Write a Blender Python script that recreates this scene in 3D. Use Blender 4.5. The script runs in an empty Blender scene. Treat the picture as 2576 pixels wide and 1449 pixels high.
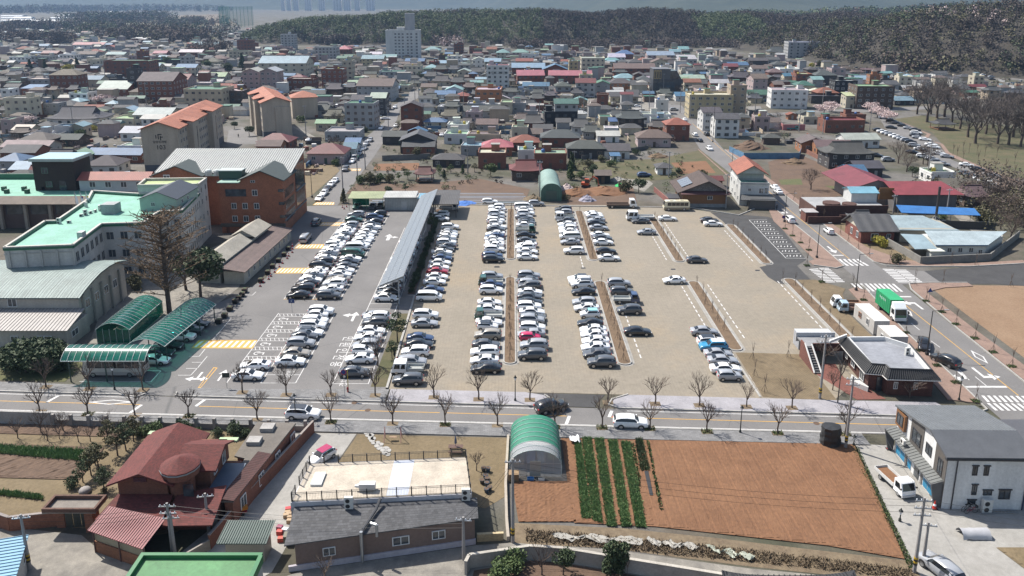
import bpy, math, random
import numpy as np
from mathutils import Vector, Matrix
random.seed(7); np.random.seed(7)
pi=math.pi; rad=math.radians
S=bpy.context.scene; COL=S.collection

# camera, sky, sun, exposure
PF=2000.; TH=math.asin(PF/8500.); FP=PF*math.cos(TH); YC=PF*math.sin(TH); XC=1288.; CH=57.2*math.cos(TH)
cam=bpy.data.cameras.new('camera'); co=bpy.data.objects.new('camera',cam); COL.objects.link(co)
co.location=(0,0,CH); co.rotation_euler=(pi/2-TH,0,0)
cam.sensor_fit='HORIZONTAL'; cam.sensor_width=36; cam.lens=36*FP/2576.; cam.shift_y=-(724.5-YC)/2576.
cam.clip_start=1; cam.clip_end=30000; S.camera=co
SUN_EL=rad(53); SUNV=Vector((-.80*math.cos(SUN_EL),.60*math.cos(SUN_EL),math.sin(SUN_EL)))
w=bpy.data.worlds.new('World'); S.world=w; w.use_nodes=True
nt=w.node_tree; bg=nt.nodes['Background']; sky=nt.nodes.new('ShaderNodeTexSky'); sky.sky_type='NISHITA'; sky.sun_disc=False
sky.sun_elevation=SUN_EL; sky.sun_rotation=math.atan2(SUNV.x,SUNV.y); sky.air_density=1.2; sky.dust_density=2.0
nt.links.new(sky.outputs[0],bg.inputs[0]); bg.inputs[1].default_value=0.1
sl=bpy.data.lights.new('sun','SUN'); sl.energy=5; sl.angle=rad(.53); sl.color=(1,.955,.88)
so=bpy.data.objects.new('sun',sl); COL.objects.link(so); so.rotation_euler=SUNV.to_track_quat('Z','Y').to_euler(); so.location=(-60,60,150)
S.view_settings.view_transform='Standard'; S.view_settings.look='None'; S.view_settings.gamma=1; S.view_settings.exposure=0.74
S.cycles.max_bounces=6; S.cycles.transparent_max_bounces=12; S.cycles.volume_bounces=0

# photo pixel -> ground
def G(x,y,z=0.):
    k=(CH-z)/CH
    return Vector(((x-XC)*(CH-z)/(y*math.cos(TH)),(CH*FP/(math.cos(TH)**2*y)-CH*math.tan(TH))*k,z))
def g(r,c,x,y,z=0.): return G(644*c+x/4,362.25*r+y/4,z)
def gp(r,c,pts,z=0.): return [g(r,c,x,y,z) for x,y in pts]
def Hz(D,y):
    t=(y-YC)/FP
    return CH-D*(math.sin(TH)+t*math.cos(TH))/(math.cos(TH)-t*math.sin(TH))
def hz(r,c,x,yb,yt): return Hz(g(r,c,x,yb).y,362.25*r+yt/4)

# materials (all procedural; most take the object's own paint colour)
MATS={}
class N:
    def __init__(s,name):
        s.m=bpy.data.materials.new(name); s.m.use_nodes=True; s.t=s.m.node_tree; s.b=s.t.nodes['Principled BSDF']
    def n(s,typ,**k):
        o=s.t.nodes.new('ShaderNode'+typ)
        for a,v in k.items(): setattr(o,a,v)
        return o
    def l(s,a,b): s.t.links.new(a,b)
    def coord(s):
        if not hasattr(s,'tc'): s.tc=s.n('TexCoord')
        return s.tc.outputs['Object']
    def noise(s,scale,detail=4,rough=.55,vec=None):
        o=s.n('TexNoise'); o.inputs['Scale'].default_value=scale; o.inputs['Detail'].default_value=detail; o.inputs['Roughness'].default_value=rough
        s.l(vec or s.coord(),o.inputs['Vector']); return o.outputs[0]
    def ramp(s,fac,a,b,c0,c1):
        o=s.n('ValToRGB'); e=o.color_ramp.elements; e[0].position=a; e[1].position=b; e[0].color=(*c0,1); e[1].color=(*c1,1)
        s.l(fac,o.inputs[0]); return o.outputs[0]
    def mix(s,a,b,fac,mode='MIX'):
        o=s.n('Mix',data_type='RGBA',blend_type=mode)
        for i,v in ((6,a),(7,b),(0,fac)):
            if hasattr(v,'is_output'): s.l(v,o.inputs[i])
            elif i==0: o.inputs[0].default_value=v
            else: o.inputs[i].default_value=(*v,1)
        return o.outputs[2]
    def math(s,op,a,b=0.):
        o=s.n('Math',operation=op)
        for i,v in enumerate((a,b)):
            if hasattr(v,'is_output'): s.l(v,o.inputs[i])
            else: o.inputs[i].default_value=v
        return o.outputs[0]
    def obcol(s):
        if not hasattr(s,'oi'): s.oi=s.n('ObjectInfo')
        return s.oi.outputs['Color']
    def grime(s,col,amt=.35,scale=.6,streak=False):
        v=s.coord()
        if streak:
            mp=s.n('Mapping'); mp.inputs['Scale'].default_value=(1,1,.15); s.l(v,mp.inputs[0]); v=mp.outputs[0]
        nz=s.noise(scale,6,.65,v); d=s.ramp(nz,.3,.75,(.85-amt*.8,)*3,(.85+amt*.25,)*3)
        nz2=s.noise(scale*9,3,.6); d2=s.ramp(nz2,.3,.7,(1-amt*.5,)*3,(1+amt*.2,)*3)
        return s.mix(s.mix(col,d,1.,'MULTIPLY'),d2,1.,'MULTIPLY')
    def done(s,col=None,rough=.8,bump=None,bs=.3,bd=.05,**k):
        if col is not None:
            if hasattr(col,'is_output'): s.l(col,s.b.inputs['Base Color'])
            else: s.b.inputs['Base Color'].default_value=(*col,1)
        s.b.inputs['Roughness'].default_value=rough
        for a,v in k.items(): s.b.inputs[a.replace('_',' ')].default_value=v
        if bump is not None:
            o=s.n('Bump'); o.inputs['Strength'].default_value=bs; o.inputs['Distance'].default_value=bd; s.l(bump,o.inputs['Height']); s.l(o.outputs[0],s.b.inputs['Normal'])
        MATS[s.m.name]=s.m; return s.m
def uv_wall(q):   # u runs along the wall, v up
    sp=q.n('SeparateXYZ'); q.l(q.coord(),sp.inputs[0]); cb=q.n('CombineXYZ'); q.l(q.math('ADD',sp.outputs[0],sp.outputs[1]),cb.inputs[0]); q.l(sp.outputs[2],cb.inputs[1]); return cb.outputs[0]
def uv_slope(q):  # u runs along the eave whichever way the slope faces
    q.coord(); nn=q.n('SeparateXYZ'); q.l(q.tc.outputs['Normal'],nn.inputs[0]); sp=q.n('SeparateXYZ'); q.l(q.coord(),sp.inputs[0])
    k=q.math('GREATER_THAN',q.math('ABSOLUTE',nn.outputs[0]),q.math('ABSOLUTE',nn.outputs[1]))
    u=q.math('ADD',q.math('MULTIPLY',k,sp.outputs[1]),q.math('MULTIPLY',q.math('SUBTRACT',1.,k),sp.outputs[0])); return u,sp.outputs[2]
def mk():
    q=N('plaster'); c=q.grime(q.obcol(),.28,.35,True); q.done(c,.85)
    q=N('concrete'); c=q.grime(q.obcol(),.32,.5); q.done(c,.9,q.noise(14,4),.25,.01)
    q=N('brick'); br=q.n('TexBrick'); br.inputs['Scale'].default_value=1; br.inputs['Brick Width'].default_value=.24; br.inputs['Row Height'].default_value=.075; br.inputs['Mortar Size'].default_value=.008
    br.inputs['Color1'].default_value=(1,1,1,1); br.inputs['Color2'].default_value=(.62,.62,.62,1); br.inputs['Mortar'].default_value=(1.15,1.2,1.25,1); q.l(uv_wall(q),br.inputs[0])
    c=q.grime(q.mix(q.obcol(),br.outputs[0],1.,'MULTIPLY'),.3,.4); q.done(c,.9)
    q=N('stone'); vo=q.n('TexVoronoi'); vo.inputs['Scale'].default_value=2.6; q.l(uv_wall(q),vo.inputs[0]); d=q.ramp(q.math('MULTIPLY',vo.outputs['Distance'],1.6),.1,.8,(1.1,)*3,(.55,)*3)
    q.done(q.grime(q.mix(q.obcol(),d,1.,'MULTIPLY'),.3,.5),.9)
    q=N('roof_tile'); u,z=uv_slope(q); w1=q.math('SINE',q.math('MULTIPLY',u,2*pi/.3)); w2=q.math('FRACT',q.math('MULTIPLY',z,5.)); hgt=q.math('ADD',q.math('MULTIPLY',w1,.5),q.math('MULTIPLY',w2,.4))
    d=q.ramp(q.math('ADD',q.math('MULTIPLY',hgt,.5),.4),.1,.9,(.6,)*3,(1.25,)*3); q.done(q.grime(q.mix(q.obcol(),d,1.,'MULTIPLY'),.35,.35),.75,hgt,.8,.06)
    q=N('shingle'); br=q.n('TexBrick'); br.inputs['Scale'].default_value=1; br.inputs['Brick Width'].default_value=.33; br.inputs['Row Height'].default_value=.11; br.inputs['Mortar Size'].default_value=.006; br.inputs['Bias'].default_value=-.2
    u,z=uv_slope(q); cb=q.n('CombineXYZ'); q.l(u,cb.inputs[0]); q.l(q.math('MULTIPLY',z,2.2),cb.inputs[1]); q.l(cb.outputs[0],br.inputs[0])
    br.inputs['Color1'].default_value=(1.25,)*3+(1,); br.inputs['Color2'].default_value=(.7,)*3+(1,); br.inputs['Mortar'].default_value=(.45,)*3+(1,)
    q.done(q.grime(q.mix(q.obcol(),br.outputs[0],1.,'MULTIPLY'),.25,.5),.85)
    q=N('roof_metal'); u,z=uv_slope(q); w1=q.math('POWER',q.math('ABSOLUTE',q.math('SINE',q.math('MULTIPLY',u,pi/.45))),9.); d=q.ramp(w1,.0,1.,(1,)*3,(.72,)*3)
    q.done(q.grime(q.mix(q.obcol(),d,1.,'MULTIPLY'),.35,.3),.65,w1,.6,.04)
    q=N('roof_flat'); c=q.grime(q.obcol(),.35,.25); q.done(c,.7)
    q=N('paint'); q.done(q.grime(q.obcol(),.15,1.),.5)
    q=N('metal_paint'); q.done(q.grime(q.obcol(),.2,.7),.6)
    q=N('plain_cloth'); q.done(q.obcol(),.9)
    q=N('car_paint'); q.done(q.obcol(),.28,Coat_Weight=.8,Coat_Roughness=.06)
    q=N('car_glass'); q.done((.012,.014,.017),.06,Specular_IOR_Level=.8)
    q=N('window_glass'); q.done(q.ramp(q.noise(.8,2),.35,.7,(.02,.026,.032),(.07,.08,.09)),.09,Specular_IOR_Level=.8)
    q=N('green_sheet'); q.done((.01,.13,.1),.16,Coat_Weight=.6); tr=q.n('BsdfTransparent'); tr.inputs[0].default_value=(.12,.5,.4,1); mx=q.n('MixShader'); mx.inputs[0].default_value=.55; q.l(tr.outputs[0],mx.inputs[1]); q.l(q.b.outputs[0],mx.inputs[2]); q.l(mx.outputs[0],[n for n in q.t.nodes if n.type=='OUTPUT_MATERIAL'][0].inputs[0])
    q=N('clear_film'); q.done((.75,.78,.8),.22,Alpha=.32)
    q=N('solar_cell'); u=q.coord(); br=q.n('TexBrick'); br.offset=0; br.inputs['Scale'].default_value=1; br.inputs['Brick Width'].default_value=.16; br.inputs['Row Height'].default_value=.16; br.inputs['Mortar Size'].default_value=.006
    br.inputs['Color1'].default_value=(.1,.11,.125,1); br.inputs['Color2'].default_value=(.13,.14,.155,1); br.inputs['Mortar'].default_value=(.2,.21,.23,1); q.l(u,br.inputs[0]); q.done(br.outputs[0],.3,Coat_Weight=1.,Coat_Roughness=.35)  # cell greys lightened to paint in the sky reflected by the panels
    q=N('tyre'); q.done((.018,.018,.019),.8)
    q=N('rim'); q.done((.42,.43,.45),.3,Metallic=.9)
    q=N('lamp_clear'); q.done((.75,.77,.8),.12)
    q=N('lamp_red'); q.done((.45,.012,.015),.2)
    q=N('black_plastic'); q.done((.02,.02,.021),.55)
    q=N('galvanised'); q.done(q.grime((.42,.44,.46),.2,2.),.38,Metallic=.7)
    q=N('bark'); q.done(q.grime((.13,.095,.075),.4,3.),.9)
    q=N('pole_concrete'); q.done(q.grime((.33,.31,.3),.25,1.),.85)
    q=N('white_line'); q.done(q.mix((.5,.49,.48),(.27,.265,.26),q.ramp(q.noise(2.2,6,.7),.52,.72,(0,0,0),(1,1,1))),.75)
    q=N('yellow_line'); q.done(q.mix((.5,.27,.04),(.32,.23,.11),q.ramp(q.noise(2.2,6,.7),.5,.72,(0,0,0),(1,1,1))),.75)
    # ground covers
    q=N('ground_town'); c=q.mix((.125,.105,.08),(.075,.075,.045),q.ramp(q.noise(.05,5),.42,.6,(0,)*3,(1,)*3)); c=q.mix(c,(.16,.148,.135),q.ramp(q.noise(.02,4),.5,.6,(0,)*3,(1,)*3)); q.done(q.grime(c,.4,.3),.95)
    q=N('asphalt'); c=q.mix((.122,.116,.113),(.158,.15,.145),q.ramp(q.noise(.11,6,.6),.35,.7,(0,)*3,(1,)*3)); c=q.mix(c,(.09,.09,.09),q.ramp(q.noise(.35,5,.7),.64,.76,(0,)*3,(.6,)*3))
    vo=q.n('TexVoronoi',feature='DISTANCE_TO_EDGE'); vo.inputs['Scale'].default_value=.07; wv=q.n('Mapping'); nz=q.n('TexNoise'); nz.inputs['Scale'].default_value=.5; q.l(q.coord(),nz.inputs[0])
    q.l(q.mix(q.coord(),nz.outputs[1],.06),vo.inputs[0]); c=q.mix(c,(.07,.07,.07),q.ramp(vo.outputs[0],.0,.004,(.7,)*3,(0,)*3)); q.done(q.mix(c,q.ramp(q.noise(9,3),.3,.7,(.85,)*3,(1.12,)*3),1.,'MULTIPLY'),.9)
    q=N('new_asphalt'); q.done(q.grime((.06,.058,.058),.35,.4),.85)
    q=N('pavers'); sp=q.n('SeparateXYZ'); q.l(q.coord(),sp.inputs[0])
    fx=q.math('ABSOLUTE',q.math('SINE',q.math('MULTIPLY',sp.outputs[0],pi/.5))); fy=q.math('ADD',.9,q.math('MULTIPLY',.1,q.math('ABSOLUTE',q.math('SINE',q.math('MULTIPLY',sp.outputs[1],pi/.5))))); gr=q.ramp(q.math('MULTIPLY',fx,fy),.12,.42,(1,)*3,(0,)*3)
    b0=q.mix((.25,.217,.17),(.285,.247,.196),q.ramp(q.noise(.09,6,.6),.35,.65,(0,)*3,(1,)*3)); b0=q.mix(b0,(.31,.235,.145),q.ramp(q.noise(.045,6,.7),.5,.7,(0,)*3,(.55,)*3)); b0=q.mix(b0,(.13,.118,.1),q.ramp(q.noise(.5,5,.7),.62,.78,(0,)*3,(.6,)*3))
    c=q.mix(b0,(.15,.128,.085),q.math('MULTIPLY',gr,q.ramp(q.noise(.12,4),.3,.7,(.04,)*3,(.26,)*3))); q.done(q.grime(c,.2,1.2),.92)
    q=N('dry_pavers'); sp=q.n('SeparateXYZ'); q.l(q.coord(),sp.inputs[0]); a=q.math('SINE',q.math('MULTIPLY',q.math('ADD',sp.outputs[0],sp.outputs[1]),pi/.42)); b2=q.math('SINE',q.math('MULTIPLY',q.math('SUBTRACT',sp.outputs[0],sp.outputs[1]),pi/.42))
    gr=q.ramp(q.math('ABSOLUTE',q.math('MULTIPLY',a,b2)),.1,.5,(1,)*3,(0,)*3); b0=q.mix((.22,.165,.1),(.165,.12,.068),q.ramp(q.noise(.15,6,.65),.38,.62,(0,)*3,(1,)*3)); c=q.mix(b0,(.12,.09,.05),q.math('MULTIPLY',gr,.5)); q.done(q.grime(c,.3,1.),.95)
    def blocks(nm,c1,c2,mo,bw,rh,ms=.012,off=.5):
        q=N(nm); br=q.n('TexBrick'); br.offset=off; br.inputs['Scale'].default_value=1; br.inputs['Brick Width'].default_value=bw; br.inputs['Row Height'].default_value=rh; br.inputs['Mortar Size'].default_value=ms
        br.inputs['Color1'].default_value=(*c1,1); br.inputs['Color2'].default_value=(*c2,1); br.inputs['Mortar'].default_value=(*mo,1); q.l(q.coord(),br.inputs[0]); q.done(q.grime(br.outputs[0],.25,.5),.88)
    blocks('pavement_grey',(.24,.235,.235),(.18,.177,.177),(.12,.12,.12),.6,.3)
    blocks('pavement_lilac',(.36,.345,.365),(.335,.32,.34),(.29,.28,.29),.4,.2,.006)
    blocks('pavement_pink',(.3,.2,.155),(.25,.165,.13),(.19,.135,.11),.22,.11,.006)
    blocks('pavement_red',(.21,.075,.055),(.17,.06,.045),(.2,.09,.07),.22,.11,.006)
    q=N('kerb'); q.done(q.grime((.4,.385,.36),.25,1.5),.85)
    q=N('concrete_yard'); c=q.mix((.36,.345,.32),(.3,.285,.26),q.ramp(q.noise(.25,6,.65),.35,.65,(0,)*3,(1,)*3)); q.done(q.grime(c,.2,1.5),.85)
    q=N('old_concrete'); c=q.mix((.3,.275,.235),(.19,.175,.155),q.ramp(q.noise(.3,7,.7),.4,.66,(0,)*3,(1,)*3)); q.done(q.grime(c,.3,1.),.9)
    def soil(nm,a,b,s1=.25):
        q=N(nm); c=q.mix(a,b,q.ramp(q.noise(s1,7,.7),.36,.64,(0,)*3,(1,)*3)); q.done(q.grime(c,.3,2.5),.95,q.noise(5,6,.7),.5,.06)
    soil('red_soil',(.235,.116,.057),(.185,.088,.042)); soil('orange_dirt',(.3,.2,.125),(.235,.145,.085),.06); soil('brown_soil',(.16,.1,.065),(.115,.072,.048)); soil('dry_lawn',(.22,.165,.095),(.175,.13,.07)); soil('bark_mulch',(.2,.133,.08),(.145,.095,.056),.6)
    soil('rough_grass',(.13,.105,.055),(.075,.08,.03),.15); soil('green_grass',(.08,.1,.03),(.13,.12,.05),.3); soil('straw',(.23,.175,.11),(.15,.108,.068),.7)
    def leaf(nm,a,b,rough=.75,ns=.35):
        q=N(nm); q.oi=q.n('ObjectInfo'); pr=q.noise(ns,6,.7); c=q.mix(a,b,q.ramp(pr,.35,.65,(0,)*3,(1,)*3)); q.done(c,rough)
    leaf('leaf_dark',(.032,.05,.02),(.06,.085,.03)); leaf('leaf_mid',(.05,.085,.025),(.1,.13,.04)); leaf('leaf_crop',(.085,.155,.05),(.135,.215,.075)); leaf('leaf_olive',(.07,.07,.03),(.115,.1,.045)); leaf('leaf_yellow',(.33,.27,.03),(.22,.22,.03))
    soil('litter',(.062,.05,.037),(.042,.037,.026),.1)
    leaf('twig',(.13,.095,.075),(.085,.064,.052),.95); leaf('twig_grey',(.105,.085,.075),(.072,.06,.055),.95); leaf('hill_twig',(.085,.064,.052),(.055,.045,.038),.95); leaf('hill_grey',(.075,.06,.053),(.05,.043,.04),.95); leaf('blossom',(.62,.5,.48),(.45,.34,.33)); leaf('bamboo',(.075,.1,.04),(.12,.145,.055)); leaf('far_wood',(.016,.028,.018),(.04,.05,.032),.95,.008); leaf('field_far',(.12,.13,.07),(.2,.17,.11))
mk()

# mesh builder
class MB:
    def __init__(s): s.v=[]; s.f=[]; s.m=[]; s.cur=0
    def poly(s,pts):
        n=len(s.v); s.v+=[tuple(p) for p in pts]; s.f.append(tuple(range(n,n+len(pts)))); s.m.append(s.cur); return s
    def hull8(s,b,t):   # two rings of equal length, bottom and top
        n=len(s.v); k=len(b); s.v+=[tuple(p) for p in b]+[tuple(p) for p in t]
        fs=[tuple(range(n+k-1,n-1,-1)),tuple(range(n+k,n+2*k))]+[(n+i,n+(i+1)%k,n+k+(i+1)%k,n+k+i) for i in range(k)]
        s.f+=fs; s.m+=[s.cur]*len(fs); return s
    def box(s,x0,x1,y0,y1,z0,z1): return s.hull8([(x0,y0,z0),(x1,y0,z0),(x1,y1,z0),(x0,y1,z0)],[(x0,y0,z1),(x1,y0,z1),(x1,y1,z1),(x0,y1,z1)])
    def cbox(s,c,sz,rz=0):
        a,b=math.cos(rz),math.sin(rz); q=[(c[0]+i*sz[0]/2*a-j*sz[1]/2*b,c[1]+i*sz[0]/2*b+j*sz[1]/2*a) for i,j in ((-1,-1),(1,-1),(1,1),(-1,1))]
        return s.hull8([(x,y,c[2]-sz[2]/2) for x,y in q],[(x,y,c[2]+sz[2]/2) for x,y in q])
    def prism(s,pts,z0,z1): return s.hull8([(p[0],p[1],z0) for p in pts],[(p[0],p[1],z1) for p in pts])
    def slab(s,a,b,c,d,t):  # a thick quad: four top corners, thickness downward
        return s.hull8([Vector(p)-Vector((0,0,t)) for p in (a,b,c,d)],[a,b,c,d])
    def tube(s,a,b,r0,r1=None,n=6,caps=True):
        r1=r0 if r1 is None else r1; a=Vector(a); b=Vector(b); d=b-a
        if d.length<1e-6: return s
        d.normalize(); u=d.orthogonal().normalized(); v=d.cross(u); k=len(s.v)
        for p,r in ((a,r0),(b,r1)):
            for i in range(n):
                t=2*pi*i/n; s.v.append(tuple(p+u*(r*math.cos(t))+v*(r*math.sin(t))))
        for i in range(n): s.f.append((k+i,k+(i+1)%n,k+n+(i+1)%n,k+n+i)); s.m.append(s.cur)
        if caps: s.f+= [tuple(range(k+n-1,k-1,-1)),tuple(range(k+n,k+2*n))]; s.m+=[s.cur]*2
        return s
    def lathe(s,c,prof,n=12):  # prof: (r,z) from the bottom up
        k=len(s.v)
        for r,z in prof:
            for i in range(n): t=2*pi*i/n; s.v.append((c[0]+r*math.cos(t),c[1]+r*math.sin(t),c[2]+z))
        for j in range(len(prof)-1):
            for i in range(n): s.f.append((k+j*n+i,k+j*n+(i+1)%n,k+(j+1)*n+(i+1)%n,k+(j+1)*n+i)); s.m.append(s.cur)
        s.f.append(tuple(range(k+n-1,k-1,-1))); s.f.append(tuple(range(k+(len(prof)-1)*n,k+len(prof)*n))); s.m+=[s.cur]*2; return s
    def grid(s,rows):
        k=len(s.v); m=len(rows[0])
        for r in rows: s.v+=[tuple(p) for p in r]
        for j in range(len(rows)-1):
            for i in range(m-1): s.f.append((k+j*m+i,k+j*m+i+1,k+(j+1)*m+i+1,k+(j+1)*m+i)); s.m.append(s.cur)
        return s
    def mesh(s,name,mats,smooth=False):
        me=bpy.data.meshes.new(name); me.from_pydata(s.v,[],s.f)
        for m in (mats if isinstance(mats,(list,tuple)) else [mats]): me.materials.append(MATS[m])
        if len(me.materials)>1: me.polygons.foreach_set('material_index',s.m)
        if smooth: me.polygons.foreach_set('use_smooth',[True]*len(me.polygons))
        me.update(); return me
def ob(name,me,parent=None,loc=None,rz=0,col=None,scale=None):
    o=bpy.data.objects.new(name,me); COL.objects.link(o)
    if parent is not None: o.parent=parent
    if loc is not None: o.location=loc
    if rz: o.rotation_euler=(0,0,rz)
    if col is not None: o.color=(*col,1)
    if scale is not None: o.scale=scale
    return o
def part(name,mb,mat,parent=None,col=None,smooth=False): return ob(name,mb.mesh(name,mat,smooth),parent,col=col)
def tag(o,label,cat,group=None):
    o['label']=label; o['category']=cat
    if group: o['group']=group
    return o
def struct(o,label=None):
    o['kind']='structure'
    if label: o['label']=label
    return o
def stuff(o,label,cat=None):
    o['kind']='stuff'
    if label: o['label']=label
    if cat: o['category']=cat
    return o
def thing(name,label,cat,loc=(0,0,0),rz=0,group=None):
    o=bpy.data.objects.new(name,None); COL.objects.link(o); o.location=loc; o.empty_display_size=.5
    if rz: o.rotation_euler=(0,0,rz)
    return tag(o,label,cat,group)
def copy_tree(o,parent=None,loc=None,rz=None,label=None,col=None):
    def rec(a,p):
        c=a.copy(); COL.objects.link(c); c.parent=p
        for ch in KIDS.get(a.name,[]): rec(ch,c)
        return c
    KIDS={}
    for q in o.children_recursive: KIDS.setdefault(q.parent.name,[]).append(q)
    c=rec(o,parent)
    if loc is not None: c.location=loc
    if rz is not None: c.rotation_euler=(0,0,rz)
    if label: c['label']=label
    return c
ORD=['','first','second','third','fourth','fifth','sixth','seventh','eighth','ninth','tenth','eleventh','twelfth','thirteenth','fourteenth','fifteenth','sixteenth','seventeenth','eighteenth','nineteenth','twentieth','twenty-first','twenty-second','twenty-third','twenty-fourth','twenty-fifth','twenty-sixth','twenty-seventh','twenty-eighth','twenty-ninth','thirtieth']
def sheet(name,pts,z,mat,parent=None,col=None,th=0.):
    mb=MB()
    if th: mb.prism([(p[0],p[1]) for p in pts],z-th,z)
    else: mb.poly([(p[0],p[1],z) for p in pts])
    me=mb.mesh(name,mat)
    if not th and me.polygons[0].normal.z<0: me.flip_normals()
    o=ob(name,me,parent,col=col); return o
def strip(name,a,b,wd,z,mat,parent=None):
    a=Vector((a[0],a[1],0)); b=Vector((b[0],b[1],0)); d=(b-a).normalized(); n=Vector((-d.y,d.x,0))*wd/2
    return sheet(name,[a-n,b-n,b+n,a+n],z,mat,parent)
UNIT={}
def unit(kind):
    if kind not in UNIT:
        mb=MB()
        if kind=='pane': mb.box(-.5,.5,-.5,.5,-.5,.5); UNIT[kind]=mb.mesh('pane','window_glass')
        elif kind=='box': mb.box(-.5,.5,-.5,.5,-.5,.5); UNIT[kind]=mb.mesh('box','paint')
        elif kind=='frame':   # surround plus a centre mullion, 1 x 1 in x and z, facing -y
            for x0,x1,z0,z1 in ((-.5,-.44,-.5,.5),(.44,.5,-.5,.5),(-.44,.44,.43,.5),(-.44,.44,-.5,-.43),(-.025,.025,-.43,.43)): mb.box(x0,x1,-.5,.5,z0,z1)
            UNIT[kind]=mb.mesh('frame','paint')
    return UNIT[kind]
def window(parent,x,y,z,wd,ht,face,far=False,fcol=(.75,.75,.74),depth=.1,name='window'):
    """face: 'f' -y, 'b' +y, 'l' -x, 'r' +x ; (x,y,z) centre on the wall surface"""
    rz={'f':0,'b':pi,'l':-pi/2,'r':pi/2}[face]
    if far: return ob(name,unit('pane'),parent,(x,y,z),rz,scale=(wd,.08,ht))
    fr=ob(name,unit('frame'),parent,(x,y,z),rz,fcol,(wd,depth,ht))
    ob('pane',unit('pane'),fr,(0,.15,0),0,scale=(.9,.5,.88)); return fr
# ground, hills, mountains, haze
struct(sheet('ground',[(-9000,-300),(9000,-300),(9000,11000),(-9000,11000)],0,'ground_town'))
def leafmass(name,cen,rad_,nl,size,mat,flat=.75,parent=None,up=0.):
    """many leaf-sized faces spread through ellipsoid crowns; cen (n,3), rad_ (n,3)"""
    cen=np.asarray(cen,float); rad_=np.asarray(rad_,float); n=len(cen)
    d=np.random.normal(size=(n,nl,3)); d/=np.linalg.norm(d,axis=2,keepdims=True); r=np.random.uniform(.45,1.05,(n,nl,1))**.6
    p=(cen[:,None,:]+d*r*rad_[:,None,:]).reshape(-1,3); m=len(p)
    a=np.random.normal(size=(m,3)); a[:,2]*=flat; a/=np.linalg.norm(a,axis=1,keepdims=True); b=np.random.normal(size=(m,3)); b-=a*(a*b).sum(1,keepdims=True); b/=np.linalg.norm(b,axis=1,keepdims=True)
    sz=np.random.uniform(.6,1.3,(m,1))*size; a=a*sz; b=b*sz*.62
    v=np.stack([p-a-b,p+a-b*.6,p+a*.8+b,p-a*.7+b],1).reshape(-1,3)
    me=bpy.data.meshes.new(name); me.vertices.add(4*m); me.vertices.foreach_set('co',v.ravel()); me.loops.add(4*m); me.loops.foreach_set('vertex_index',np.arange(4*m)); me.polygons.add(m)
    me.polygons.foreach_set('loop_start',np.arange(0,4*m,4)); me.polygons.foreach_set('loop_total',np.full(m,4)); me.materials.append(MATS[mat]); me.update(calc_edges=True)
    return ob(name,me,parent)
_rs=np.random.RandomState(3); _ph=_rs.uniform(0,6.28,(12,)); _fr=_rs.uniform(.6,1.6,(12,2))
def wob(x,y,s):
    z=0
    for i in range(6): z=z+math.sin(x/s*_fr[i,0]*(1+i*.6)+_ph[i])*math.cos(y/s*_fr[i,1]*(1+i*.6)+_ph[i+6])/(1+i*.8)
    return z*.3
def hillz(bumps,x,y,wob_s=45,wa=3.):
    z=0
    for cx,cy,rx,ry,hh in bumps:
        q=1-((x-cx)/rx)**2-((y-cy)/ry)**2
        if q>0: z=max(z,hh*(q**.8))
    return z+ (wob(x,y,wob_s)*wa*min(1,z/10) if z>0 else 0)
def hill(name,bumps,box,step,label,mat):
    x0,x1,y0,y1=box; mb=MB(); rows=[]
    nx=int((x1-x0)/step)+1; ny=int((y1-y0)/step)+1
    for j in range(ny): rows.append([(x0+i*step,y0+j*step,hillz(bumps,x0+i*step,y0+j*step)-.6) for i in range(nx)])
    o=part(name,mb.grid(rows),mat,smooth=True); struct(o,label); return o
HB=[(-250,1120,130,120,26),(-120,1110,170,130,32),(30,1110,200,140,34),(190,1120,170,140,36),(60,1085,130,110,33),(330,1130,150,130,31),(430,1090,110,130,26),(480,1150,120,150,30),(-50,1180,300,120,34)]
hill('hill',HB,(-400,640,940,1330),13,'low wooded hill behind the town centre','litter')
RB=[(470,730,190,185,46),(600,665,200,165,45),(380,900,120,120,26),(700,850,220,200,46),(330,960,70,80,12)]
hill('hill',RB,(250,900,480,1080),13,'steep wooded hill on the right edge','litter')
FB=[(740,1650,230,150,27),(560,1800,200,150,20),(950,1700,220,200,34)]
hill('hill',FB,(340,1200,1450,2000),25,'bamboo covered hill beyond the right valley','litter')
def wood(name,bumps,box,n,kinds,label,rmin=2.6,rmax=4.6,nl=42,size=1.0,cond=None):
    pts={k:[] for k in kinds}; x0,x1,y0,y1=box; c=0; tr=0
    while c<n and tr<n*12:
        tr+=1; x=random.uniform(x0,x1); y=random.uniform(y0,y1); z=hillz(bumps,x,y)
        if z<1.2: continue
        k=cond(x,y,z) if cond else random.choice(kinds)
        if k is None: continue
        r=random.uniform(rmin,rmax); pts[k].append((x,y,z+r*1.3,r)); c+=1
    for k in kinds:
        if pts[k]:
            a=np.array(pts[k]); R=np.stack([a[:,3],a[:,3],a[:,3]*1.35],1)
            stuff(leafmass(name,a[:,:3],R,nl,size,k),label+{'twig':', bare brown trees','hill_twig':', bare brown trees','hill_grey':', bare grey trees','bamboo':', bamboo groves','leaf_dark':', dark evergreens','leaf_olive':', olive scrub','blossom':', cherry blossom','leaf_mid':', fresh green trees'}.get(k,''),'woodland')
def c1(x,y,z):
    t=wob(x,y,70)+random.gauss(0,.22)
    if x<40: return 'bamboo' if t>-.12 else random.choice(['hill_twig','leaf_dark','hill_grey'])
    if 240<x<335 and z<30: return 'bamboo' if t>-.35 else 'leaf_dark'
    return random.choice(['hill_twig','hill_twig','hill_grey']) if t>-.3 else random.choice(['leaf_dark','leaf_olive','hill_twig'])
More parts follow.
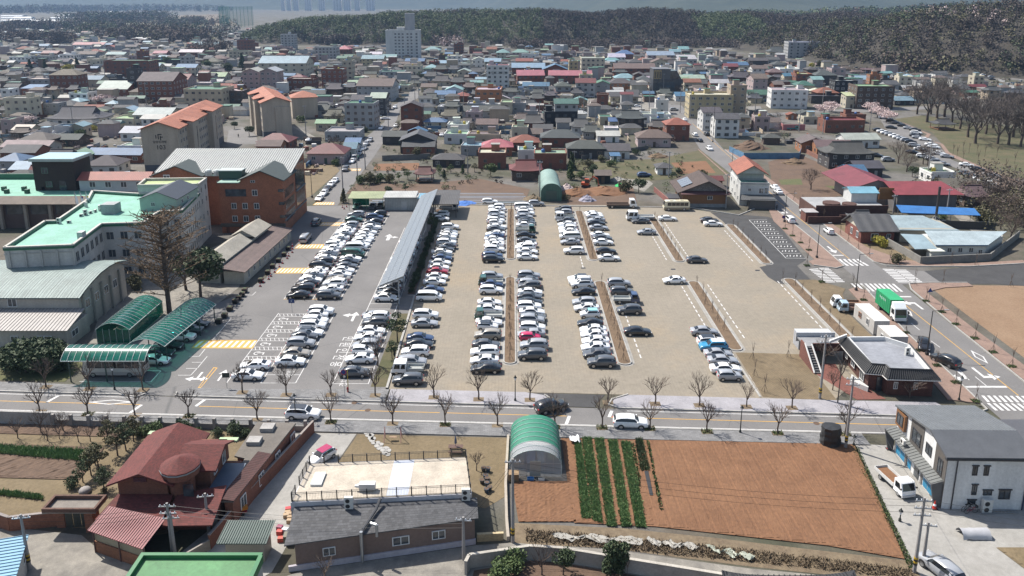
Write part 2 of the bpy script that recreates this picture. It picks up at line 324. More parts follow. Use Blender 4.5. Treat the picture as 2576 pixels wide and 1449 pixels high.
wood('hill_wood',HB,(-390,630,955,1200),7000,['bamboo','hill_twig','hill_grey','leaf_dark','leaf_olive'],'trees on the middle hill',2.2,4.5,60,.62,c1)
def c2(x,y,z):
    t=wob(x,y,60)+random.gauss(0,.25)
    if abs((x-395)-(y-760)*-.12)<9 and 640<y<860 and random.random()<.25: return 'blossom'
    return random.choice(['hill_twig','hill_twig','leaf_olive','hill_grey']) if t>-.1 else random.choice(['leaf_olive','leaf_dark','leaf_dark','hill_twig'])
wood('hill_wood',RB,(270,760,520,940),4400,['hill_twig','hill_grey','leaf_olive','leaf_dark','blossom'],'trees on the right hill',2.3,4.8,64,.62,c2)
wood('hill_wood',FB,(380,1150,1480,1850),1300,['bamboo','leaf_dark','twig'],'trees on the far right hill',4,7,40,1.5,lambda x,y,z:random.choice(['bamboo','bamboo','leaf_dark','twig']))
# distant mountains
rows=[]
for j in range(26):
    r=[]
    for i in range(111):
        x=-5500+i*100; y0=2500+ (2200 if x<-300 else (2200*max(0,1-(x+300)/900)))+wob(x,0,500)*500
        t=j/25; y=y0+t*3200; z=-3+(wob(x,y,900)*120+260*min(1,t*2.2)+wob(x,y,260)*45*min(1,t*5))*min(1,t*3.2); r.append((x,y,max(z,-3)))
    rows.append(r)
struct(part('mountains',MB().grid(rows),'far_wood',smooth=True),'hazy blue wooded mountains along the horizon')
# low woods and river trees out on the plain at the left
def woodstrip(pts,n,rmin,rmax,kinds,label,sp=8,nl=60,ls=.17):
    d={k:[] for k in kinds}
    for i in range(n):
        t=random.random()*(len(pts)-1); a=int(t); q=t-a; x=pts[a].x*(1-q)+pts[a+1].x*q+random.gauss(0,sp); y=pts[a].y*(1-q)+pts[a+1].y*q+random.gauss(0,sp*1.5); r=random.uniform(rmin,rmax); d[random.choice(kinds)].append((x,y,r*1.25,r))
    for k in kinds:
        if d[k]:
            a=np.array(d[k]); stuff(leafmass('tree_belt',a[:,:3],np.stack([a[:,3],a[:,3],a[:,3]*1.3],1),nl,a[:,3].mean()*ls,k),label,'trees')
woodstrip(gp(0,0,[(0,330),(250,290),(480,300)]),150,5,8,['twig','twig_grey'],'bare riverside trees at the far left')
woodstrip(gp(0,0,[(0,410),(300,430),(700,440)]),120,5,7,['twig','twig_grey'],'bare trees along the far left embankment',10)
woodstrip(gp(0,0,[(1150,400),(1500,360),(1700,400),(2050,420)]),230,5,8,['twig','twig','leaf_olive'],'bare trees by the river beyond the brick school',14)
woodstrip(gp(0,0,[(830,215),(1250,230),(1640,190)]),240,8,12,['leaf_dark','twig_grey'],'dark wood out on the plain',25)
woodstrip(gp(0,0,[(820,340),(1050,330)]),60,5,8,['leaf_mid','leaf_olive'],'willow green trees by the river')
woodstrip(gp(0,0,[(0,140),(600,120),(1400,110),(2200,115)]),320,10,16,['twig_grey','leaf_dark'],'far belt of trees before the mountains',80)
woodstrip(gp(0,2,[(0,480),(700,490),(1500,470),(2300,480)]),360,3,5,['twig','twig_grey'],'bare trees along the foot of the middle hill',8)
woodstrip(gp(0,3,[(830,640),(1250,690),(1500,720),(1900,720)]),150,4,6,['twig','twig_grey','leaf_olive'],'bare trees along the foot of the right hill',8)
woodstrip(gp(0,1,[(520,440),(800,450),(1230,440)]),120,4,6,['twig','twig_grey'],'bare trees in front of the hill, left of the tower block',6)
woodstrip(gp(0,1,[(1700,430),(1980,470)]),50,4,6,['twig','blossom'],'bare and blossoming trees right of the tower block',6)
woodstrip(gp(0,0,[(1950,560),(2150,500),(2300,520)]),60,3.5,5,['twig'],'reddish bare trees lining the far street',5)
for q,l in ((((1300,340),(1700,330),(2050,350)),'scrubby trees on the far left plain, middle belt'),(((1700,240),(1900,250),(2050,245)),'scrubby trees left of the golf net'),(((300,300),(700,290),(1100,300)),'trees along the river bridge'),(((0,70),(900,85),(1900,75)),'last tree belt under the mountains')): woodstrip(gp(0,0,q),170,4,9,['twig_grey','leaf_dark','twig'],l,35)
# fields on the plain
for i,(nm,pts,mt,lb) in enumerate([('field',[(600,190),(1500,150),(1700,250),(1100,260),(700,250)],'field_far',''),('field',[(1670,160),(2250,140),(2400,260),(1900,265),(1500,230)],'straw',''),('field',[(250,330),(700,320),(1000,390),(600,395)],'green_grass',''),('field',[(880,385),(1130,335),(1120,420),(950,425)],'dry_lawn',''),('field',[(1960,330),(2130,315),(2110,360),(1960,360)],'orange_dirt',''),('field',[(2000,360),(2140,360),(2170,395),(2020,390)],'green_grass','')]):
    struct(sheet(nm,gp(0,0,pts),.02+.004*i,mt),'flat field on the far left plain')
# plastic greenhouses on the plain
def farhouse(x0,x1,y,dep,lab,hh=4.):
    a=g(0,0,x0,y); b=g(0,0,x1,y); L=b.x-a.x; t=thing('greenhouse',lab,'greenhouse',((a.x+b.x)/2,a.y,0),0,'white plastic greenhouses on the plain')
    mb=MB(); rows=[]
    for i in range(7):
        an=pi*i/6; rows.append([(-L/2,dep*(1-math.cos(an))/2,hh*math.sin(an)**.7),(L/2,dep*(1-math.cos(an))/2,hh*math.sin(an)**.7)])
    part('film',mb.grid(rows),'paint',t,(.62,.64,.66))
    for sx in (-1,1): part('end_wall',MB().poly([(sx*L/2,r[0][1],r[0][2]) for r in rows]),'paint',t,(.5,.52,.54))
    return t
gl=[(80,800,250,16),(250,830,222,16),(0,640,214,18),(100,330,205,18),(500,905,188,25),(580,930,158,40),(0,310,188,25),(0,220,165,35),(130,300,182,25),(270,400,110,60),(1060,1130,122,50),(0,110,290,14),(690,800,262,14),(0,90,300,12)]
for i,(a,b,y,d) in enumerate(gl): farhouse(a,b,y,d,f'white plastic greenhouse on the far plain, {ORD[i+1]} of its kind counted from the near left')
# far apartment towers
for i,(x0,x1,yb,yt) in enumerate([(250,288,62,-20),(310,348,60,-22),(375,425,62,-20),(490,555,64,-24),(628,690,40,-24),(775,860,52,-20),(880,950,25,-25),(990,1040,30,-22),(1105,1190,28,-20)]):
    a=g(0,1,x0,yb); k_=4250/a.y; b=g(0,1,x1,yb)*k_; a=a*k_; D=a.y; H=62
    t=thing('apartment_tower',f'pale high-rise block on the far plain, {ORD[i+1]} from the left','building',((a.x+b.x)/2,D,0),0,'far high-rise blocks'); wd=b.x-a.x
    part('wall',MB().box(-wd/2,wd/2,0,18,0,H),'plaster',t,(.85,.83,.8))
    for k in range(3):
        for fl in range(0,22,2): ob('window',unit('pane'),t,(-wd/3+k*wd/3,-.02,3+fl*3),0,scale=(wd*.16,.1,1.6))
# golf practice net
a=g(0,0,2215,275); b=g(0,0,2465,275); t=thing('golf_net','tall green net cage of a golf driving range on the plain','net',((a.x+b.x)/2,a.y,0)); wd=b.x-a.x; H=Hz(a.y,65/4)
for k in range(8): part('post',MB().tube((-wd/2+wd*k/7,0,0),(-wd/2+wd*k/7,0,H),.35,n=5),'metal_paint',t,(.05,.22,.18))
for k in range(4): part('post',MB().tube((-wd/2 if k<2 else wd/2,25+25*(k%2),0),(-wd/2 if k<2 else wd/2,25+25*(k%2),H),.35,n=5),'metal_paint',t,(.05,.22,.18))
q=N('net_mesh'); q.done((.03,.25,.18),.8,Alpha=.3)
mb=MB(); mb.poly([(-wd/2,.5,H*.05),(wd/2,.5,H*.05),(wd/2,.5,H),(-wd/2,.5,H)]); mb.poly([(-wd/2,.5,H*.05),(-wd/2,60,H*.05),(-wd/2,60,H),(-wd/2,.5,H)]); mb.poly([(wd/2,.5,H*.05),(wd/2,60,H*.05),(wd/2,60,H),(wd/2,.5,H)]); part('net',mb,'net_mesh',t)
# elevated road
a=g(0,0,450,290); b=g(0,0,1480,285); t=thing('road_bridge','low grey road bridge crossing the river plain','bridge',(a.x,a.y,0)); L=b.x-a.x
part('deck',MB().box(0,L,0,10,6,7.6),'concrete',t,(.4,.4,.42)); part('parapet',MB().box(0,L,-.3,-.02,6.8,8.4),'concrete',t,(.5,.5,.52))
for k in range(9): part('pier',MB().box(L*(k+.5)/9-1,L*(k+.5)/9+1,3,7,0,6),'concrete',t,(.35,.35,.36))
# haze: one closed box of pale air round everything
hz_=N('haze_air'); hz_.t.nodes.remove(hz_.b); pv=hz_.n('VolumePrincipled'); pv.inputs['Color'].default_value=(.24,.37,.58,1); pv.inputs['Density'].default_value=.000115; pv.inputs['Anisotropy'].default_value=.25
hz_.l(pv.outputs[0],[n for n in hz_.t.nodes if n.type=='OUTPUT_MATERIAL'][0].inputs['Volume']); MATS['haze_air']=hz_.m
stuff(part('haze',MB().box(-9100,9100,-400,11100,-1.2,480),'haze_air'),'thin pale haze in the air')
# roads, car park, pavements, markings
ZA=.04
yf=lambda x:98.5-.0535*x
yn=lambda x:93.6-.049*x
road=struct(sheet('front_road',[(-170,yn(-170)),(66,yn(66)),(66,yf(66)),(-170,yf(-170))],ZA,'asphalt'),'grey asphalt road running across in front of the car park')
RR=[(66.2,60),(76.5,60),(76.4,104),(77.2,124),(78.6,150),(79.2,196),(80.9,290),(87.5,355),(92,420),(85.5,420),(79.5,355),(71.9,290),(72.0,196),(70.6,150),(67.9,123),(66.8,104)]
side=struct(sheet('side_road',RR,ZA+.004,'asphalt'),'asphalt road leading away on the right of the car park')
east=struct(sheet('east_road',[g(1,3,1570,1280),g(1,3,2576,1190),g(1,3,2900,1150),g(1,3,2900,1449),g(1,3,2250,1410),g(1,3,1800,1412),g(1,3,1745,1400)],ZA+.008,'new_asphalt'),'dark new asphalt road branching off to the right')
struct(sheet('junction_apron',[g(1,3,1150,1255),g(1,3,1570,1280),g(1,3,1745,1400),g(1,3,1400,1415),g(1,3,900,1420)],ZA+.012,'asphalt'),'asphalt apron of the crossroads')
lot_a=struct(sheet('asphalt_car_park',[(-64,yf(-64)+.2),(-18.2,yf(-18)+.2),(-18.6,140),(-20.2,205),(-41,208),(-58,207),(-54.5,181),(-50.5,150),(-53.5,140),(-66,118)],ZA+.002,'asphalt'),'asphalt car park in front of the offices')
lot_p=struct(sheet('paved_car_park',[(-18.2,103.3),(9,102.1),(46,100.1),(58,112),(60.5,150),(60.2,196),(49.5,203.5),(30,208),(-20,210),(-18.6,140)],ZA-.006,'pavers'),'beige grass-paver car park')
struct(sheet('street',[g(1,1,590,620),g(1,1,820,620),g(1,1,1200,110),g(0,1,1400,1260),g(0,1,1450,1100),g(0,1,1640,980),g(0,1,1610,800),g(0,1,1570,720),g(0,1,1520,730),g(0,1,1545,950),g(0,1,1340,1100),g(0,1,1290,1230),g(1,1,1000,20),g(1,1,840,270)],ZA,'asphalt'),'narrow asphalt street running up into the town')
struct(sheet('entrance_lane',[g(2,2,250,1062),g(2,2,935,1078),g(2,2,850,1165),g(2,2,840,1205),g(2,2,330,1190),g(2,2,300,1120)],ZA+.016,'new_asphalt'),'dark asphalt entrance to the paved car park')
lane=struct(sheet('bay_lane',[g(1,2,1995,688),g(1,2,2576,735),g(1,3,60,757),g(1,3,385,1165),g(1,3,290,1225),g(1,3,470,1410),g(1,3,240,1430),g(1,3,100,1400),g(1,3,0,1340),g(1,2,2490,1240),g(1,2,2560,1225),g(1,2,2110,770)],ZA,'new_asphalt'),'dark new asphalt lane with white parking bays')
struct(sheet('dirt_lot',[g(1,3,1800,1420),g(1,3,2900,1430),g(2,3,2900,960),g(2,3,2560,690),g(2,3,1640,0)],.02,'orange_dirt'),'bare orange dirt lot on the far right')
# raised pavements
def pave(name,pts,mat,label,z=.15): return struct(sheet(name,pts,z,mat,th=z+.05),label)
kx=lambda x:yf(x)+.25
pave('pavement',[(-170,kx(-170)),(-72,kx(-72)),(-57,kx(-57)),(-53.6,101.8),(-54.4,103.6),(-72,105.2),(-170,110)],'pavement_grey','grey block pavement by the bus canopy')
pave('pavement',[(-48.5,101.9),(-47,kx(-47)+.1),(-18,kx(-18)),(-18,103.1),(-40,103.2),(-47.5,103.6)],'pavement_grey','grey block pavement in front of the asphalt car park')
pave('pavement',[(-17.8,kx(-17.8)),(4.6,kx(4.6)),(5.6,99.8),(4.6,101.4),(1.8,102.3),(-17.8,103.2)],'pavement_lilac','pale lilac pavement left of the entrance')
pave('pavement',[(15,kx(15)),(62,kx(62)),(60,99.4),(46.5,99.9),(17,101.5),(14.6,100.2),(13.8,98.8)],'pavement_lilac','pale lilac pavement right of the entrance')
pave('pavement',[(-170,yn(-170)-.25),(46,yn(46)-.25),(46,88.6),(0,90.6),(-32,92.0),(-170,98.2)],'pavement_grey','grey block pavement on the near side of the front road')
pave('pavement',[(62.3,100.2),(66.4,99.0),(66.6,104),(67.6,123),(69.7,143),(68.3,144.6),(66.4,143.4),(64.5,122),(63,107)],'pavement_pink','pink block pavement along the side road by the tiled roof building')
pave('pavement',[(71.4,157.5),(71.8,176),(71.8,196),(71.9,205),(70.5,206),(69.3,200),(67.6,192),(66.6,161.5),(64.9,160.3),(65,157.8),(69,156)],'pavement_pink','pink block pavement between the bay lane and the side road')
pave('pavement',[(76.9,100),(76.9,104),(77.7,124),(79,143),(80,146.3),(84.5,147),(92,147),(92,145.2),(86,144.4),(81,142),(80.2,124),(80,100)],'pavement_pink','pink block pavement along the dirt lot')
pave('pavement',[(79.1,160),(79.7,196),(81.4,290),(83,290),(81.6,196),(82,170),(86,161),(98,158.7),(112,161),(112,159.3),(98,157.2),(85,157.3)],'pavement_pink','pink block pavement on the far side of the side road')
pave('pavement',[(69.7,210),(71.4,290),(71.0,290.2),(69.2,210)],'pavement_pink','narrow pink pavement beside the vacant field')
# kerbs
def kerb(pts,parent=None,w_=.22,h=.2,mat='kerb',name='kerb'):
    mb=MB(); P=[Vector((p[0],p[1],0)) for p in pts]; L=[];R=[]
    for i,p in enumerate(P):
        d=(P[min(i+1,len(P)-1)]-P[max(i-1,0)]).normalized(); n=Vector((-d.y,d.x,0))*w_/2; L.append(p+n); R.append(p-n)
    rows=[[(q.x,q.y,0) for q in L],[(q.x,q.y,h) for q in L],[(q.x,q.y,h) for q in R],[(q.x,q.y,0) for q in R]]
    return part(name,mb.grid(rows),mat,parent)
struct(kerb([(-170,yf(-170)+.13),(-57,yf(-57)+.13),(-54,100.9),(-53.2,101.9)]),'kerb of the pavement by the bus canopy')
struct(kerb([(-48.8,102.4),(-48.6,101.4),(-47.2,yf(-47)+.16),(4.8,yf(4.8)+.13),(5.9,99.2),(5.7,100.2),(4.7,101.6)]),'kerb along the far side of the front road')
struct(kerb([(16.8,101.7),(14.3,100.3),(13.6,98.7),(15.,yf(15)+.13),(62,yf(62)+.13),(66.3,97.5),(66.75,104),(67.75,123),(70.2,146)]),'kerb from the entrance round to the side road')
struct(kerb([(-170,yn(-170)-.13),(46,yn(46)-.13)]),'kerb along the near side of the front road')
struct(kerb([(65,157.9),(69,155.9),(71.3,157.3),(71.9,176),(71.9,205),(70.,207)]),'kerb of the pavement by the bay lane')
struct(kerb([(76.6,100),(76.6,104),(77.4,124),(78.8,143.5),(80,146.7),(84.5,147.2),(92,147.2)]),'kerb along the dirt lot')
struct(kerb([(81.2,290),(79.45,196),(78.9,160),(80.5,157.5),(86,157),(98,157),(112,159.1)]),'kerb on the far side of the side road')
struct(kerb([(-18.4,103.4),(-18.6,124),(-18.8,140)],w_=.35,h=.25),'low kerb wall beside the asphalt car park')
struct(kerb([(35.75,101),(35.5,116)],w_=.3,h=.12),'kerb line of the last near bay row')
struct(kerb([(-20,208.6),(49,205.3),(60.2,197.5),(69.6,207.5)],w_=.3,h=.25),'kerb along the back of the car park')
# planted islands
def island(x,w_,d0,d1,lab,rot=0.):
    def cap(r,ext=0):
        pts=[]
        for i in range(9): a=pi+pi*i/8; pts.append((x+r*math.cos(a)+rot*(d0-150),d0+r*math.sin(a)*.9))
        for i in range(9): a=pi*i/8; pts.append((x+r*math.cos(a)+rot*(d1-150),d1+r*math.sin(a)*.9))
        return pts
    o=struct(sheet('planting_island',cap(w_-.1),.17,'bark_mulch'),lab)
    sheet('gutter',cap(w_+.55),ZA+.004,'concrete_yard',o); c=cap(w_); kerb(c+[c[0]],o)
    return o
isl=[island(-.35,.95,112.2,149.5,'planted island nearest the camera, first from the left'),island(-.35,.95,162.5,203,'far planted island, first from the left'),
 island(17.75,1.05,112,147,'near planted island, second from the left'),island(18.0,1.0,162,201,'far planted island, second from the left'),
 island(36.65,1.05,117,147,'near planted island, third from the left'),island(36.7,1.0,161,195,'far planted island, third from the left'),
 island(55.3,1.0,159.5,188,'far planted island, fourth from the left beside the bay lane')]
struct(sheet('planting_strip',[(36.1,101),(46.4,100.0),(46.6,114.8),(37.9,115.4),(36.2,115.4)],ZA+.012,'dry_pavers'),'dry weedy corner by the tiled roof building')
struct(sheet('dry_lot',[(58.2,118),(61.2,117.5),(61.3,131),(64.2,141),(66,144),(62,149),(58.3,149)],ZA+.014,'dry_pavers'),'dry paver strip beside the containers')
struct(island(56.5,1.1,118.5,148.5,'near planted island by the containers'))
# painted marks
def line(a,b,wd=.13,p=None,mat='white_line',z=ZA+.009,name='lane_line'): return strip(name,a,b,wd,z,mat,p or road)
line((-170,yf(-170)-.5),(-54,yf(-54)-.5)); line((-47,yf(-47)-.5),(4,yf(4)-.5)); line((16,yf(16)-.5),(62,yf(62)-.5)); line((-170,yn(-170)+.35),(63,yn(63)+.35),.14)
ym=lambda x:(yf(x)+yn(x))/2+.1
for a,b in ((-170,-52.5),(-44,-10),(-9,7.5),(13.5,62)): line((a,ym(a)),(b,ym(b)),.13,None,'yellow_line')
for x,y0,y1 in ((-65.8,ym(-65),yf(-65)-.5),(-52.6,yn(-52)+.4,ym(-52)),(-44.2,ym(-44),yf(-44)-.5),(7.6,yn(7)+.4,ym(7)),(13.6,ym(13),yf(13)-.6)): line((x-.3,y0),(x+.3,y1),.45,name='stop_line')
def diamond(c,a,b,t,p,z=ZA+.011,rz=0):
    mb=MB(); o=[(c[0]+math.cos(rz)*u-math.sin(rz)*v,c[1]+math.sin(rz)*u+math.cos(rz)*v) for u,v in ((a,0),(0,b),(-a,0),(0,-b))]; i=[(c[0]+(q[0]-c[0])*t,c[1]+(q[1]-c[1])*t) for q in o]
    for k in range(4): mb.poly([(*o[k],z),(*o[(k+1)%4],z),(*i[(k+1)%4],z),(*i[k],z)])
    return part('diamond_mark',mb,'white_line',p)
diamond((-57,yf(-57)-2.),3.4,.7,.72,road); diamond(tuple(g(2,3,2125,695))[:2],.75,2.4,.7,side,ZA+.014); diamond(tuple(g(2,3,1395,240))[:2],.75,2.2,.7,side,ZA+.014)
def arrow(c,rz,L,p,kind='s',z=ZA+.011,k=1.):
    pts={'s':[(-.07,-1),(.07,-1),(.07,.25),(.32,.25),(0,1),(-.32,.25),(-.07,.25)],'l':[(-.07,-1),(.07,-1),(.07,.35),(-.35,.35),(-.35,.6),(-.85,.2),(-.35,-.2),(-.35,.1),(-.07,.1)],'r':[(.07,-1),(-.07,-1),(-.07,.35),(.35,.35),(.35,.6),(.85,.2),(.35,-.2),(.35,.1),(.07,.1)]}[kind]
    q=[]
    for x,y in pts: x*=L*.6*k; y*=L/2; q.append((c[0]+x*math.cos(rz)-y*math.sin(rz),c[1]+x*math.sin(rz)+y*math.cos(rz)))
    return sheet('arrow_mark',q,z,'white_line',p)
arrow(g(2,3,1490,165),0,5,side,'l',ZA+.014); arrow(g(2,3,1970,890),pi,5,side,'r',ZA+.014); arrow(g(2,3,2150,880),pi,5,side,'l',ZA+.014); arrow(g(1,3,640,1065),pi,5,side,'s',ZA+.014); arrow(g(1,3,520,1060),pi,4,side,'r',ZA+.014); arrow(g(1,3,190,690),pi,4,side,'r',ZA+.014)
arrow(g(2,1,985,285),0,4.2,lot_a,'l',ZA+.010); arrow(g(2,1,990,290),.0,4.2,lot_a,'s',ZA+.013); arrow(g(1,1,1330,940),0,5,lot_a,'s',ZA+.013); arrow(g(1,1,1345,945),0,4,lot_a,'r',ZA+.010)
arrow(g(2,0,1990,905),pi,3.6,lot_a,'l',ZA+.010); arrow(g(2,0,1992,905),pi,3.6,lot_a,'r',ZA+.013); arrow(g(2,0,2235,880),0,3.6,lot_a,'s',ZA+.010)
mb=MB(); o=[g(2,0,1990,1008),g(2,0,2020,1008),g(2,0,2190,805),g(2,0,2150,800)]; cc=sum(o,Vector())/4; i_=[cc+(q-cc)*.0+Vector(((q-cc).x*.55,(q-cc).y*.93,0)) for q in o]
for k in range(4): mb.poly([(*q.xy,ZA+.01) for q in (o[k],o[(k+1)%4],i_[(k+1)%4],i_[k])])
part('island_outline',mb,'yellow_line',lot_a)
def zebra(A0,A1,B0,B1,n,p,z=ZA+.016,fr=.5,name='crosswalk_stripe',mat='white_line'):
    for i in range(n):
        a=i/n; b=(i+fr)/n; L=lambda P,Q,t:P+(Q-P)*t
        sheet(name,[L(A0,A1,a),L(A0,A1,b),L(B0,B1,b),L(B0,B1,a)],z,mat,p)
zebra(g(1,3,570,1160),g(1,3,935,1160),g(1,3,600,1190),g(1,3,970,1190),8,side); zebra(g(1,3,595,1193),g(1,3,985,1193),g(1,3,640,1227),g(1,3,1045,1227),8,side)
zebra(g(1,3,410,1262),g(1,3,590,1402),g(1,3,500,1255),g(1,3,690,1402),10,side); zebra(g(1,3,510,1250),g(1,3,700,1400),g(1,3,610,1248),g(1,3,785,1400),10,side)
zebra(g(1,3,830,1405),g(1,3,1290,1410),g(2,3,910,34),g(2,3,1385,40),10,side)
zebra(g(1,3,1150,1258),g(1,3,1320,1402),g(1,3,1265,1262),g(1,3,1440,1402),9,side); zebra(g(1,3,1275,1266),g(1,3,1450,1402),g(1,3,1390,1268),g(1,3,1565,1400),9,side)
zebra(g(2,3,2145,1085),g(2,3,2600,1090),g(2,3,2205,1150),g(2,3,2680,1155),8,side); zebra(g(2,3,2200,1162),g(2,3,2680,1168),g(2,3,2285,1235),g(2,3,2790,1242),8,side)
line(g(1,3,505,1122),g(1,3,760,1122),.5,side,z=ZA+.014,name='stop_line'); line(g(2,3,1275,90),g(2,3,1440,90),.5,side,z=ZA+.014,name='stop_line'); line(g(2,3,1990,997),g(2,3,2400,997),.5,side,z=ZA+.014,name='stop_line')
for a,b in (((1,3,45,530),(1,3,820,1160)),((2,3,1215,40),(2,3,2520,1085))): line(g(*a),g(*b),.14,side,'yellow_line',ZA+.014)
line((76.3,217),(83.6,355),.14,side,'yellow_line',ZA+.014)
for a,b in (((305,843),(350,878)),((400,920),(450,965)),((510,1015),(550,1050)),((605,1095),(630,1115))): line(g(1,3,*a),g(1,3,*b),.13,side,z=ZA+.014)
for a,b in (((1100,70),(1160,120)),((1440,355),(1525,425)),((1640,535),(1730,600)),((1880,730),(1955,790)),((1900,800),(2025,930)),((2085,895),(2200,990))): line(g(2,3,*a),g(2,3,*b),.13,side,z=ZA+.014)
# bay lane boxes
for i in range(10):
    t=i/9; a=g(1,2,2385,765)*(1-t)+g(1,3,180,1150)*t; b=g(1,3,-10,765)*(1-t)+g(1,3,375,1152)*t
    line(a,b,.12,lane,z=ZA+.007,name='bay_line')
    if i<9:
        t2=(i+.5)/9; c=(g(1,2,2385,765)*(1-t2)+g(1,3,180,1150)*t2)*.5+(g(1,3,-10,765)*(1-t2)+g(1,3,375,1152)*t2)*.5
        for k in range(5): line((c.x-1.6+k*.75,c.y-.55),(c.x-1.2+k*.75,c.y+.6 if k%2 else c.y+.2),.2,lane,z=ZA+.007,name='bay_letter')
line(g(1,2,2385,765),g(1,3,180,1150),.12,lane,z=ZA+.01,name='bay_line')
# bays of the asphalt car park
for x in (-32.8,-38.1,-43.6): line((x,138.5),(x,199),.12,lot_a,name='bay_line')
for d in np.arange(139,198,2.45): line((-43.5,d),(-32.9,d),.1,lot_a,z=ZA+.007,name='bay_line')
line((-43.6,138.4),(-32.8,138.4),.14,lot_a,'yellow_line',name='bay_line')
line((-32.3,105.2),(-32.3,131.6),.12,lot_a,name='bay_line'); line((-37.5,105.2),(-37.5,131.6),.12,lot_a,name='bay_line'); line((-42.6,105.2),(-42.6,131.6),.12,lot_a,name='bay_line')
for d in np.arange(105.2,132,2.6): line((-37.5,d),(-32.3,d),.1,lot_a,z=ZA+.007,name='bay_line')
for k in range(6):   # disabled bays with hatched strips
    d=131.3-3.45*k
    for dd in (d,d-1.1): line((-42.6,dd),(-37.5,dd),.11,lot_a,z=ZA+.007,name='bay_line')
    for q in range(7): line((-42.3+q*.72,d-.05),(-41.9+q*.72,d-1.05),.1,lot_a,z=ZA+.007,name='bay_line')
    mb=MB(); c=(-41.2,d-2.3); n=10
    for i in range(n):
        a0=2*pi*i/n*.8; a1=2*pi*(i+1)/n*.8; z=ZA+.007
        mb.poly([(c[0]+.62*math.cos(a0),c[1]+.62*math.sin(a0),z),(c[0]+.62*math.cos(a1),c[1]+.62*math.sin(a1),z),(c[0]+.45*math.cos(a1),c[1]+.45*math.sin(a1),z),(c[0]+.45*math.cos(a0),c[1]+.45*math.sin(a0),z)])
    mb.poly([(c[0]-.1,c[1],z),(c[0]+1.1,c[1]+.1,z),(c[0]+1.1,c[1]+.28,z),(c[0]-.1,c[1]+.2,z)]); mb.poly([(c[0]+.9,c[1]-.5,z),(c[0]+1.1,c[1]-.5,z),(c[0]+1.1,c[1]+.1,z),(c[0]+.9,c[1]+.1,z)])
    part('wheelchair_symbol',mb,'white_line',lot_a)
line((-26.7,104.9),(-26.9,186),.12,lot_a,name='bay_line'); line((-21.4,104.9),(-21.6,186),.12,lot_a,name='bay_line')
for d in np.arange(105,186,2.6): line((-26.7,d),(-21.4,d),.1,lot_a,z=ZA+.007,name='bay_line')
for a,b in (((2,0,1905,690),(2,0,2005,690)),((2,0,2005,690),(2,0,2065,615)),((2,0,1790,880),(2,0,1920,880)),((2,0,1920,880),(2,0,1985,810)),((2,0,1870,812),(2,0,1985,812)),((2,0,1990,805),(2,0,2085,690)),((2,0,1930,750),(2,0,2030,750)),((2,0,2140,525),(2,0,2325,308)),((2,0,2320,305),(2,0,2250,305)),((2,0,1520,945),(2,0,1620,835)),((2,0,800,943),(2,0,1520,945)),((2,0,1300,835),(2,0,1620,835)),((2,0,1630,740),(2,0,2090,350)),((2,0,2540,75),(2,0,2576,40)),((2,0,2300,60),(2,0,2540,75))): line(g(*a),g(*b),.11,lot_a,name='bay_line')
# wheel stops painted beside the islands
def stops(x,d0,d1,side_):
    d=d0
    while d<d1: strip('wheel_stop',(x,d),(x,d+1.25),.2,ZA+.004,'white_line',lot_p); d+=2.0
stops(20.6,113.5,146,1); stops(20.6,163,190,1); stops(15.2,156.5,164,1); stops(33.9,124,147,1); stops(34.0,161.5,182,1); stops(39.3,121,147,1); stops(39.2,161.5,190,1); stops(52.7,160.5,183,1); stops(54,119,148,1); stops(36.2,102.5,107,1)
for x,y in ((2424,1238),): sheet('drain_grate',[g(1,1,x-25,y-8),g(1,1,x+25,y-8),g(1,1,x+28,y+8),g(1,1,x-28,y+8)],ZA+.004,'black_plastic',lot_p)
for x,y in ((717,1250),(1622,1262),(2470,1273)): sheet('drain_grate',[g(1,2,x-22,y-6),g(1,2,x+22,y-6),g(1,2,x+24,y+6),g(1,2,x-24,y+6)],ZA+.004,'black_plastic',lot_p)
for c,z,p in ((g(2,1,1125,1232),ZA+.012,road),(g(2,3,487,1365),ZA+.012,road),(g(2,1,990,1158),ZA+.012,road)): sheet('manhole_cover',[(c.x+.42*math.cos(2*pi*i/12),c.y+.42*math.sin(2*pi*i/12)) for i in range(12)],z,'brown_soil',p)
# speed tables, yellow and white
def hump(P,n,lab=None):
    o=sheet('speed_table',P,ZA+.012,'yellow_line',lot_a)
    A0,A1,B1,B0=P
    for i in range(n):
        L=lambda U,V,t:U+(V-U)*t; a=(i+.15)/n; b=(i+.62)/n; sh=.5/n
        a0=L(A0,A1,min(a+sh,1)); a1=L(A0,A1,min(b+sh,1)); b1=L(B0,B1,b); b0=L(B0,B1,a); m=.12
        sheet('white_bar',[L(a0,b0,m),L(a1,b1,m),L(a1,b1,1-m),L(a0,b0,1-m)],ZA+.016,'white_line',o)
hump(gp(1,1,[(665,790),(890,790),(850,826),(635,826)]),8); hump(gp(1,1,[(430,1010),(705,1010),(695,1053),(385,1053)]),9); hump(gp(1,1,[(235,1249),(548,1248),(510,1303),(188,1305)]),9)
hump([g(2,0,2000,527),g(2,0,2590,525),g(2,0,2545,611),g(2,0,1925,608)],10); hump(gp(1,1,[(610,585),(790,587),(785,614),(570,616)]),7); hump(gp(1,1,[(935,250),(1060,250),(1050,272),(915,272)]),6)
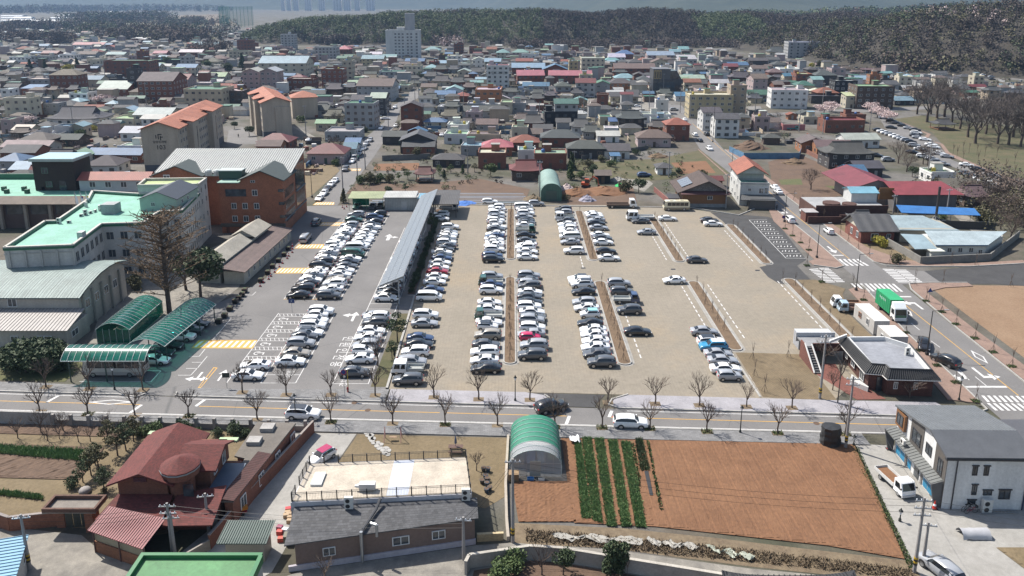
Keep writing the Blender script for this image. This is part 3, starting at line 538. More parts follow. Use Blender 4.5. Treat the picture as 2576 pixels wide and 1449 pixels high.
# lettering on the asphalt
def text_mesh(name,body,size,mat,ext=0.):
    cu=bpy.data.curves.new(name,'FONT'); cu.body=body; cu.size=size; cu.align_x='CENTER'; cu.align_y='CENTER'; cu.extrude=ext; cu.resolution_u=2
    tmp=bpy.data.objects.new(name,cu); COL.objects.link(tmp); dg=bpy.context.evaluated_depsgraph_get(); me=bpy.data.meshes.new_from_object(tmp.evaluated_get(dg)); bpy.data.objects.remove(tmp); bpy.data.curves.remove(cu)
    me.materials.clear(); me.materials.append(MATS[mat]); return me
for ch,(x,y) in (('민',(918,512)),('원',(888,572)),('인',(858,633)),('전',(826,700)),('용',(796,768))):
    c=g(2,1,x,y); o=ob('floor_letter',text_mesh('floor_letter',ch,2.0,'white_line'),lot_a,(c.x,c.y,ZA+.011)); o.rotation_euler=(0,0,-pi/2); o.scale=(1,1,1)
for ch,(x,y) in (('장애',(340,870)),('경차',(890,955))):
    c=g(2,1,x,y); o=ob('floor_letter',text_mesh('floor_letter',ch,1.3,'white_line'),lot_a,(c.x,c.y,ZA+.013)); o.rotation_euler=(0,0,pi/2)
# yards and fields
struct(sheet('concrete_yard',[(-32,91.8),(-20.5,91.3),(-22.5,80),(-24,66),(-27,63),(-35.5,66),(-32.4,73),(-30.5,80)],.03,'concrete_yard'),'pale concrete yard beside the flat roofed restaurant')
struct(sheet('alley',[(-70,50),(-20,50),(-2,50),(20,52),(42,50),(42,64),(24,66.5),(10,69.3),(0,70.3),(-4,69.9),(-21,66.2),(-27,63),(-35.5,66),(-42,68.5),(-46,71.5),(-58,73.3),(-70,75)],.026,'old_concrete'),'worn concrete alley along the bottom edge')
struct(sheet('concrete_drive',[(44.2,89),(48,88.6),(62,88),(72,87),(72,50),(41.5,50),(40.5,66.5),(42,75)],.034,'concrete_yard'),'pale concrete drive by the modern white building')
struct(sheet('lawn',[(-20.3,91.2),(-.6,90.4),(-.9,78),(-3,76),(-22.3,80.5)],.02,'dry_lawn'),'dry lawn behind the flat roofed restaurant')
struct(sheet('garden',[(-80,96),(-32.3,91.9),(-33,80),(-36,72),(-42,70.5),(-46,72.5),(-58,74.5),(-80,77)],.02,'dry_lawn'),'dry garden lawn around the red brick house')
struct(sheet('bank',[(-.2,70.2),(10,69.5),(24,66.8),(42,64),(41,67.5),(30,69.5),(22,71),(12,72.6),(0,73.5)],.016,'straw'),'rough straw bank below the ploughed field')
def soilbed(name,pts,lab,mat='red_soil',step=.3,fur=1.45,fd=.07,rough=.05,diag=0.,sx=None):
    sx=sx or step
    xs=[p[0] for p in pts]; ys=[p[1] for p in pts]; x0,x1,y0,y1=min(xs),max(xs),min(ys),max(ys)
    def ins(x,y):
        c=False; j=len(pts)-1
        for i in range(len(pts)):
            if (pts[i][1]>y)!=(pts[j][1]>y) and x<(pts[j][0]-pts[i][0])*(y-pts[i][1])/(pts[j][1]-pts[i][1])+pts[i][0]: c=not c
            j=i
        return c
    nx=int((x1-x0)/sx)+1; ny=int((y1-y0)/step)+1; idx={}; v=[]; f=[]
    for j in range(ny+1):
        for i in range(nx+1):
            x=x0+i*sx; y=y0+j*step
            if ins(x,y):
                ph=((x+diag*y+.35*wob(x*.6,y,6))/fur)%1 if fur else 0; tr=-fd*math.exp(-((ph-.5)*fur/.09)**2)+fd*.12*math.exp(-(((ph-.5)*fur-.2)/.1)**2)
                idx[i,j]=len(v); v.append((x,y,.14+tr+random.gauss(0,rough*.3)+rough*wob(x,y,1.7)))
    for j in range(ny):
        for i in range(nx):
            q=[(i,j),(i+1,j),(i+1,j+1),(i,j+1)]
            if all(k in idx for k in q): f.append(tuple(idx[k] for k in q))
    me=bpy.data.meshes.new(name); me.from_pydata(v,[],f); me.materials.append(MATS[mat]); me.update(); o=ob(name,me); sheet('soil_base',pts,.105,mat,o); return struct(o,lab)
soilbed('ploughed_field',[(16.2,89.8),(44,88.9),(40.2,67.8),(33,69.8),(15.6,72.8)],'wide red ploughed field with thin furrows','red_soil',.4,1.5,.11,.02,.04,.1)
soilbed('ploughed_field',[(0,80.9),(7.6,80.9),(7.2,74.4),(7.0,73.6),(.7,73.6)],'small red soil patch in front of the green tunnel','red_soil',.25,1.1,.05,.08)
soilbed('ploughed_field',[(6.4,90.2),(8.2,90.1),(16.2,89.8),(15.6,72.8),(6.8,73.4),(6.6,80)],'sandy soil strip under the leek rows','red_soil',.3,0,.0,.04)
soilbed('ploughed_field',[(-80,90),(-52,88),(-51.5,81.2),(-80,82.5)],'brown vegetable plot in the garden, nearer half','brown_soil',.35,.9,.1,.08,4.)
soilbed('ploughed_field',[(-80,95.5),(-50,93.4),(-50,90.4),(-80,92)],'brown vegetable plot in the garden by the wall','brown_soil',.4,.9,.06,.08,4.)
soilbed('ploughed_field',[(50.5,69.5),(66,69.5),(66,55),(55,55)],'ridged vegetable bed at the bottom right','dry_lawn',.28,.0,.0,.03)
def blades(name,pts,n,hh,mat,lab,cat='crop row',wd=.05,lean=.35,group=None,kind=None):
    A,B,C,D_=[np.array((p[0],p[1])) for p in pts]; u=np.random.rand(n,1); v=np.random.rand(n,1); base=(A*(1-u)+B*u)*(1-v)+(D_*(1-u)+C*u)*v
    an=np.random.uniform(0,6.28,n); dx=np.stack([np.cos(an),np.sin(an)],1); H=np.random.uniform(.65,1.15,(n,1))*hh; le=np.random.normal(0,lean,(n,2))*hh
    p0=np.concatenate([base-dx*wd,np.full((n,1),.05)],1); p1=np.concatenate([base+dx*wd,np.full((n,1),.05)],1); p2=np.concatenate([base+le+dx*wd*.5,H+.05],1); p3=np.concatenate([base+le-dx*wd*.5,H+.05],1)
    vv=np.stack([p0,p1,p2,p3],1).reshape(-1,3); me=bpy.data.meshes.new(name); me.vertices.add(4*n); me.vertices.foreach_set('co',vv.ravel()); me.loops.add(4*n); me.loops.foreach_set('vertex_index',np.arange(4*n)); me.polygons.add(n)
    me.polygons.foreach_set('loop_start',np.arange(0,4*n,4)); me.polygons.foreach_set('loop_total',np.full(n,4)); me.materials.append(MATS[mat]); me.update(calc_edges=True); o=ob(name,me)
    o['kind']='stuff'; o['label']=lab; o['category']=cat; return o
rows_=[((630,105),(690,105),(800,880),(700,880)),((705,65),(800,65),(910,930),(810,900)),((830,70),(920,70),(1050,955),(955,955)),((965,90),(1055,90),(1200,960),(1100,960)),((1095,105),(1190,110),(1350,965),(1245,965))]
for i,r in enumerate(rows_): blades('leek_row',[g(3,2,*q) for q in r],5200,.3,'leaf_crop',f'dense green leek row, {ORD[i+1]} from the green tunnel')
blades('net_row',gp(3,2,[(1240,75),(1310,75),(1385,400),(1290,400)]),1500,.3,'leaf_dark','dark green netted row right of the leeks'); 
struct(sheet('mulch_film',gp(3,2,[(1330,405),(1370,405),(1420,650),(1385,650)]),.2,'black_plastic'),'strip of black mulch film')
blades('cabbage_row',gp(3,2,[(1355,100),(1375,100),(1515,800),(1490,800)]),420,.22,'leaf_mid','thin row of small green plants beside the ploughed field',wd=.12); blades('cabbage_row',gp(3,2,[(1205,130),(1230,130),(1300,560),(1280,560)]),300,.22,'leaf_mid','thin row of small green plants left of the netted row',wd=.12)
blades('leek_row',[g(3,0,-20,150),g(3,0,0,225),g(3,0,900,310),g(3,0,900,200)],4200,.5,'leaf_crop','green leek row across the garden plot'); blades('leek_row',[g(3,0,-20,590),g(3,0,-20,640),g(3,0,430,690),g(3,0,430,650)],900,.4,'leaf_crop','short leek row at the lawn edge')
blades('verge_grass',[(43.2,88.3),(44.3,88.3),(42.0,75),(41.2,75)],1300,.13,'leaf_mid','strip of grass between field and drive','grass',.06); blades('verge_grass',[(41.2,75),(42.0,75),(40.6,66.5),(39.9,66.5)],900,.13,'leaf_mid','lower strip of grass between field and drive','grass',.06)
for k in range(7): blades('vegetable_row',[(52.5+k*.1,68-k*1.9),(66,68-k*1.9),(66,67.5-k*1.9),(52.5+k*.1,67.5-k*1.9)],700,.16,'leaf_olive' if k%2 else 'straw',f'low weedy ridge in the bottom right bed, {ORD[k+1]} from the top',wd=.08)
# straw weeds on the bank and torn white film
blades('dry_weeds',[(1.5,70.6),(22,67.8),(22,69.6),(1.5,72.4)],2600,.26,'straw','dry straw-coloured weeds on the bank','weeds',.06,.6); blades('dry_weeds',[(22,67.8),(40,65),(40,66.4),(22,69.6)],1800,.26,'straw','dry weeds on the right part of the bank','weeds',.06,.6)
def rumple(name,pts,lab,col=(.36,.34,.3),amp=.06,nx=26,ny=5,cat='sheet',mat='paint'):
    A,B,C,D_=[Vector((p[0],p[1],0)) for p in pts]; rows=[]
    for j in range(ny):
        v=j/(ny-1); rows.append([])
        for i in range(nx):
            u=i/(nx-1); p=(A*(1-u)+B*u)*(1-v)+(D_*(1-u)+C*u)*v; rows[-1].append((p.x+random.gauss(0,.06),p.y+random.gauss(0,.12)+.25*math.sin(u*17+v*2),.22+amp*abs(math.sin(u*23+v*5))+random.gauss(0,.05)))
    return tag(part(name,MB().grid(rows),mat,col=col,smooth=True),lab,cat)
rumple('ground_cover_film',[g(3,2,390,1045),g(3,2,1320,1080),g(3,2,1310,1145),g(3,2,430,1090)],'long strip of torn white film lying on the bank'); rumple('ground_cover_film',[g(3,2,1340,1090),g(3,2,1870,1150),g(3,2,1850,1195),g(3,2,1380,1135)],'shorter strip of torn white film on the bank'); rumple('ground_cover_film',[g(3,2,1950,1165),g(3,2,2450,1265),g(3,2,2400,1300),g(3,2,2000,1210)],'greenish white film at the right end of the bank',(.34,.36,.29))
# land around the back of the car park
for nm,pts,mt,lb in [('field',[(1,1,1010,400),(1,1,1650,400),(1,1,2250,350),(1,2,180,455),(1,2,140,560),(1,1,2000,600),(1,1,900,500)],'brown_soil','bare planted field behind the solar canopy'),
 ('field',[(1,1,1200,200),(1,1,1640,190),(1,1,1650,265),(1,1,1180,270)],'red_soil','red ridged plot behind the little pavilion'),
 ('film_rows',[(1,1,1000,470),(1,2,130,480),(1,2,140,565),(1,1,2050,590),(1,1,1000,520)],'straw','rows of dark film along the back of the car park'),
 ('field',[(1,2,560,190),(1,2,1450,150),(1,2,1900,60),(1,2,2190,300),(1,2,1400,370),(1,2,560,310)],'rough_grass','rough vacant field beside the side road'),
 ('field',[(1,2,1600,190),(1,2,1950,170),(1,2,2050,290),(1,2,1700,300)],'red_soil','orange bare patch in the vacant field'),
 ('yard',[(1,2,1020,300),(1,2,1320,320),(1,2,1420,400),(1,2,1330,480),(1,2,1200,440),(1,2,1130,360)],'old_concrete','grey yard by the dark hut'),
 ('dirt_patch',[(1,2,520,420),(1,2,1220,440),(1,2,1260,600),(1,2,1000,650),(1,2,560,620)],'brown_soil','churned brown soil by the digger'),
 ('field',[(1,3,0,180),(1,3,300,100),(1,3,520,190),(1,3,960,410),(1,3,900,480),(1,3,560,560),(1,3,380,620),(1,3,40,380)],'brown_soil','brown garden plots across the side road'),
 ('field',[(1,3,110,360),(1,3,330,350),(1,3,350,410),(1,3,130,410)],'green_grass','green plot in the brown gardens'),
 ('field',[(1,3,570,420),(1,3,920,430),(1,3,900,470),(1,3,640,450)],'green_grass','bright green crop strip in the brown gardens'),
 ('lawn',[(1,3,650,800),(1,3,800,780),(1,3,1380,1000),(1,3,1550,1220),(1,3,1250,1200),(1,3,1000,1060)],'dry_lawn','dry lawn beside the tiled brick house'),
 ('field',[(1,1,460,190),(1,1,780,190),(1,1,840,270),(1,1,560,520),(1,1,470,560)],'dry_lawn','dry vacant lot between brick offices and street'),
 ('park_lawn',[(0,3,1260,1200),(0,3,1560,1160),(0,3,2576,1300),(0,3,2900,1400),(1,3,2900,420),(1,3,2400,330),(1,3,1850,120),(0,3,1650,1330)],'rough_grass','grassy park slope on the right'),
 ('park_lawn',[(0,3,2000,830),(0,3,2576,960),(0,3,2576,1060),(0,3,1950,880)],'green_grass','green bank below the white tent'),
 ('park_road',[(0,3,1130,1200),(0,3,1260,1210),(0,3,1480,1330),(0,3,1700,1449),(1,3,1850,160),(1,3,2576,430),(1,3,2700,520),(1,3,2400,420),(1,3,1800,210),(1,3,1560,90),(1,3,1400,0),(0,3,1180,1290)],'asphalt','parking road along the park'),
 ('alley',[(1,3,1800,600),(1,3,1900,640),(1,3,2200,870),(1,3,2050,880),(1,3,1850,700)],'old_concrete','narrow concrete lane beside the white factory'),
 ('park_path',[(0,3,1330,1220),(0,3,1560,1320),(0,3,1640,1350),(0,3,1600,1400),(1,3,1760,0),(1,3,1830,90),(1,3,2200,250),(1,3,2576,400),(1,3,2576,430),(1,3,2180,270),(1,3,1800,110),(1,3,1730,0),(0,3,1560,1390),(0,3,1600,1350),(0,3,1500,1310)],'pavement_pink','winding pink path through the park'),
 ('road',[(0,2,600,1010),(0,2,1330,960),(0,2,1440,1000),(0,2,1420,1110),(0,2,700,1090)],'old_concrete','pale open car park in the town'),
 ('road',[(0,2,1330,930),(0,2,1450,950),(0,2,1640,1080),(0,2,1800,1200),(0,2,1800,1320),(0,2,1620,1160),(0,2,1380,1080)],'asphalt','street bending past the pale open car park'),
 ('road',[(0,3,0,1170),(0,3,600,1120),(0,3,1000,1130),(0,3,1600,1100),(0,3,1600,1070),(0,3,900,1090),(0,3,0,1140)],'asphalt','street along the shops on the right'),
 ('yard',[(0,0,2300,1310),(0,0,2440,1280),(0,0,2576,1360),(0,1,20,1449),(0,0,2280,1449)],'asphalt','asphalt yard between the apartment blocks'),
 ('yard',[(0,1,360,1270),(0,1,430,1290),(0,1,600,1380),(0,1,560,1400)],'old_concrete','lane beside apartment block'),
 ('lawn',[(1,0,530,60),(1,0,860,60),(1,0,890,110),(1,0,560,110)],'green_grass','lawn patch among the houses at the left'),
 ('sports_court',[(0,1,200,785),(0,1,330,780),(0,1,300,900),(0,1,190,890)],'green_grass','green court in front of the long gym'),
 ('school_yard',[(1,0,1100,1449),(1,0,2500,900),(1,0,2576,1100),(2,0,2400,0),(2,0,1900,380),(2,0,1350,560),(2,0,900,560)],'old_concrete','worn yard under the bare conifer')]:
    k=.022+random.random()*.01; o=struct(sheet(nm,[g(*p) for p in pts],k,mt),lb)
# vehicles
WHEEL={}
def wheel_mesh(r,w_):
    k=(r,w_)
    if k not in WHEEL:
        def cyl(r0,r1,y0,y1,mat,nm,n=14):
            mb=MB(); rows=[]
            for rr,y in ((0.001,y0),(r0,y0),(r1,(y0+y1)/2),(r0,y1),(0.001,y1)): rows.append([(rr*math.cos(2*pi*i/n),y,rr*math.sin(2*pi*i/n)) for i in range(n+1)])
            return mb.grid(rows).mesh(nm,mat,False)
        t=cyl(r*.97,r,-w_/2,w_/2,'tyre','tyre'); mb=MB(); n=10
        for sgn in (-1,1):
            y=sgn*(w_/2+.012); ring=[(r*.66*math.cos(2*pi*i/n),y,r*.66*math.sin(2*pi*i/n)) for i in range(n)]; mb.poly(ring if sgn<0 else ring[::-1])
        mb.tube((0,-w_/2-.01,0),(0,w_/2+.01,0),r*.2,n=6)
        WHEEL[k]=(t,mb.mesh('rim','rim'))
    return WHEEL[k]
# loft stations: x, z_low, z_belt, half width, z_top, half width at top
CARS={
'sedan':dict(L=[(2.33,.30,.56,.66,.60,.55),(2.24,.2,.66,.80,.70,.62),(1.75,.17,.8,.89,.86,.7),(1.05,.17,.90,.91,.955,.74),(.32,.17,.95,.915,1.385,.60),(-.35,.17,.97,.915,1.455,.61),(-1.05,.17,.98,.91,1.37,.585),(-1.72,.18,.98,.9,1.085,.66),(-2.2,.22,.96,.83,1.02,.66),(-2.31,.32,.84,.7,.88,.6)],wb=(1.38,-1.35),r=.325),
'suv':dict(L=[(2.30,.34,.72,.70,.78,.6),(2.2,.25,.84,.84,.92,.68),(1.75,.22,.97,.915,1.05,.74),(1.1,.22,1.05,.93,1.13,.78),(.5,.22,1.08,.935,1.6,.66),(-.4,.22,1.1,.935,1.69,.67),(-1.3,.22,1.12,.93,1.66,.66),(-1.95,.22,1.13,.92,1.5,.66),(-2.25,.28,1.08,.86,1.16,.72),(-2.32,.36,.9,.76,.95,.68)],wb=(1.35,-1.33),r=.36),
'hatch':dict(L=[(1.78,.3,.62,.6,.68,.52),(1.7,.2,.74,.72,.82,.6),(1.3,.18,.86,.78,.95,.66),(.85,.18,.93,.795,1.02,.68),(.3,.18,.98,.8,1.42,.58),(-.4,.18,1.0,.8,1.49,.59),(-1.1,.18,1.02,.795,1.45,.58),(-1.55,.2,1.02,.78,1.3,.58),(-1.75,.26,.98,.72,1.05,.62),(-1.79,.32,.8,.66,.86,.6)],wb=(1.12,-1.15),r=.29),
'van':dict(L=[(2.5,.34,.78,.72,.86,.62),(2.4,.25,.95,.86,1.02,.7),(2.0,.22,1.05,.92,1.2,.76),(1.6,.22,1.1,.94,1.45,.74),(1.05,.22,1.12,.945,1.82,.74),(.0,.22,1.13,.945,1.9,.75),(-1.2,.22,1.14,.945,1.9,.75),(-2.2,.22,1.14,.94,1.84,.74),(-2.5,.26,1.1,.9,1.4,.78),(-2.56,.36,.9,.82,.95,.76)],wb=(1.6,-1.5),r=.34)}
CARM={}
def car_meshes(kind):
    if kind in CARM: return CARM[kind]
    c=CARS[kind]; rows=[]; L=c['L']; n=len(L)
    def ring(st):
        x,zl,zb,w_,zt,wt=st; h=[(0,zl),(w_*.82,zl),(w_,zl+(zb-zl)*.35),(w_*1.0,zl+(zb-zl)*.7),(w_*.955,zb),(wt,zt-(.03 if zt-zb>.2 else .01)),(wt*.5,zt+.012),(0,zt+.02)]
        return [(x,-a,z) for a,z in h]+[(x,a,z) for a,z in h[-2::-1]]
    rows=[ring(s) for s in L]; mb=MB(); mb.grid(rows); mb.poly(rows[0]); mb.poly(rows[-1][::-1])
    # dark arches
    body=mb.mesh(kind+'_body','car_paint',True)
    me=body
    def pan(fn,nm,inset=.9,off=.012,mat='car_glass'):
        m2=MB()
        for q in fn:
            vs=[Vector(p) for p in q]; ce=sum(vs,Vector())/len(vs); nn=(vs[1]-vs[0]).cross(vs[2]-vs[0]).normalized()
            if nn.dot(Vector((ce.x*.15,ce.y,ce.z-.7)))<0: nn=-nn
            m2.poly([ce+(v-ce)*inset+nn*off for v in vs])
        return m2.mesh(nm,mat)
    T=[i for i in range(n) if L[i][4]-L[i][2]>.2]; f0=T[0]; f1=T[-1]
    top=lambda i:rows[i][5:10]     # five points over the roof
    ws=[[top(f0-1)[k],top(f0-1)[k+1],top(f0)[k+1],top(f0)[k]] for k in range(4)]
    def strip_(i,j,nm,inx=.93):
        a=[Vector(p) for p in top(i)]; b=[Vector(p) for p in top(j)]; m2=MB()
        lo=[a[0].lerp(b[0],.08),a[4].lerp(b[4],.08)]; hi=[a[0].lerp(b[0],.93),a[4].lerp(b[4],.93)]
        def shrink(p,q): m=(p+q)/2; return [m+(p-m)*inx,m+(q-m)*inx]
        l=shrink(*lo); h_=shrink(*hi); mid=lambda P,zz:[P[0],Vector((P[0].x,P[0].y*.5,P[0].z+zz)),Vector((P[0].x,0,P[0].z+zz*1.25)),Vector((P[1].x,P[1].y*.5,P[1].z+zz)),P[1]]
        up=Vector((.0,0,.022)); m2.grid([[p+up for p in mid(l,.042)],[p+up for p in mid(h_,.042)]]); return m2.mesh(nm,'car_glass',True)
    wsm=strip_(f0-1,f0,'windscreen'); rwm=strip_(f1+1,f1,'rear_window') if L[f1+1][4]-L[f1+1][2]<.2 else strip_(f1+1,f1,'rear_window')
    def sidew(sg):
        i0=4; m2=MB(); 
        P=lambda i,t:(Vector(rows[i][4]).lerp(Vector(rows[i][5]),t))
        lo=[P(f0-1,.3).lerp(P(f0,.1),.35)]; pts_lo=[]; pts_hi=[]
        pts_lo=[P(f0-1,0).lerp(P(f0,0),.3)]+[P(i,.12) for i in range(f0,f1+1)]+[P(f1,.12).lerp(P(f1+1,.5),.45)]
        pts_hi=[pts_lo[0]+Vector((0,0,.03))]+[P(i,.86) for i in range(f0,f1+1)]+[P(f1,.8).lerp(P(f1+1,.9),.3)]
        off=Vector((0,-.015,.008)); pts_lo=[p+off for p in pts_lo]; pts_hi=[p+off for p in pts_hi]
        if sg>0: pts_lo=[Vector((p.x,-p.y,p.z)) for p in pts_lo]; pts_hi=[Vector((p.x,-p.y,p.z)) for p in pts_hi]
        m2.grid([pts_lo,pts_hi]); return m2.mesh('side_window','car_glass')
    sw=(sidew(-1),sidew(1))
    hl=MB().box(-.1,.06,-.16,.16,-.06,.06).mesh('headlight','lamp_clear'); tl=MB().box(-.05,.07,-.15,.15,-.07,.07).mesh('taillight','lamp_red'); mi=MB().box(-.08,.08,-.11,.11,-.07,.07).mesh('mirror','car_paint')
    gr=MB().box(-.02,.03,-.4,.4,-.07,.07).mesh('grille','black_plastic'); pl=MB().box(-.01,.02,-.26,.26,-.06,.06).mesh('number_plate','paint')
    x=c['wb']; m3=[]
    ar=[]
    for xx in x:
        for sg in (-1,1):
            mb=MB(); nn=12; w_=max(s[3] for s in L); R=c['r']*1.2; y=sg*(w_*.985); ringp=[(xx+R*math.cos(pi*i/nn),y+sg*.012,c['r']+R*math.sin(pi*i/nn)) for i in range(nn+1)]
            ringp=[(xx+R,y+sg*.012,.2)]+ringp+[(xx-R,y+sg*.012,.2)]; mb.poly(ringp if sg<0 else ringp[::-1]); ar.append(mb.mesh('wheel_arch','black_plastic'))
    CARM[kind]=dict(body=body,ws=wsm,rw=rwm,sw=sw,hl=hl,tl=tl,mi=mi,gr=gr,pl=pl,ar=ar,c=c); return CARM[kind]
PAINT=dict(w=(.78,.78,.78),s=(.31,.32,.34),g=(.075,.079,.087),k=(.014,.014,.016),b=(.035,.06,.13),r=(.33,.015,.03),n=(.012,.075,.055),t=(.29,.26,.22),c=(.02,.2,.36),m=(.5,.02,.09),y=(.06,.06,.065))
CNAME=dict(w='white',s='silver',g='dark grey',k='black',b='dark blue',r='red',n='dark green',t='champagne',c='bright blue',m='crimson',y='charcoal')
KNAME=dict(s='sedan',u='suv',h='hatch',v='van'); KLAB=dict(s='sedan',u='SUV',h='small hatchback',v='van',p='pickup truck')
def car(kind,colc,x,y,rz,label,group=None,detail=2,roofcol=None,name=None):
    k=KNAME[kind]; m=car_meshes(k); L=m['c']['L']; col=PAINT[colc]; jit=1+random.uniform(-.07,.05); col=tuple(min(1,q*jit) for q in col)
    sc=random.uniform(.97,1.03)
    o=thing({'sedan':'sedan_car','suv':'suv_car','hatch':'small_car','van':'passenger_van'}[k],label,{'van':'van'}.get(k,'car'),(x,y,ZA+.004),rz,group); o.scale=(sc,1,random.uniform(.95,1.05))
    b=ob('body',m['body'],o,col=col)
    ob('windscreen',m['ws'],o); ob('rear_window',m['rw'],o); ob('side_window',m['sw'][0],o); ob('side_window',m['sw'][1],o)
    if roofcol: part('roof_panel',MB().box(-1.3 if k!='suv' else -1.7,.35,-.58,.58,L[5][4]+.004,L[5][4]+.045),'car_paint',o,roofcol)
    r=m['c']['r']; tm,rm=wheel_mesh(r,.21); wy=max(s[3] for s in L)-.085
    i=0
    for xx in m['c']['wb']:
        for sg in (-1,1):
            wv=ob('wheel',tm,o,(xx,sg*wy,r)); 
            if detail>1: ob('rim',rm,wv); ob('wheel_arch',m['ar'][i],o)
            i+=1
    if detail>1:
        fx,fw,fz=L[1][0],L[1][3],L[1][2]; bx,bw,bz=L[-2][0],L[-2][3],L[-2][2]
        for sg in (-1,1):
            ob('headlight',m['hl'],o,(fx+.0,sg*(fw-.17),fz-.06)); ob('taillight',m['tl'],o,(bx-.05,sg*(bw-.16),bz-.12)); ob('mirror',m['mi'],o,(L[3][0]-.25,sg*(L[3][3]+.09),L[3][2]+.1),col=col)
        ob('grille',m['gr'],o,(L[0][0]-.01,0,L[0][2]-.1)); ob('number_plate',m['pl'],o,(L[-1][0]-.015,0,.66),col=(.7,.7,.7))
    return o
def truck(colc,x,y,rz,label,group=None,bedcol=None,cargo=None,L=5.1,crew=False,big=1.,cabcol=None,name='pickup_truck'):
    """flatbed with a cab over the front axle; forward +x"""
    o=thing(name,label,'truck',(x,y,ZA+.004),rz,group); col=cabcol or PAINT[colc]; bc=bedcol or col; W2=.87*big; hc=1.95*big; cl=(2.3 if crew else 1.55)*big; f=L/2; zb=.42*big
    mb=MB(); side=[(f,zb),(f,zb+.55*big),(f-.35*big,hc-.12),(f-.5*big,hc),(f-cl+.05,hc),(f-cl,zb)]
    mb.hull8([(a,-W2,z) for a,z in side],[(a,W2,z) for a,z in side]); part('cab',mb,'car_paint',o,col)
    gz=zb+.62*big; P0=(f-.02,gz); P1=(f-.33*big,hc-.16)
    part('windscreen',MB().poly([(P0[0]+.012,-W2+.1,P0[1]),(P0[0]+.012,W2-.1,P0[1]),(P1[0]+.012,W2-.14,P1[1]),(P1[0]+.012,-W2+.14,P1[1])]),'car_glass',o)
    for sg in (-1,1):
        for a,b in (((f-.35*big,f-1.3*big),(f-1.4*big,f-2.1*big)) if crew else ((f-.35*big,f-1.3*big),)):
            p=[(a,sg*(W2+.012),gz),(b,sg*(W2+.012),gz),(b,sg*(W2+.012),hc-.2),(a-.22*big,sg*(W2+.012),hc-.2)]; part('side_window',MB().poly(p if sg>0 else p[::-1]),'car_glass',o)
        ob('headlight',car_meshes('sedan')['hl'],o,(f-.0,sg*(W2-.2),zb+.25)); ob('mirror',car_meshes('sedan')['mi'],o,(f-.15,sg*(W2+.14),gz+.25),col=(.02,.02,.02))
    part('bumper',MB().box(f-.05,f+.07,-W2,W2,zb-.15,zb+.1),'paint',o,tuple(min(1,c*.8) for c in col))
    part('chassis',MB().box(-f+.05,f-.3,-.4,.4,zb-.05,zb+.16),'black_plastic',o)
    part('bed_floor',MB().box(-f,f-cl-.12,-W2,W2,zb+.22,zb+.3),'metal_paint',o,tuple(c*.7 for c in bc))
    for a in (((-f,f-cl-.12,-W2,-W2+.05)),((-f,f-cl-.12,W2-.05,W2)),((-f,-f+.05,-W2+.05,W2-.05)),((f-cl-.17,f-cl-.12,-W2+.05,W2-.05))): part('bed_board',MB().box(a[0],a[1],a[2],a[3],zb+.3,zb+.68),'metal_paint',o,bc)
    r=.34*big; tm,rm=wheel_mesh(round(r,3),.22*big)
    for xx in (f-.75*big,-f+1.15*big):
        for sg in (-1,1): w_=ob('wheel',tm,o,(xx,sg*(W2-.12),r)); ob('rim',rm,w_)
    if cargo: tag(part(cargo[0],MB().box(-f+.15,f-cl-.3,-W2+.15,W2-.15,zb+.31,zb+.31+cargo[1]),cargo[2],o,cargo[3]),'load','load') if False else part(cargo[0],MB().box(-f+.15,f-cl-.3,-W2+.15,W2-.15,zb+.31,zb+.31+cargo[1]),cargo[2],o,cargo[3])
    return o
CARC=0
def lotcol(prefix,X,ents,rowname,face,group):
    global CARC
    n=len(ents)
    for i,(r,yl,code) in enumerate(ents):
        d=G(1288,362.25*r+yl/4).y+.85; nth=n-i; ordl=f'{ORD[nth]} from near end' if nth<=n//2 else f'{ORD[i+1]} from far end'
        fl=face if random.random()<.78 else 1-face
        if code[-1] in '<>': fl=1 if code[-1]=='>' else 0; code=code[:-1]
        rz=(0 if fl else pi)+random.gauss(0,.02); x=X+random.gauss(0,.16)
        kd,cc=code[0],code[1]
        lab=f'{CNAME[cc]} {KLAB[kd]}, {ordl}, {rowname}'
        if kd=='p': truck(cc,x,d,rz,lab,group,bedcol=dict(a=(.55,.57,.55),b=(.03,.03,.035)).get(code[2:3] or 'a'),L=4.9,crew=len(code)>3)
        else:
            rc=dict(k=(.02,.02,.02),c=(.25,.62,.66),w=(.75,.75,.75)).get(code[2:3])
            car(kd,cc,x,d,rz,lab,group,roofcol=rc)
        CARC+=1
def rw(s):
    out=[]; r=1
    for t in s.split():
        if t.startswith('#'): r=int(t[1:]); continue
        y,c=t.split(':'); out.append((r,int(y),c))
    return out
lotcol('A',-40.9,rw('#1 745:us 790:sn 850:us 880:sk 905:sw 930:sw 960:sk 985:sw 1010:sg 1032:sw 1057:uw 1087:sw 1125:sw 1160:sk 1190:sw 1225:uk 1265:uk 1315:sw 1350:sw 1380:sk 1412:sw 1445:sk 1503:uk 1564:sk<'),'left column of asphalt double row',0,'cars parked in the asphalt double row')
lotcol('A',-35.3,rw('#1 735:uk 772:ub 812:sk 842:sk 868:sw 895:sg 925:sw 955:sw 985:sw 1012:sw 1047:sw 1080:vw 1150:vn> 1190:sw 1225:sk 1265:sg 1315:sw 1355:sw 1405:st 1449:uw 1502:sw 1570:ug>'),'right column of asphalt double row',1,'cars parked in the asphalt double row')
lotcol('A',-34.7,rw('#2 285:uw> 318:hw> 385:uw> 432:uw> 500:swk> 537:sg> 615:us> 715:st> 800:sw>'),'row beside the disabled bays',1,'cars beside the disabled bays')
lotcol('A',-39.8,rw('#2 838:sw< 940:sw>'),'front left pair on the asphalt',1,'pair of cars at the front of the asphalt car park')
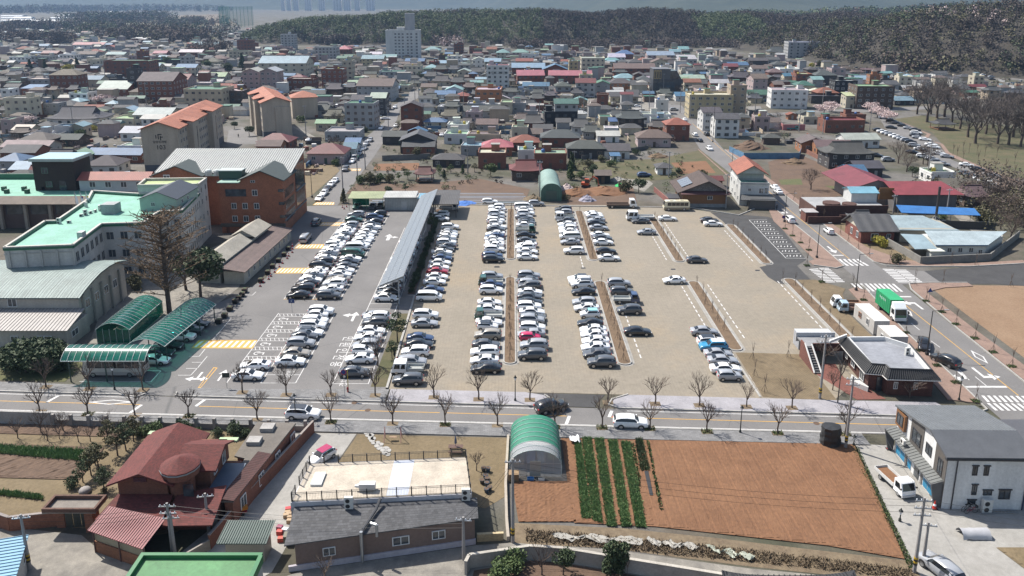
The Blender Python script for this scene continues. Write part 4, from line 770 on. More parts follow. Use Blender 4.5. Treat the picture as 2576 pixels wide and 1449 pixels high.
lotcol('B',-24.1,rw('#1 975:uw 1030:sw 1072:sk 1110:sw 1150:ss 1190:sw 1230:uw 1310:sw 1365:sg 1405:sw #2 40:sg 88:sk 145:sw> 330:ss> 348:uw< 400:ug< 482:sw> 552:sw< 640:us< 690:hw> 772:sw< 910:sg>'),'row by the solar canopy',0,'cars parked by the solar canopy')
lotcol('C',-15.5,rw('#1 870:uw 920:ss 945:sw 972:sw 1000:sg 1030:uw 1065:sg 1092:sg 1127:sw 1163:sk 1187:sb 1232:sw 1282:sw 1325:sr 1380:sw 1430:sw 1508:sb #2 140:vw> 325:uw> 405:ss> 560:sb> 622:sk 705:uw< 808:us> 880:pwaa< 990:ug<'),'left edge row of paved lot',1,'cars along the left edge of the paved car park')
lotcol('C',-18.7,rw('#1 742:uw 782:sw>'),'pair beside the dark carport',1,'pair of cars beside the dark carport')
lotcol('D',-4.2,rw('#1 665:uw 692:sw 735:uw 765:ss 805:uw 828:hw 865:sw 892:sg 940:sw 965:sb 997:sw 1030:sw 1055:sw 1100:uw> 1165:ub 1200:uk> 1380:us> 1435:pna< #2 5:sb 70:uw> 197:sw 262:sw> 332:pn< 395:sw> 442:hwk 530:ut< 622:sg 705:uw< 788:sw< 870:sk<'),'row left of first island',1,'cars left of the first island')
lotcol('D',-6.3,rw('#1 612:uw>'),'far left corner of paved lot',1,'cars at the back kerb')
lotcol('E',6.9,rw('#1 630:us>'),'back kerb near green arch store',1,'cars at the back kerb')
lotcol('E',3.4,rw('#1 665:vw 692:sw 730:uw 762:ss 800:sk> 822:sg 850:sw> 900:pn> 950:sk> 1010:sg> 1050:sw 1082:uw 1118:sw> 1175:sw> 1370:us> 1412:sg 1447:us> #2 25:ug 85:sw> 132:sg 187:sk 237:uw 290:sw> 342:sg 377:us> 452:uw> 515:ss 552:hm> 637:us< 735:ug<'),'row right of first island',1,'cars right of the first island')
lotcol('F',13.8,rw('#1 692:ug 722:us 770:pwaa< 802:sg 840:sw< 865:ss 892:uw 915:sw 955:sw< 968:vw< 1020:ss< 1115:uw< 1395:swk< 1430:uw< #2 10:uwk< 80:sk< 195:us< 250:sw< 315:hwc< 405:sk< 475:sw< 522:sw< 590:sw< 655:sw< 720:sg 810:ug<'),'row left of second island',0,'cars left of the second island')
lotcol('G',21.5,rw('#1 735:sw 757:sw 797:ss< 830:sk 875:ss> 950:sw 982:sg> 1025:sw> 1115:sk> 1185:sw> 1447:us> #2 85:ug> 165:pba> 275:ug< 490:sk>'),'row right of second island',1,'cars right of the second island')
lotcol('H',32.8,rw('#1 805:sg< 920:ss< 1415:sw< #2 490:ss> 597:uwk> 648:ucw< 717:ss> 787:ss> 872:sw> 947:hs>'),'row left of third island',1,'cars left of the third island')
lotcol('I',40.3,rw('#1 780:sw> 1205:sy>'),'row right of third island',1,'cars right of the third island')
lotcol('J',50.8,rw('#1 800:sg> 835:sw>'),'row left of fourth island',1,'cars left of the fourth island')
def pcar(kc,r,c,x,y,rz,lab,group=None,detail=2,roof=None):
    p=g(r,c,x,y); return car(kc[0],kc[1],p.x,p.y,rz,lab,group,detail,roof)
U=pi/2; RD=-.055
pcar('uwk',2,1,480,1308,RD,'white SUV with a black roof driving on the front road','cars on the front road',2,(.02,.02,.022)).location.z=ZA
pcar('uk',2,2,395,1235,.42,'black SUV turning from the front road into the entrance','cars on the front road')
pcar('uw',2,2,1190,1395,RD,'white SUV driving past the green tunnel on the front road','cars on the front road')
pcar('uw',1,3,375,715,U,'white SUV driving away on the side road','cars on the side road'); pcar('uw',1,3,215,785,U,'white SUV at the kerb beside the bay lane','cars on the side road'); pcar('hw',1,3,610,900,U,'small white car nearest the crossing on the side road','cars on the side road'); pcar('sw',1,3,100,500,U,'white sedan parked on the side road near the white house','cars on the side road'); pcar('sw',1,3,68,455,U,'second white sedan parked behind the white house','cars on the side road',1)
pcar('sk',2,3,1565,595,-U-.45,'black sedan parked at the kerb of the side road','cars at the kerb of the side road'); pcar('uk',2,3,1780,765,U+.45,'black SUV parked nearest the camera on the side road','cars at the kerb of the side road')
pcar('uw',1,2,1985,62,-U,'white SUV coming down the far side road','cars on the side road',1)
pcar('ub',1,2,1330,330,.1,'dark blue SUV in the grey yard by the white hut',None,1)
pcar('ug',1,1,608,812,U,'dark grey SUV waiting beside the brick offices','cars beside the brick offices'); pcar('vs',1,1,500,975,U,'silver people carrier beside the brick offices','cars beside the brick offices')
for i,(k,x,y) in enumerate([('sw',640,572),('sw',686,520),('sg',716,472),('sw',757,432),('sw',796,392),('ug',905,278),('sw',970,195),('us',1042,118),('sw',1087,66),('us',1112,22)]): pcar(k,1,1,x,y-8,-U-.02,f'{CNAME[k[1]]} {KLAB[k[0]]} queued on narrow street, {ORD[i+1]} from near end','cars queued on the narrow street',2 if y>200 else 1)
p=g(1,1,1003,155); truck('w',p.x,p.y,-U,'white small truck in the queue on the narrow street',bedcol=(.1,.3,.2))
for i,(k,x,y) in enumerate([('sw',1410,1275),('sw',1300,1205),('sw',1258,1300),('uw',1400,1090),('us',1150,1425),('uw',1550,860),('sw',1560,760),('ss',1555,830)]): pcar(k,0,1,x,y,-U if i!=1 else .2,f'{CNAME[k[1]]} {KLAB[k[0]]} further up the narrow street, {ORD[i+1]} counted','cars further up the street',1)
pk=[('uw',1165,1195),('sk',1240,1225),('sk',1295,1250),('sk',1355,1275),('ss',1415,1300),('sk',1480,1320),('uw',1490,1350),('ss',1505,1395),('sw',1580,1415),('sk',1480,1375),('sk',1240,1295)]
for i,(k,x,y) in enumerate(pk): pcar(k,0,3,x,y,-.6,f'{CNAME[k[1]]} {KLAB[k[0]]} on the park road, {ORD[i+1]} from the far end','cars along the park road',1)
for i,k in enumerate(['sk','sw','sw','ss','sw','sw','ss','us','sk']): pcar(k,0,3,1110+i*40,1318+i*15,-.1,f'{CNAME[k[1]]} {KLAB[k[0]]} in the park bays, {ORD[i+1]} from the left','cars in the park bays',1)
for i,(k,x,y) in enumerate([('us',1470,30),('sw',1530,65),('sw',1640,20),('sw',1665,45),('sk',1450,95),('sw',1720,110),('ss',1800,140),('ss',1650,165),('sg',1700,195),('ss',1760,215),('uw',1560,140),('sw',1995,225),('sk',2105,270),('ss',2265,335),('us',1205,175),('sk',1090,130),('sw',2120,370),('sw',2180,395),('uw',2255,425),('sw',2290,460),('sk',2040,340),('sg',1990,310)]): pcar(k,1,3,x,y,-.55 if i not in (14,) else 0,f'{CNAME[k[1]]} {KLAB[k[0]]} on the lower park road, {ORD[i+1]} from left end','cars along the lower park road',1)
for i,(k,x,y) in enumerate([('uw',2005,755),('uw',2165,765),('us',2245,780),('sk',2255,805),('uw',2430,905),('us',2475,912)]): pcar(k,0,3,x,y,0,f'{CNAME[k[1]]} {KLAB[k[0]]} on the bank below the right hill, {ORD[i+1]} from the left','cars below the right hill',1)
for i,(k,x,y) in enumerate([('us',770,985),('sk',820,975),('sw',1135,1085),('uw',1205,1035),('sw',1255,1080),('sw',1290,935),('ss',1340,945),('uw',1355,1000),('us',1630,1115),('sw',1735,1215),('uw',1840,1370),('uk',1960,1365),('sk',1890,1425)]): pcar(k,0,2,x,y,.1 if i<9 else U,f'{CNAME[k[1]]} {KLAB[k[0]]} in the middle of town, {ORD[i+1]} counted','cars in the middle of town',1)
for i,(k,x,y) in enumerate([('uw',280,770),('uw',362,770),('us',465,770),('vw',770,1070),('vw',825,1080),('sw',410,1050),('sw',530,1425),('sw',1870,1370),('uk',1820,1360),('sw',1555,1330)]): pcar(k,0,1,x,y,.1 if i<3 else U,f'{CNAME[k[1]]} {KLAB[k[0]]} among the houses left of the street, {ORD[i+1]} counted','cars among the houses',1)
truck('w',g(1,2,1100,640).x,g(1,2,1100,640).y,0,'white lorry with a rusty open bed at the back kerb',None,(.17,.11,.08),L=8.2,big=1.25,name='flatbed_lorry')
truck('w',g(1,2,1290,765).x,g(1,2,1290,765).y,pi,'white crew cab lorry at the far end of the paved car park',None,(.7,.7,.68),L=7.2,big=1.25,crew=True,name='flatbed_lorry')
truck('w',g(2,3,780,190).x,g(2,3,780,190).y,pi-.1,'white small truck parked behind the blue one near the containers',None,(.3,.18,.12)); truck('b',g(2,3,850,240).x,g(2,3,850,240).y,pi-.12,'pale blue small truck with a rusty bed near the containers',None,(.22,.13,.1),cabcol=(.32,.42,.5))
p=g(3,3,1290,545); t=truck('w',p.x-.3,p.y,-U+.18,'white small truck with open bed beside the modern white building',None,(.7,.7,.68),cargo=('load',.12,'red_soil',None))
p=g(1,3,250,88)
pcar('hw',3,1,665,290,-2.2,'small white car with a crimson roof in the concrete yard',roof=(.33,.015,.07))
p=G(1932+1745/4,1086.75+1450/4); car('u','s',p.x,p.y+.3,U+.35,'silver SUV parked at the bottom right by the utility poles')
truck('n',g(0,3,245,1310).x,g(0,3,245,1310).y,.1,'teal small truck by the pink yard wall',cabcol=(.05,.2,.22))
# green box lorry
p=g(2,3,1330,350); o=thing('box_lorry','green and white box lorry parked beside the containers','truck',(p.x-.1,p.y+3.4,ZA+.01),-U); cab=(.75,.77,.76); gcol=(.02,.3,.12)
mb=MB(); sd=[(3.6,.6),(3.6,1.35),(3.35,2.55),(1.9,2.6),(1.9,.6)]; mb.hull8([(a,-1.1,z) for a,z in sd],[(a,1.1,z) for a,z in sd]); part('cab',mb,'car_paint',o,cab)
part('cab_front_panel',MB().box(3.605,3.63,-1.0,1.0,.95,1.4),'car_paint',o,(.02,.12,.06)); part('windscreen',MB().poly([(3.62,-.98,1.42),(3.62,.98,1.42),(3.40,.95,2.42),(3.40,-.95,2.42)]),'car_glass',o)
mb=MB(); sd=[(3.2,2.6),(2.4,3.35),(1.9,3.4),(1.9,2.6)]; mb.hull8([(a,-1.05,z) for a,z in sd],[(a,1.05,z) for a,z in sd]); part('wind_deflector',mb,'car_paint',o,cab)
part('cargo_box',MB().box(-3.8,1.75,-1.2,1.2,.95,3.55),'metal_paint',o,gcol); part('box_roof',MB().box(-3.8,1.75,-1.2,1.2,3.552,3.6),'metal_paint',o,(.03,.36,.15))
for k in range(9): part('side_rib',MB().box(-3.7+k*.66,-3.66+k*.66,-1.225,-1.202,1,3.5),'metal_paint',o,(.016,.24,.1))
part('chassis',MB().box(-3.7,3.2,-.5,.5,.5,.94),'black_plastic',o); part('bumper',MB().box(3.6,3.72,-1.1,1.1,.4,.75),'paint',o,cab)
for sg in (-1,1):
    part('mirror',MB().box(3.35,3.5,sg*1.35-.08,sg*1.35+.08,1.6,2.1),'black_plastic',o); part('side_window',MB().box(2.2,3.2,sg*1.105-.01,sg*1.105+.01,1.45,2.3),'car_glass',o); ob('headlight',car_meshes('sedan')['hl'],o,(3.62,sg*.85,.85))
    for xx in (2.6,-2.4): w_=ob('wheel',wheel_mesh(.45,.28)[0],o,(xx,sg*.98,.45)); ob('rim',wheel_mesh(.45,.28)[1],w_)
for s_,xx,z in (('무빙',-.2,2.75),('이사',1.1,2.75)):
    t=ob('lettering',text_mesh('lettering',s_,.62,'lamp_clear'),o,(xx-1.6,-1.206,z)); t.rotation_euler=(pi/2,0,0)
# coaches
def coach(loc,rz,L,W2,H,body,band,lab,name,cat='bus'):
    o=thing(name,lab,cat,loc,rz); f=L/2
    sd=[(f-.05,.4),(f,.9),(f-.12,1.3),(f-.45,H-.1),(f-.9,H),(-f+.3,H),(-f,H-.25),(-f,.4)]; mb=MB(); mb.hull8([(a,-W2,z) for a,z in sd],[(a,W2,z) for a,z in sd]); part('body',mb,'car_paint',o,body)
    zz=H*.52
    for sg in (-1,1):
        n=int(L/1.15)-1
        for k in range(n): part('side_window',MB().box(-f+.4+k*(L-1.3)/n,-f+.4+(k+.94)*(L-1.3)/n,sg*(W2+.008)-.012,sg*(W2+.008)+.012,zz,H-.35),'car_glass',o)
        part('side_band',MB().box(-f+.02,f-.1,sg*(W2+.006)-.01,sg*(W2+.006)+.01,.45,.95),'car_paint',o,band)
        for xx in (f-1.3*L/7,-f+1.5*L/7): w_=ob('wheel',wheel_mesh(.42,.26)[0],o,(xx,sg*(W2-.1),.42)); ob('rim',wheel_mesh(.42,.26)[1],w_); 
        ob('headlight',car_meshes('sedan')['hl'],o,(f-.02,sg*(W2-.25),.8)); ob('mirror',car_meshes('sedan')['mi'],o,(f-.1,sg*(W2+.15),zz+.4),col=(.02,.02,.02))
    part('windscreen',MB().poly([(f-.1,-W2+.1,1.35),(f-.1,W2-.1,1.35),(f-.40,W2-.12,H-.2),(f-.40,-W2+.12,H-.2)]),'car_glass',o); part('rear_window',MB().box(-f-.02,-f+.01,-W2+.25,W2-.25,zz+.05,H-.4),'car_glass',o)
    for k in range(2): part('roof_hatch',MB().box(-f+1.6+k*L*.4,-f+2.5+k*L*.4,-.4,.4,H+.001,H+.12),'paint',o,body)
    return o
p=g(1,2,1655,672); coach((p.x,p.y+.8,ZA),pi,7.,1.03,2.65,(.62,.57,.42),(.2,.16,.11),'cream minibus with brown lower band parked at the back kerb','minibus')
p=g(2,0,1120,905); coach((p.x+.2,p.y+1.2,ZA),pi,9.2,1.2,3.,(.5,.47,.44),(.36,.33,.31),'grey coach parked under the green bus canopy','coach')
p=g(0,0,1245,1100); coach((p.x,p.y,ZA),0,11,1.25,3.1,(.6,.58,.58),(.5,.03,.08),'red and white city bus in the left part of town','city_bus')
# buildings: shared makers
class Bd:
    def __init__(s,name,label,cat,ox,oy,rz=0,group=None): s.t=thing(name,label,cat,(ox,oy,0),rz,group); s.ox=ox; s.oy=oy
    def p(s,name,mb,mat,col=None,parent=None,smooth=False):
        mb.v=[(x-s.ox,y-s.oy,z) for x,y,z in mb.v]; return part(name,mb,mat,parent or s.t,col,smooth)
    def box(s,name,x0,x1,y0,y1,z0,z1,mat='plaster',col=None,parent=None): return s.p(name,MB().box(x0,x1,y0,y1,z0,z1),mat,col,parent)
    def win(s,x,y,z,w_,h,face='f',**k):
        if isinstance(face,str): return window(s.t,x-s.ox,y-s.oy,z,w_,h,face,**k)
        o=window(s.t,x-s.ox,y-s.oy,z,w_,h,'f',**k); o.rotation_euler=(0,0,face); return o
    def wins(s,a,b,zs,n,w_,h,side=1,**k):
        a=Vector(a); b=Vector(b); d=b-a; rz=math.atan2(d.y,d.x)
        for z in zs:
            for i in range(n): q=a+d*((i+.5)/n); s.win(q.x,q.y,z,w_,h,rz,**k)
def roofgable(B,x0,x1,y0,y1,ze,zr,axis,mat,col,over=.4,th=.14,wallmat='plaster',wallcol=None,ridge=None,name='roof'):
    sl=(zr-ze)
    if axis=='x':
        ym=ridge if ridge is not None else (y0+y1)/2; k0=over*sl/max(.1,ym-y0); k1=over*sl/max(.1,y1-ym)
        mb=MB(); a=[(x0-over,y0-over,ze-k0),(x1+over,y0-over,ze-k0),(x1+over,ym,zr),(x0-over,ym,zr),(x0-over,y1+over,ze-k1),(x1+over,y1+over,ze-k1)]
        n=len(mb.v); up=[(p[0],p[1],p[2]+th) for p in a]; mb.v+=a+up
        mb.f+=[(0,3,2,1),(3,4,5,2),(6,7,8,9),(9,8,11,10),(0,1,7,6),(4,10,11,5),(0,6,9,3),(3,9,10,4),(1,2,8,7),(2,5,11,8)]; mb.m+=[0]*10
        r=B.p(name,mb,mat,col)
        for x,s in ((x0,-1),(x1,1)): B.p('gable_wall',MB().hull8([(x-s*.1,y0,ze-.01),(x-s*.1,y1,ze-.01),(x-s*.1,ym,zr-.02)],[(x,y0,ze-.01),(x,y1,ze-.01),(x,ym,zr-.02)]),wallmat,wallcol)
    else:
        xm=ridge if ridge is not None else (x0+x1)/2; k0=over*sl/max(.1,xm-x0); k1=over*sl/max(.1,x1-xm)
        mb=MB(); a=[(x0-over,y0-over,ze-k0),(x0-over,y1+over,ze-k0),(xm,y1+over,zr),(xm,y0-over,zr),(x1+over,y0-over,ze-k1),(x1+over,y1+over,ze-k1)]; up=[(p[0],p[1],p[2]+th) for p in a]; mb.v+=a+up
        mb.f+=[(0,1,2,3),(3,2,5,4),(6,9,8,7),(9,10,11,8),(0,6,7,1),(4,5,11,10),(0,3,9,6),(3,4,10,9),(1,7,8,2),(2,8,11,5)]; mb.m+=[0]*10
        r=B.p(name,mb,mat,col)
        for y,s in ((y0,-1),(y1,1)): B.p('gable_wall',MB().hull8([(x0,y-s*.1,ze-.01),(x1,y-s*.1,ze-.01),(xm,y-s*.1,zr-.02)],[(x0,y,ze-.01),(x1,y,ze-.01),(xm,y,zr-.02)]),wallmat,wallcol)
    return r
def seams(B,a0,a1,b0,b1,n,mat,col,parent=None,w_=.06,h=.07,name='roof_seam'):
    """raised seams from line a0-a1 (eave) to b0-b1 (ridge)"""
    a0,a1,b0,b1=[Vector(q) for q in (a0,a1,b0,b1)]; d=(a1-a0).normalized()*w_/2; up=Vector((0,0,h))
    for i in range(n+1):
        t=i/n; p=a0.lerp(a1,t); q=b0.lerp(b1,t); B.p(name,MB().hull8([p-d,p+d,q+d,q-d],[p-d+up,p+d+up,q+d+up,q-d+up]),mat,col,parent)
def hiproof(B,x0,x1,y0,y1,ze,zr,mat,col,over=.5,th=.12,inset=None,name='roof',curve=0.):
    w_=x1-x0; d=y1-y0; ins=inset if inset is not None else min(w_,d)/2*.95; e=[(x0-over,y0-over,ze),(x1+over,y0-over,ze),(x1+over,y1+over,ze),(x0-over,y1+over,ze)]
    e=[(p[0],p[1],p[2]+curve) for p in e]
    if w_>=d: r=[(x0+ins,(y0+y1)/2,zr),(x1-ins,(y0+y1)/2,zr)]; fs=[(0,1,5,4),(1,2,5),(2,3,4,5),(3,0,4)]
    else: r=[((x0+x1)/2,y0+ins,zr),((x0+x1)/2,y1-ins,zr)]; fs=[(0,1,4),(1,2,5,4),(2,3,5),(3,0,4,5)]
    mb=MB(); mb.v=[(p[0],p[1],p[2]-th) for p in e]+e+r
    mb.f=[(3,2,1,0)]+[(i,(i+1)%4,4+(i+1)%4,4+i) for i in range(4)]+[tuple((4+k) if k<4 else k+4 for k in f) for f in fs]; mb.m=[0]*len(mb.f); return B.p(name,mb,mat,col)
def tiled_giwa(B,x0,x1,y0,y1,ze,zr,col,over=.9,name='roof',detail=1):
    """Korean tiled roof: hip-and-gable with lifted eave corners"""
    xm0=x0-over; xm1=x1+over; ym0=y0-over; ym1=y1+over; nx=8; ny=6; rows=[]; cx=(xm0+xm1)/2; cy=(ym0+ym1)/2; hx=(xm1-xm0)/2; hy=(ym1-ym0)/2; gx=hx*.62
    def z(x,y):
        u=abs(x-cx)/hx; v=abs(y-cy)/hy; t=1-v; s=(1-u)/(1-gx/hx) if u>gx/hx else 1.
        k=min(t,max(s*.62,0)+ (1 if u<=gx/hx else 0)*1.) if u>gx/hx else t
        k=max(0.,min(t,.55*s) if u>gx/hx else t)
        lift=.35*(u**4)*(v**2)+.25*(u**2)*(v**4)
        return ze+(zr-ze)*(k**1.15)+lift
    xs=sorted(set([xm0,xm0+(hx-gx)*.33,xm0+(hx-gx)*.66,cx-gx-.001,cx-gx+.001,cx-gx*.5,cx,cx+gx*.5,cx+gx-.001,cx+gx+.001,xm1-(hx-gx)*.66,xm1-(hx-gx)*.33,xm1])); ys=[ym0+(ym1-ym0)*i/10 for i in range(11)]
    rows=[[(x,y,z(x,y)) for x in xs] for y in ys]; mb=MB(); mb.grid(rows); low=[[(x,y,z(x,y)-.18) for x in xs] for y in (ym0,)]
    edge=[(x,ym0) for x in xs]+[(xm1,y) for y in ys[1:]]+[(x,ym1) for x in xs[::-1][1:]]+[(xm0,y) for y in ys[::-1][1:]]
    mb.grid([[(x,y,z(x,y)-.2) for x,y in edge],[(x,y,z(x,y)) for x,y in edge]])
    r=B.p(name,mb,'roof_tile',col,smooth=False); mb=MB(); mb.tube((cx-gx,cy,zr+.05),(cx+gx,cy,zr+.05),.2,n=6); B.p('ridge',mb,'roof_tile',tuple(c*.8 for c in col)); return r
# the modern white building
WHITE=(.76,.76,.75); DK=(.045,.045,.05)
B=Bd('modern_building','modern white two storey building with dark grey metal roof','building',48.2,75.9,rad(-1.2))
X0,X1,Y0,Y1,YR=48.2,57.2,75.9,87.4,79.4
side_=[(Y0,0),(Y1,0),(Y1,6.2),(YR,7.6),(Y0,6.7)]
B.p('wall',MB().hull8([(X0,y,z) for y,z in side_],[(X1,y,z) for y,z in side_]),'plaster',WHITE)
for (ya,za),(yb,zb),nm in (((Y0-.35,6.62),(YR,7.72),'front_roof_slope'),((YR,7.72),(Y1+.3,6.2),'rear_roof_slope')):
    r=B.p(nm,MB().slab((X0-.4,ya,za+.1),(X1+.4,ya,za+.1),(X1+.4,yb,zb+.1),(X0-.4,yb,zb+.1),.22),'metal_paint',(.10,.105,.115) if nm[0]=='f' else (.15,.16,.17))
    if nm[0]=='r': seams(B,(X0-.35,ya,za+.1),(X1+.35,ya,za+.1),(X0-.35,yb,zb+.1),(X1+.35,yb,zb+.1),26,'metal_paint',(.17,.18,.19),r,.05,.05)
B.box('eave_band',X0-.4,X1+.4,Y0-.42,Y0-.02,6.35,6.55,'metal_paint',DK)
for x,z,w_,h in ((X0+3.1,4.9,.55,1.15),(X0+4.35,4.9,.55,1.15),(X0+3.35,2.5,.55,1.25),(X0+4.85,2.15,.95,.6),(X0+6.75,1.95,1.25,1.15),(X0+3.25,.95,.85,.5)):
    B.win(x,Y0-.02,z,w_,h,'f',fcol=DK,depth=.14); B.box('window_head',x-w_/2-.12,x+w_/2+.12,Y0-.13,Y0-.002,z+h/2+.02,z+h/2+.14,'paint',DK)
B.p('rain_pipe',MB().tube((X0+1.05,Y0-.09,.05),(X0+1.05,Y0-.09,6.4),.07),'paint',DK); B.p('rain_pipe',MB().tube((X1-.1,Y0-.09,.05),(X1-.1,Y0-.09,6.4),.07),'paint',(.02,.03,.08))
# long left facade
B.box('corner_panel',X0-.06,X0-.003,Y0+.02,Y0+2.5,0,6.75,'paint',(.12,.11,.10)); B.win(X0-.07,Y0+1.2,4.6,1.0,2.0,'l',fcol=DK)
B.box('dark_panel',X0-.06,X0-.003,Y0+5.2,Y0+8.2,3.3,6.95,'paint',(.12,.11,.10)); B.win(X0-.08,Y0+6.7,4.9,2.0,1.7,'l',fcol=DK); B.win(X0-.03,Y0+3.9,5.0,1.3,1.3,'l',fcol=DK)
B.box('timber_box',X0-.35,X0-.003,Y0+9.2,Y0+11.4,4.,6.1,'paint',(.24,.115,.05)); B.win(X0-.37,Y0+10.3,5.1,1.5,1.4,'l',fcol=DK)
B.p('canopy',MB().slab((X0-1.3,Y0+.2,3.0),(X0-.05,Y0+.2,3.45),(X0-.05,Y1+.2,3.45),(X0-1.3,Y1+.2,3.0),.14),'metal_paint',(.14,.145,.14)); 
for k in range(22): B.p('canopy_seam',MB().slab((X0-1.3,Y0+.3+k*.52,3.05),(X0-.05,Y0+.3+k*.52,3.5),(X0-.05,Y0+.35+k*.52,3.5),(X0-1.3,Y0+.35+k*.52,3.05),.05),'metal_paint',(.10,.105,.1))
for y in (Y0+.15,Y1+.1): B.p('end_fin',MB().hull8([(X0-.7,y,0),(X0-.05,y,0),(X0-.05,y,3.4),(X0-1.35,y,3.0)],[(X0-.7,y+.25,0),(X0-.05,y+.25,0),(X0-.05,y+.25,3.4),(X0-1.35,y+.25,3.0)]),'paint',(.10,.10,.105))
for i,(y0,y1) in enumerate(((Y0+.9,Y0+1.5),(Y0+2.0,Y0+4.2),(Y0+7.1,Y0+8.0),(Y0+8.7,Y0+11.0))):
    y=y0; n=max(1,int((y1-y0)/1.05))
    for k in range(n):
        ya=y0+(y1-y0)*k/n; yb=y0+(y1-y0)*(k+.96)/n; f=B.box('shop_pane',X0-.06,X0-.01,ya,yb,.2,2.75,'paint',(.62,.66,.7)); B.box('window_film',X0-.075,X0-.061,ya+.03,yb-.03,.2,1.25,'paint',(.03,.24,.42),f)
    if i in (1,3): me=text_mesh('shop_logo','e2' if i==1 else '로',.75,'yellow_line'); me.materials.clear(); me.materials.append(MATS['paint']); o=ob('shop_logo',me,B.t,(X0-.085-B.ox,(y0+y1)/2-.5-B.oy,.95),col=(.03,.22,.4)); o.rotation_euler=(pi/2,0,-pi/2)
d=B.box('door',X0-.08,X0-.01,Y0+5.2,Y0+6.3,.1,2.4,'window_glass'); B.box('handle',X0-.14,X0-.081,Y0+5.35,Y0+5.4,.8,1.6,'galvanised',None,d)
for y in (Y0+1.75,Y0+4.6,Y0+8.35): B.box('brick_pier',X0-.1,X0-.005,y-.2,y+.2,0,2.9,'brick',(.3,.27,.25))
def aircon(x,y,z,rz,lab,sc=1.,tall=True):
    o=thing('air_conditioner',lab,'air conditioner',(x,y,z),rz,'outdoor air conditioner units'); h=1.35 if tall else .65
    part('casing',MB().box(-.45*sc,.45*sc,-.17*sc,.17*sc,0,h*sc),'paint',o,(.68,.67,.63))
    for k in range(2 if tall else 1):
        mb=MB(); c=[(math.cos(2*pi*i/12)*.24*sc-.1,-.18*sc,(.33+.62*k)*sc+math.sin(2*pi*i/12)*.24*sc) for i in range(12)]; mb.poly(c); part('fan_grille',mb,'black_plastic',o)
    return o
aircon(52.9,75.3,ZA,0,'tall air conditioner at the foot of the white building wall',1.2); aircon(47.3,83.6,3.4,-pi/2,'air conditioner above the shop canopy of the white building',.9,False)
B2=Bd('annex_building','grey panel annex at the right edge behind the white building','building',59,76.5); B2.box('wall',57.9,66,77.5,86,0,5,'paint',(.3,.31,.33)); B2.box('roof',57.8,66.1,77.4,86.1,5,5.2,'metal_paint',(.1,.1,.11))
for k in range(14): B2.box('louvre',57.85,57.9,77.7,80.5,2.2+k*.16,2.28+k*.16,'metal_paint',(.2,.2,.21))
# restaurant with roof terrace
B=Bd('restaurant_building','brown restaurant with flat roof terrace and grey shingle lean-to','building',-14,72)
up=[(-23.3,71.2),(-4.3,72.7),(-5.2,79.5),(-23.1,78.2)]; ZT=4.2
B.p('upper_wall',MB().prism(up,0,ZT),'plaster',(.62,.6,.62)); r=B.p('terrace',MB().prism([(p[0]*1.0+(.12 if p[0]<-14 else -.12),p[1]+(.12 if p[1]<75 else -.12)) for p in up],ZT+.002,ZT+.06),'concrete',(.56,.49,.40))
B.p('painted_strip',MB().prism([(-13.4,72.25),(-11.1,72.4),(-11.2,78.9),(-13.5,78.7)],ZT+.062,ZT+.066),'paint',(.5,.53,.6),r)
lo=[(-21.6,66.3),(-3.9,70.2),(-4.2,72.5),(-23.0,71.1)]
B.p('lower_wall',MB().prism([lo[0],lo[1],lo[2],(-21.9,71.1)],0,3.0),'plaster',(.215,.15,.125)); B.p('plinth',MB().prism([(-22.3,66.0),(-3.8,70.07),(-3.85,70.3),(-22.35,66.25)],0,.62),'plaster',(.5,.46,.5))
rf=[(-22.6,66.05,3.05),(-3.5,69.95,3.25),(-3.75,72.68,3.75),(-22.9,71.15,3.72)]
B.p('shingle_roof',MB().slab(*[Vector(q) for q in rf],.12),'shingle',(.085,.085,.09))
for x,yy,z,w_,h in ((-18.4,0,1.65,1.25,.95),(-11.4,0,1.7,1.75,1.0),(-7.6,0,1.75,1.4,1.0)):
    t=(x+21.6)/17.7; B.win(x,66.3+3.9*t-.06,z,w_,h,math.atan2(3.9,17.7))
B.p('vent_duct',MB().tube((-13.9,71.6,4.4),(-14.2,70.5,3.9),.16).tube((-14.2,70.5,3.9),(-15.1,67.9,3.5),.16).tube((-15.1,67.9,3.5),(-15.15,67.2,3.2),.17),'paint',(.07,.07,.075)); B.p('flue',MB().tube((-15.15,67.2,3.75),(-15.15,67.15,.3),.17,n=8),'galvanised'); B.p('flue',MB().tube((-13.65,67.7,4.2),(-13.65,67.6,2.9),.15,n=8).tube((-13.65,67.7,4.15),(-14.3,68.1,4.05),.16,n=8),'galvanised')
aircon(-17.1,70.9,3.75,0,'air conditioner on the restaurant wall by the duct',1.0); aircon(-4.9,72.3,3.75,0,'air conditioner at the right end of the restaurant roof',1.0)
mb=MB(); mb.box(-16.4,-14.7,72.9,73.6,ZT+.25,ZT+.95); B.p('extractor_fan',mb,'paint',(.6,.6,.6)); B.p('fan_nozzle',MB().tube((-16.4,73.2,ZT+.6),(-16.9,73.2,ZT+.6),.28,.12,n=8),'paint',(.6,.6,.6))
def railing(B,a,b,z,n,h=1.05,col=(.02,.02,.022)):
    a=Vector((*a,z)); b=Vector((*b,z)); up_=Vector((0,0,h))
    for i in range(n+1): p=a.lerp(b,i/n); B.p('post',MB().cbox((p.x,p.y,z+h/2+.04),(.1,.1,h+.08)),'paint',col)
    for k in (.12,.85,1.): B.p('rail',MB().tube(a+up_*k,b+up_*k,.025,n=4),'paint',col)
    mb=MB(); m=int((b-a).length/.16)
    for i in range(m): p=a.lerp(b,(i+.5)/m); mb.tube(p+up_*.12,p+up_*.85,.011,n=3,caps=False)
    o=B.p('balusters',mb,'paint',col); o['kind']='stuff'
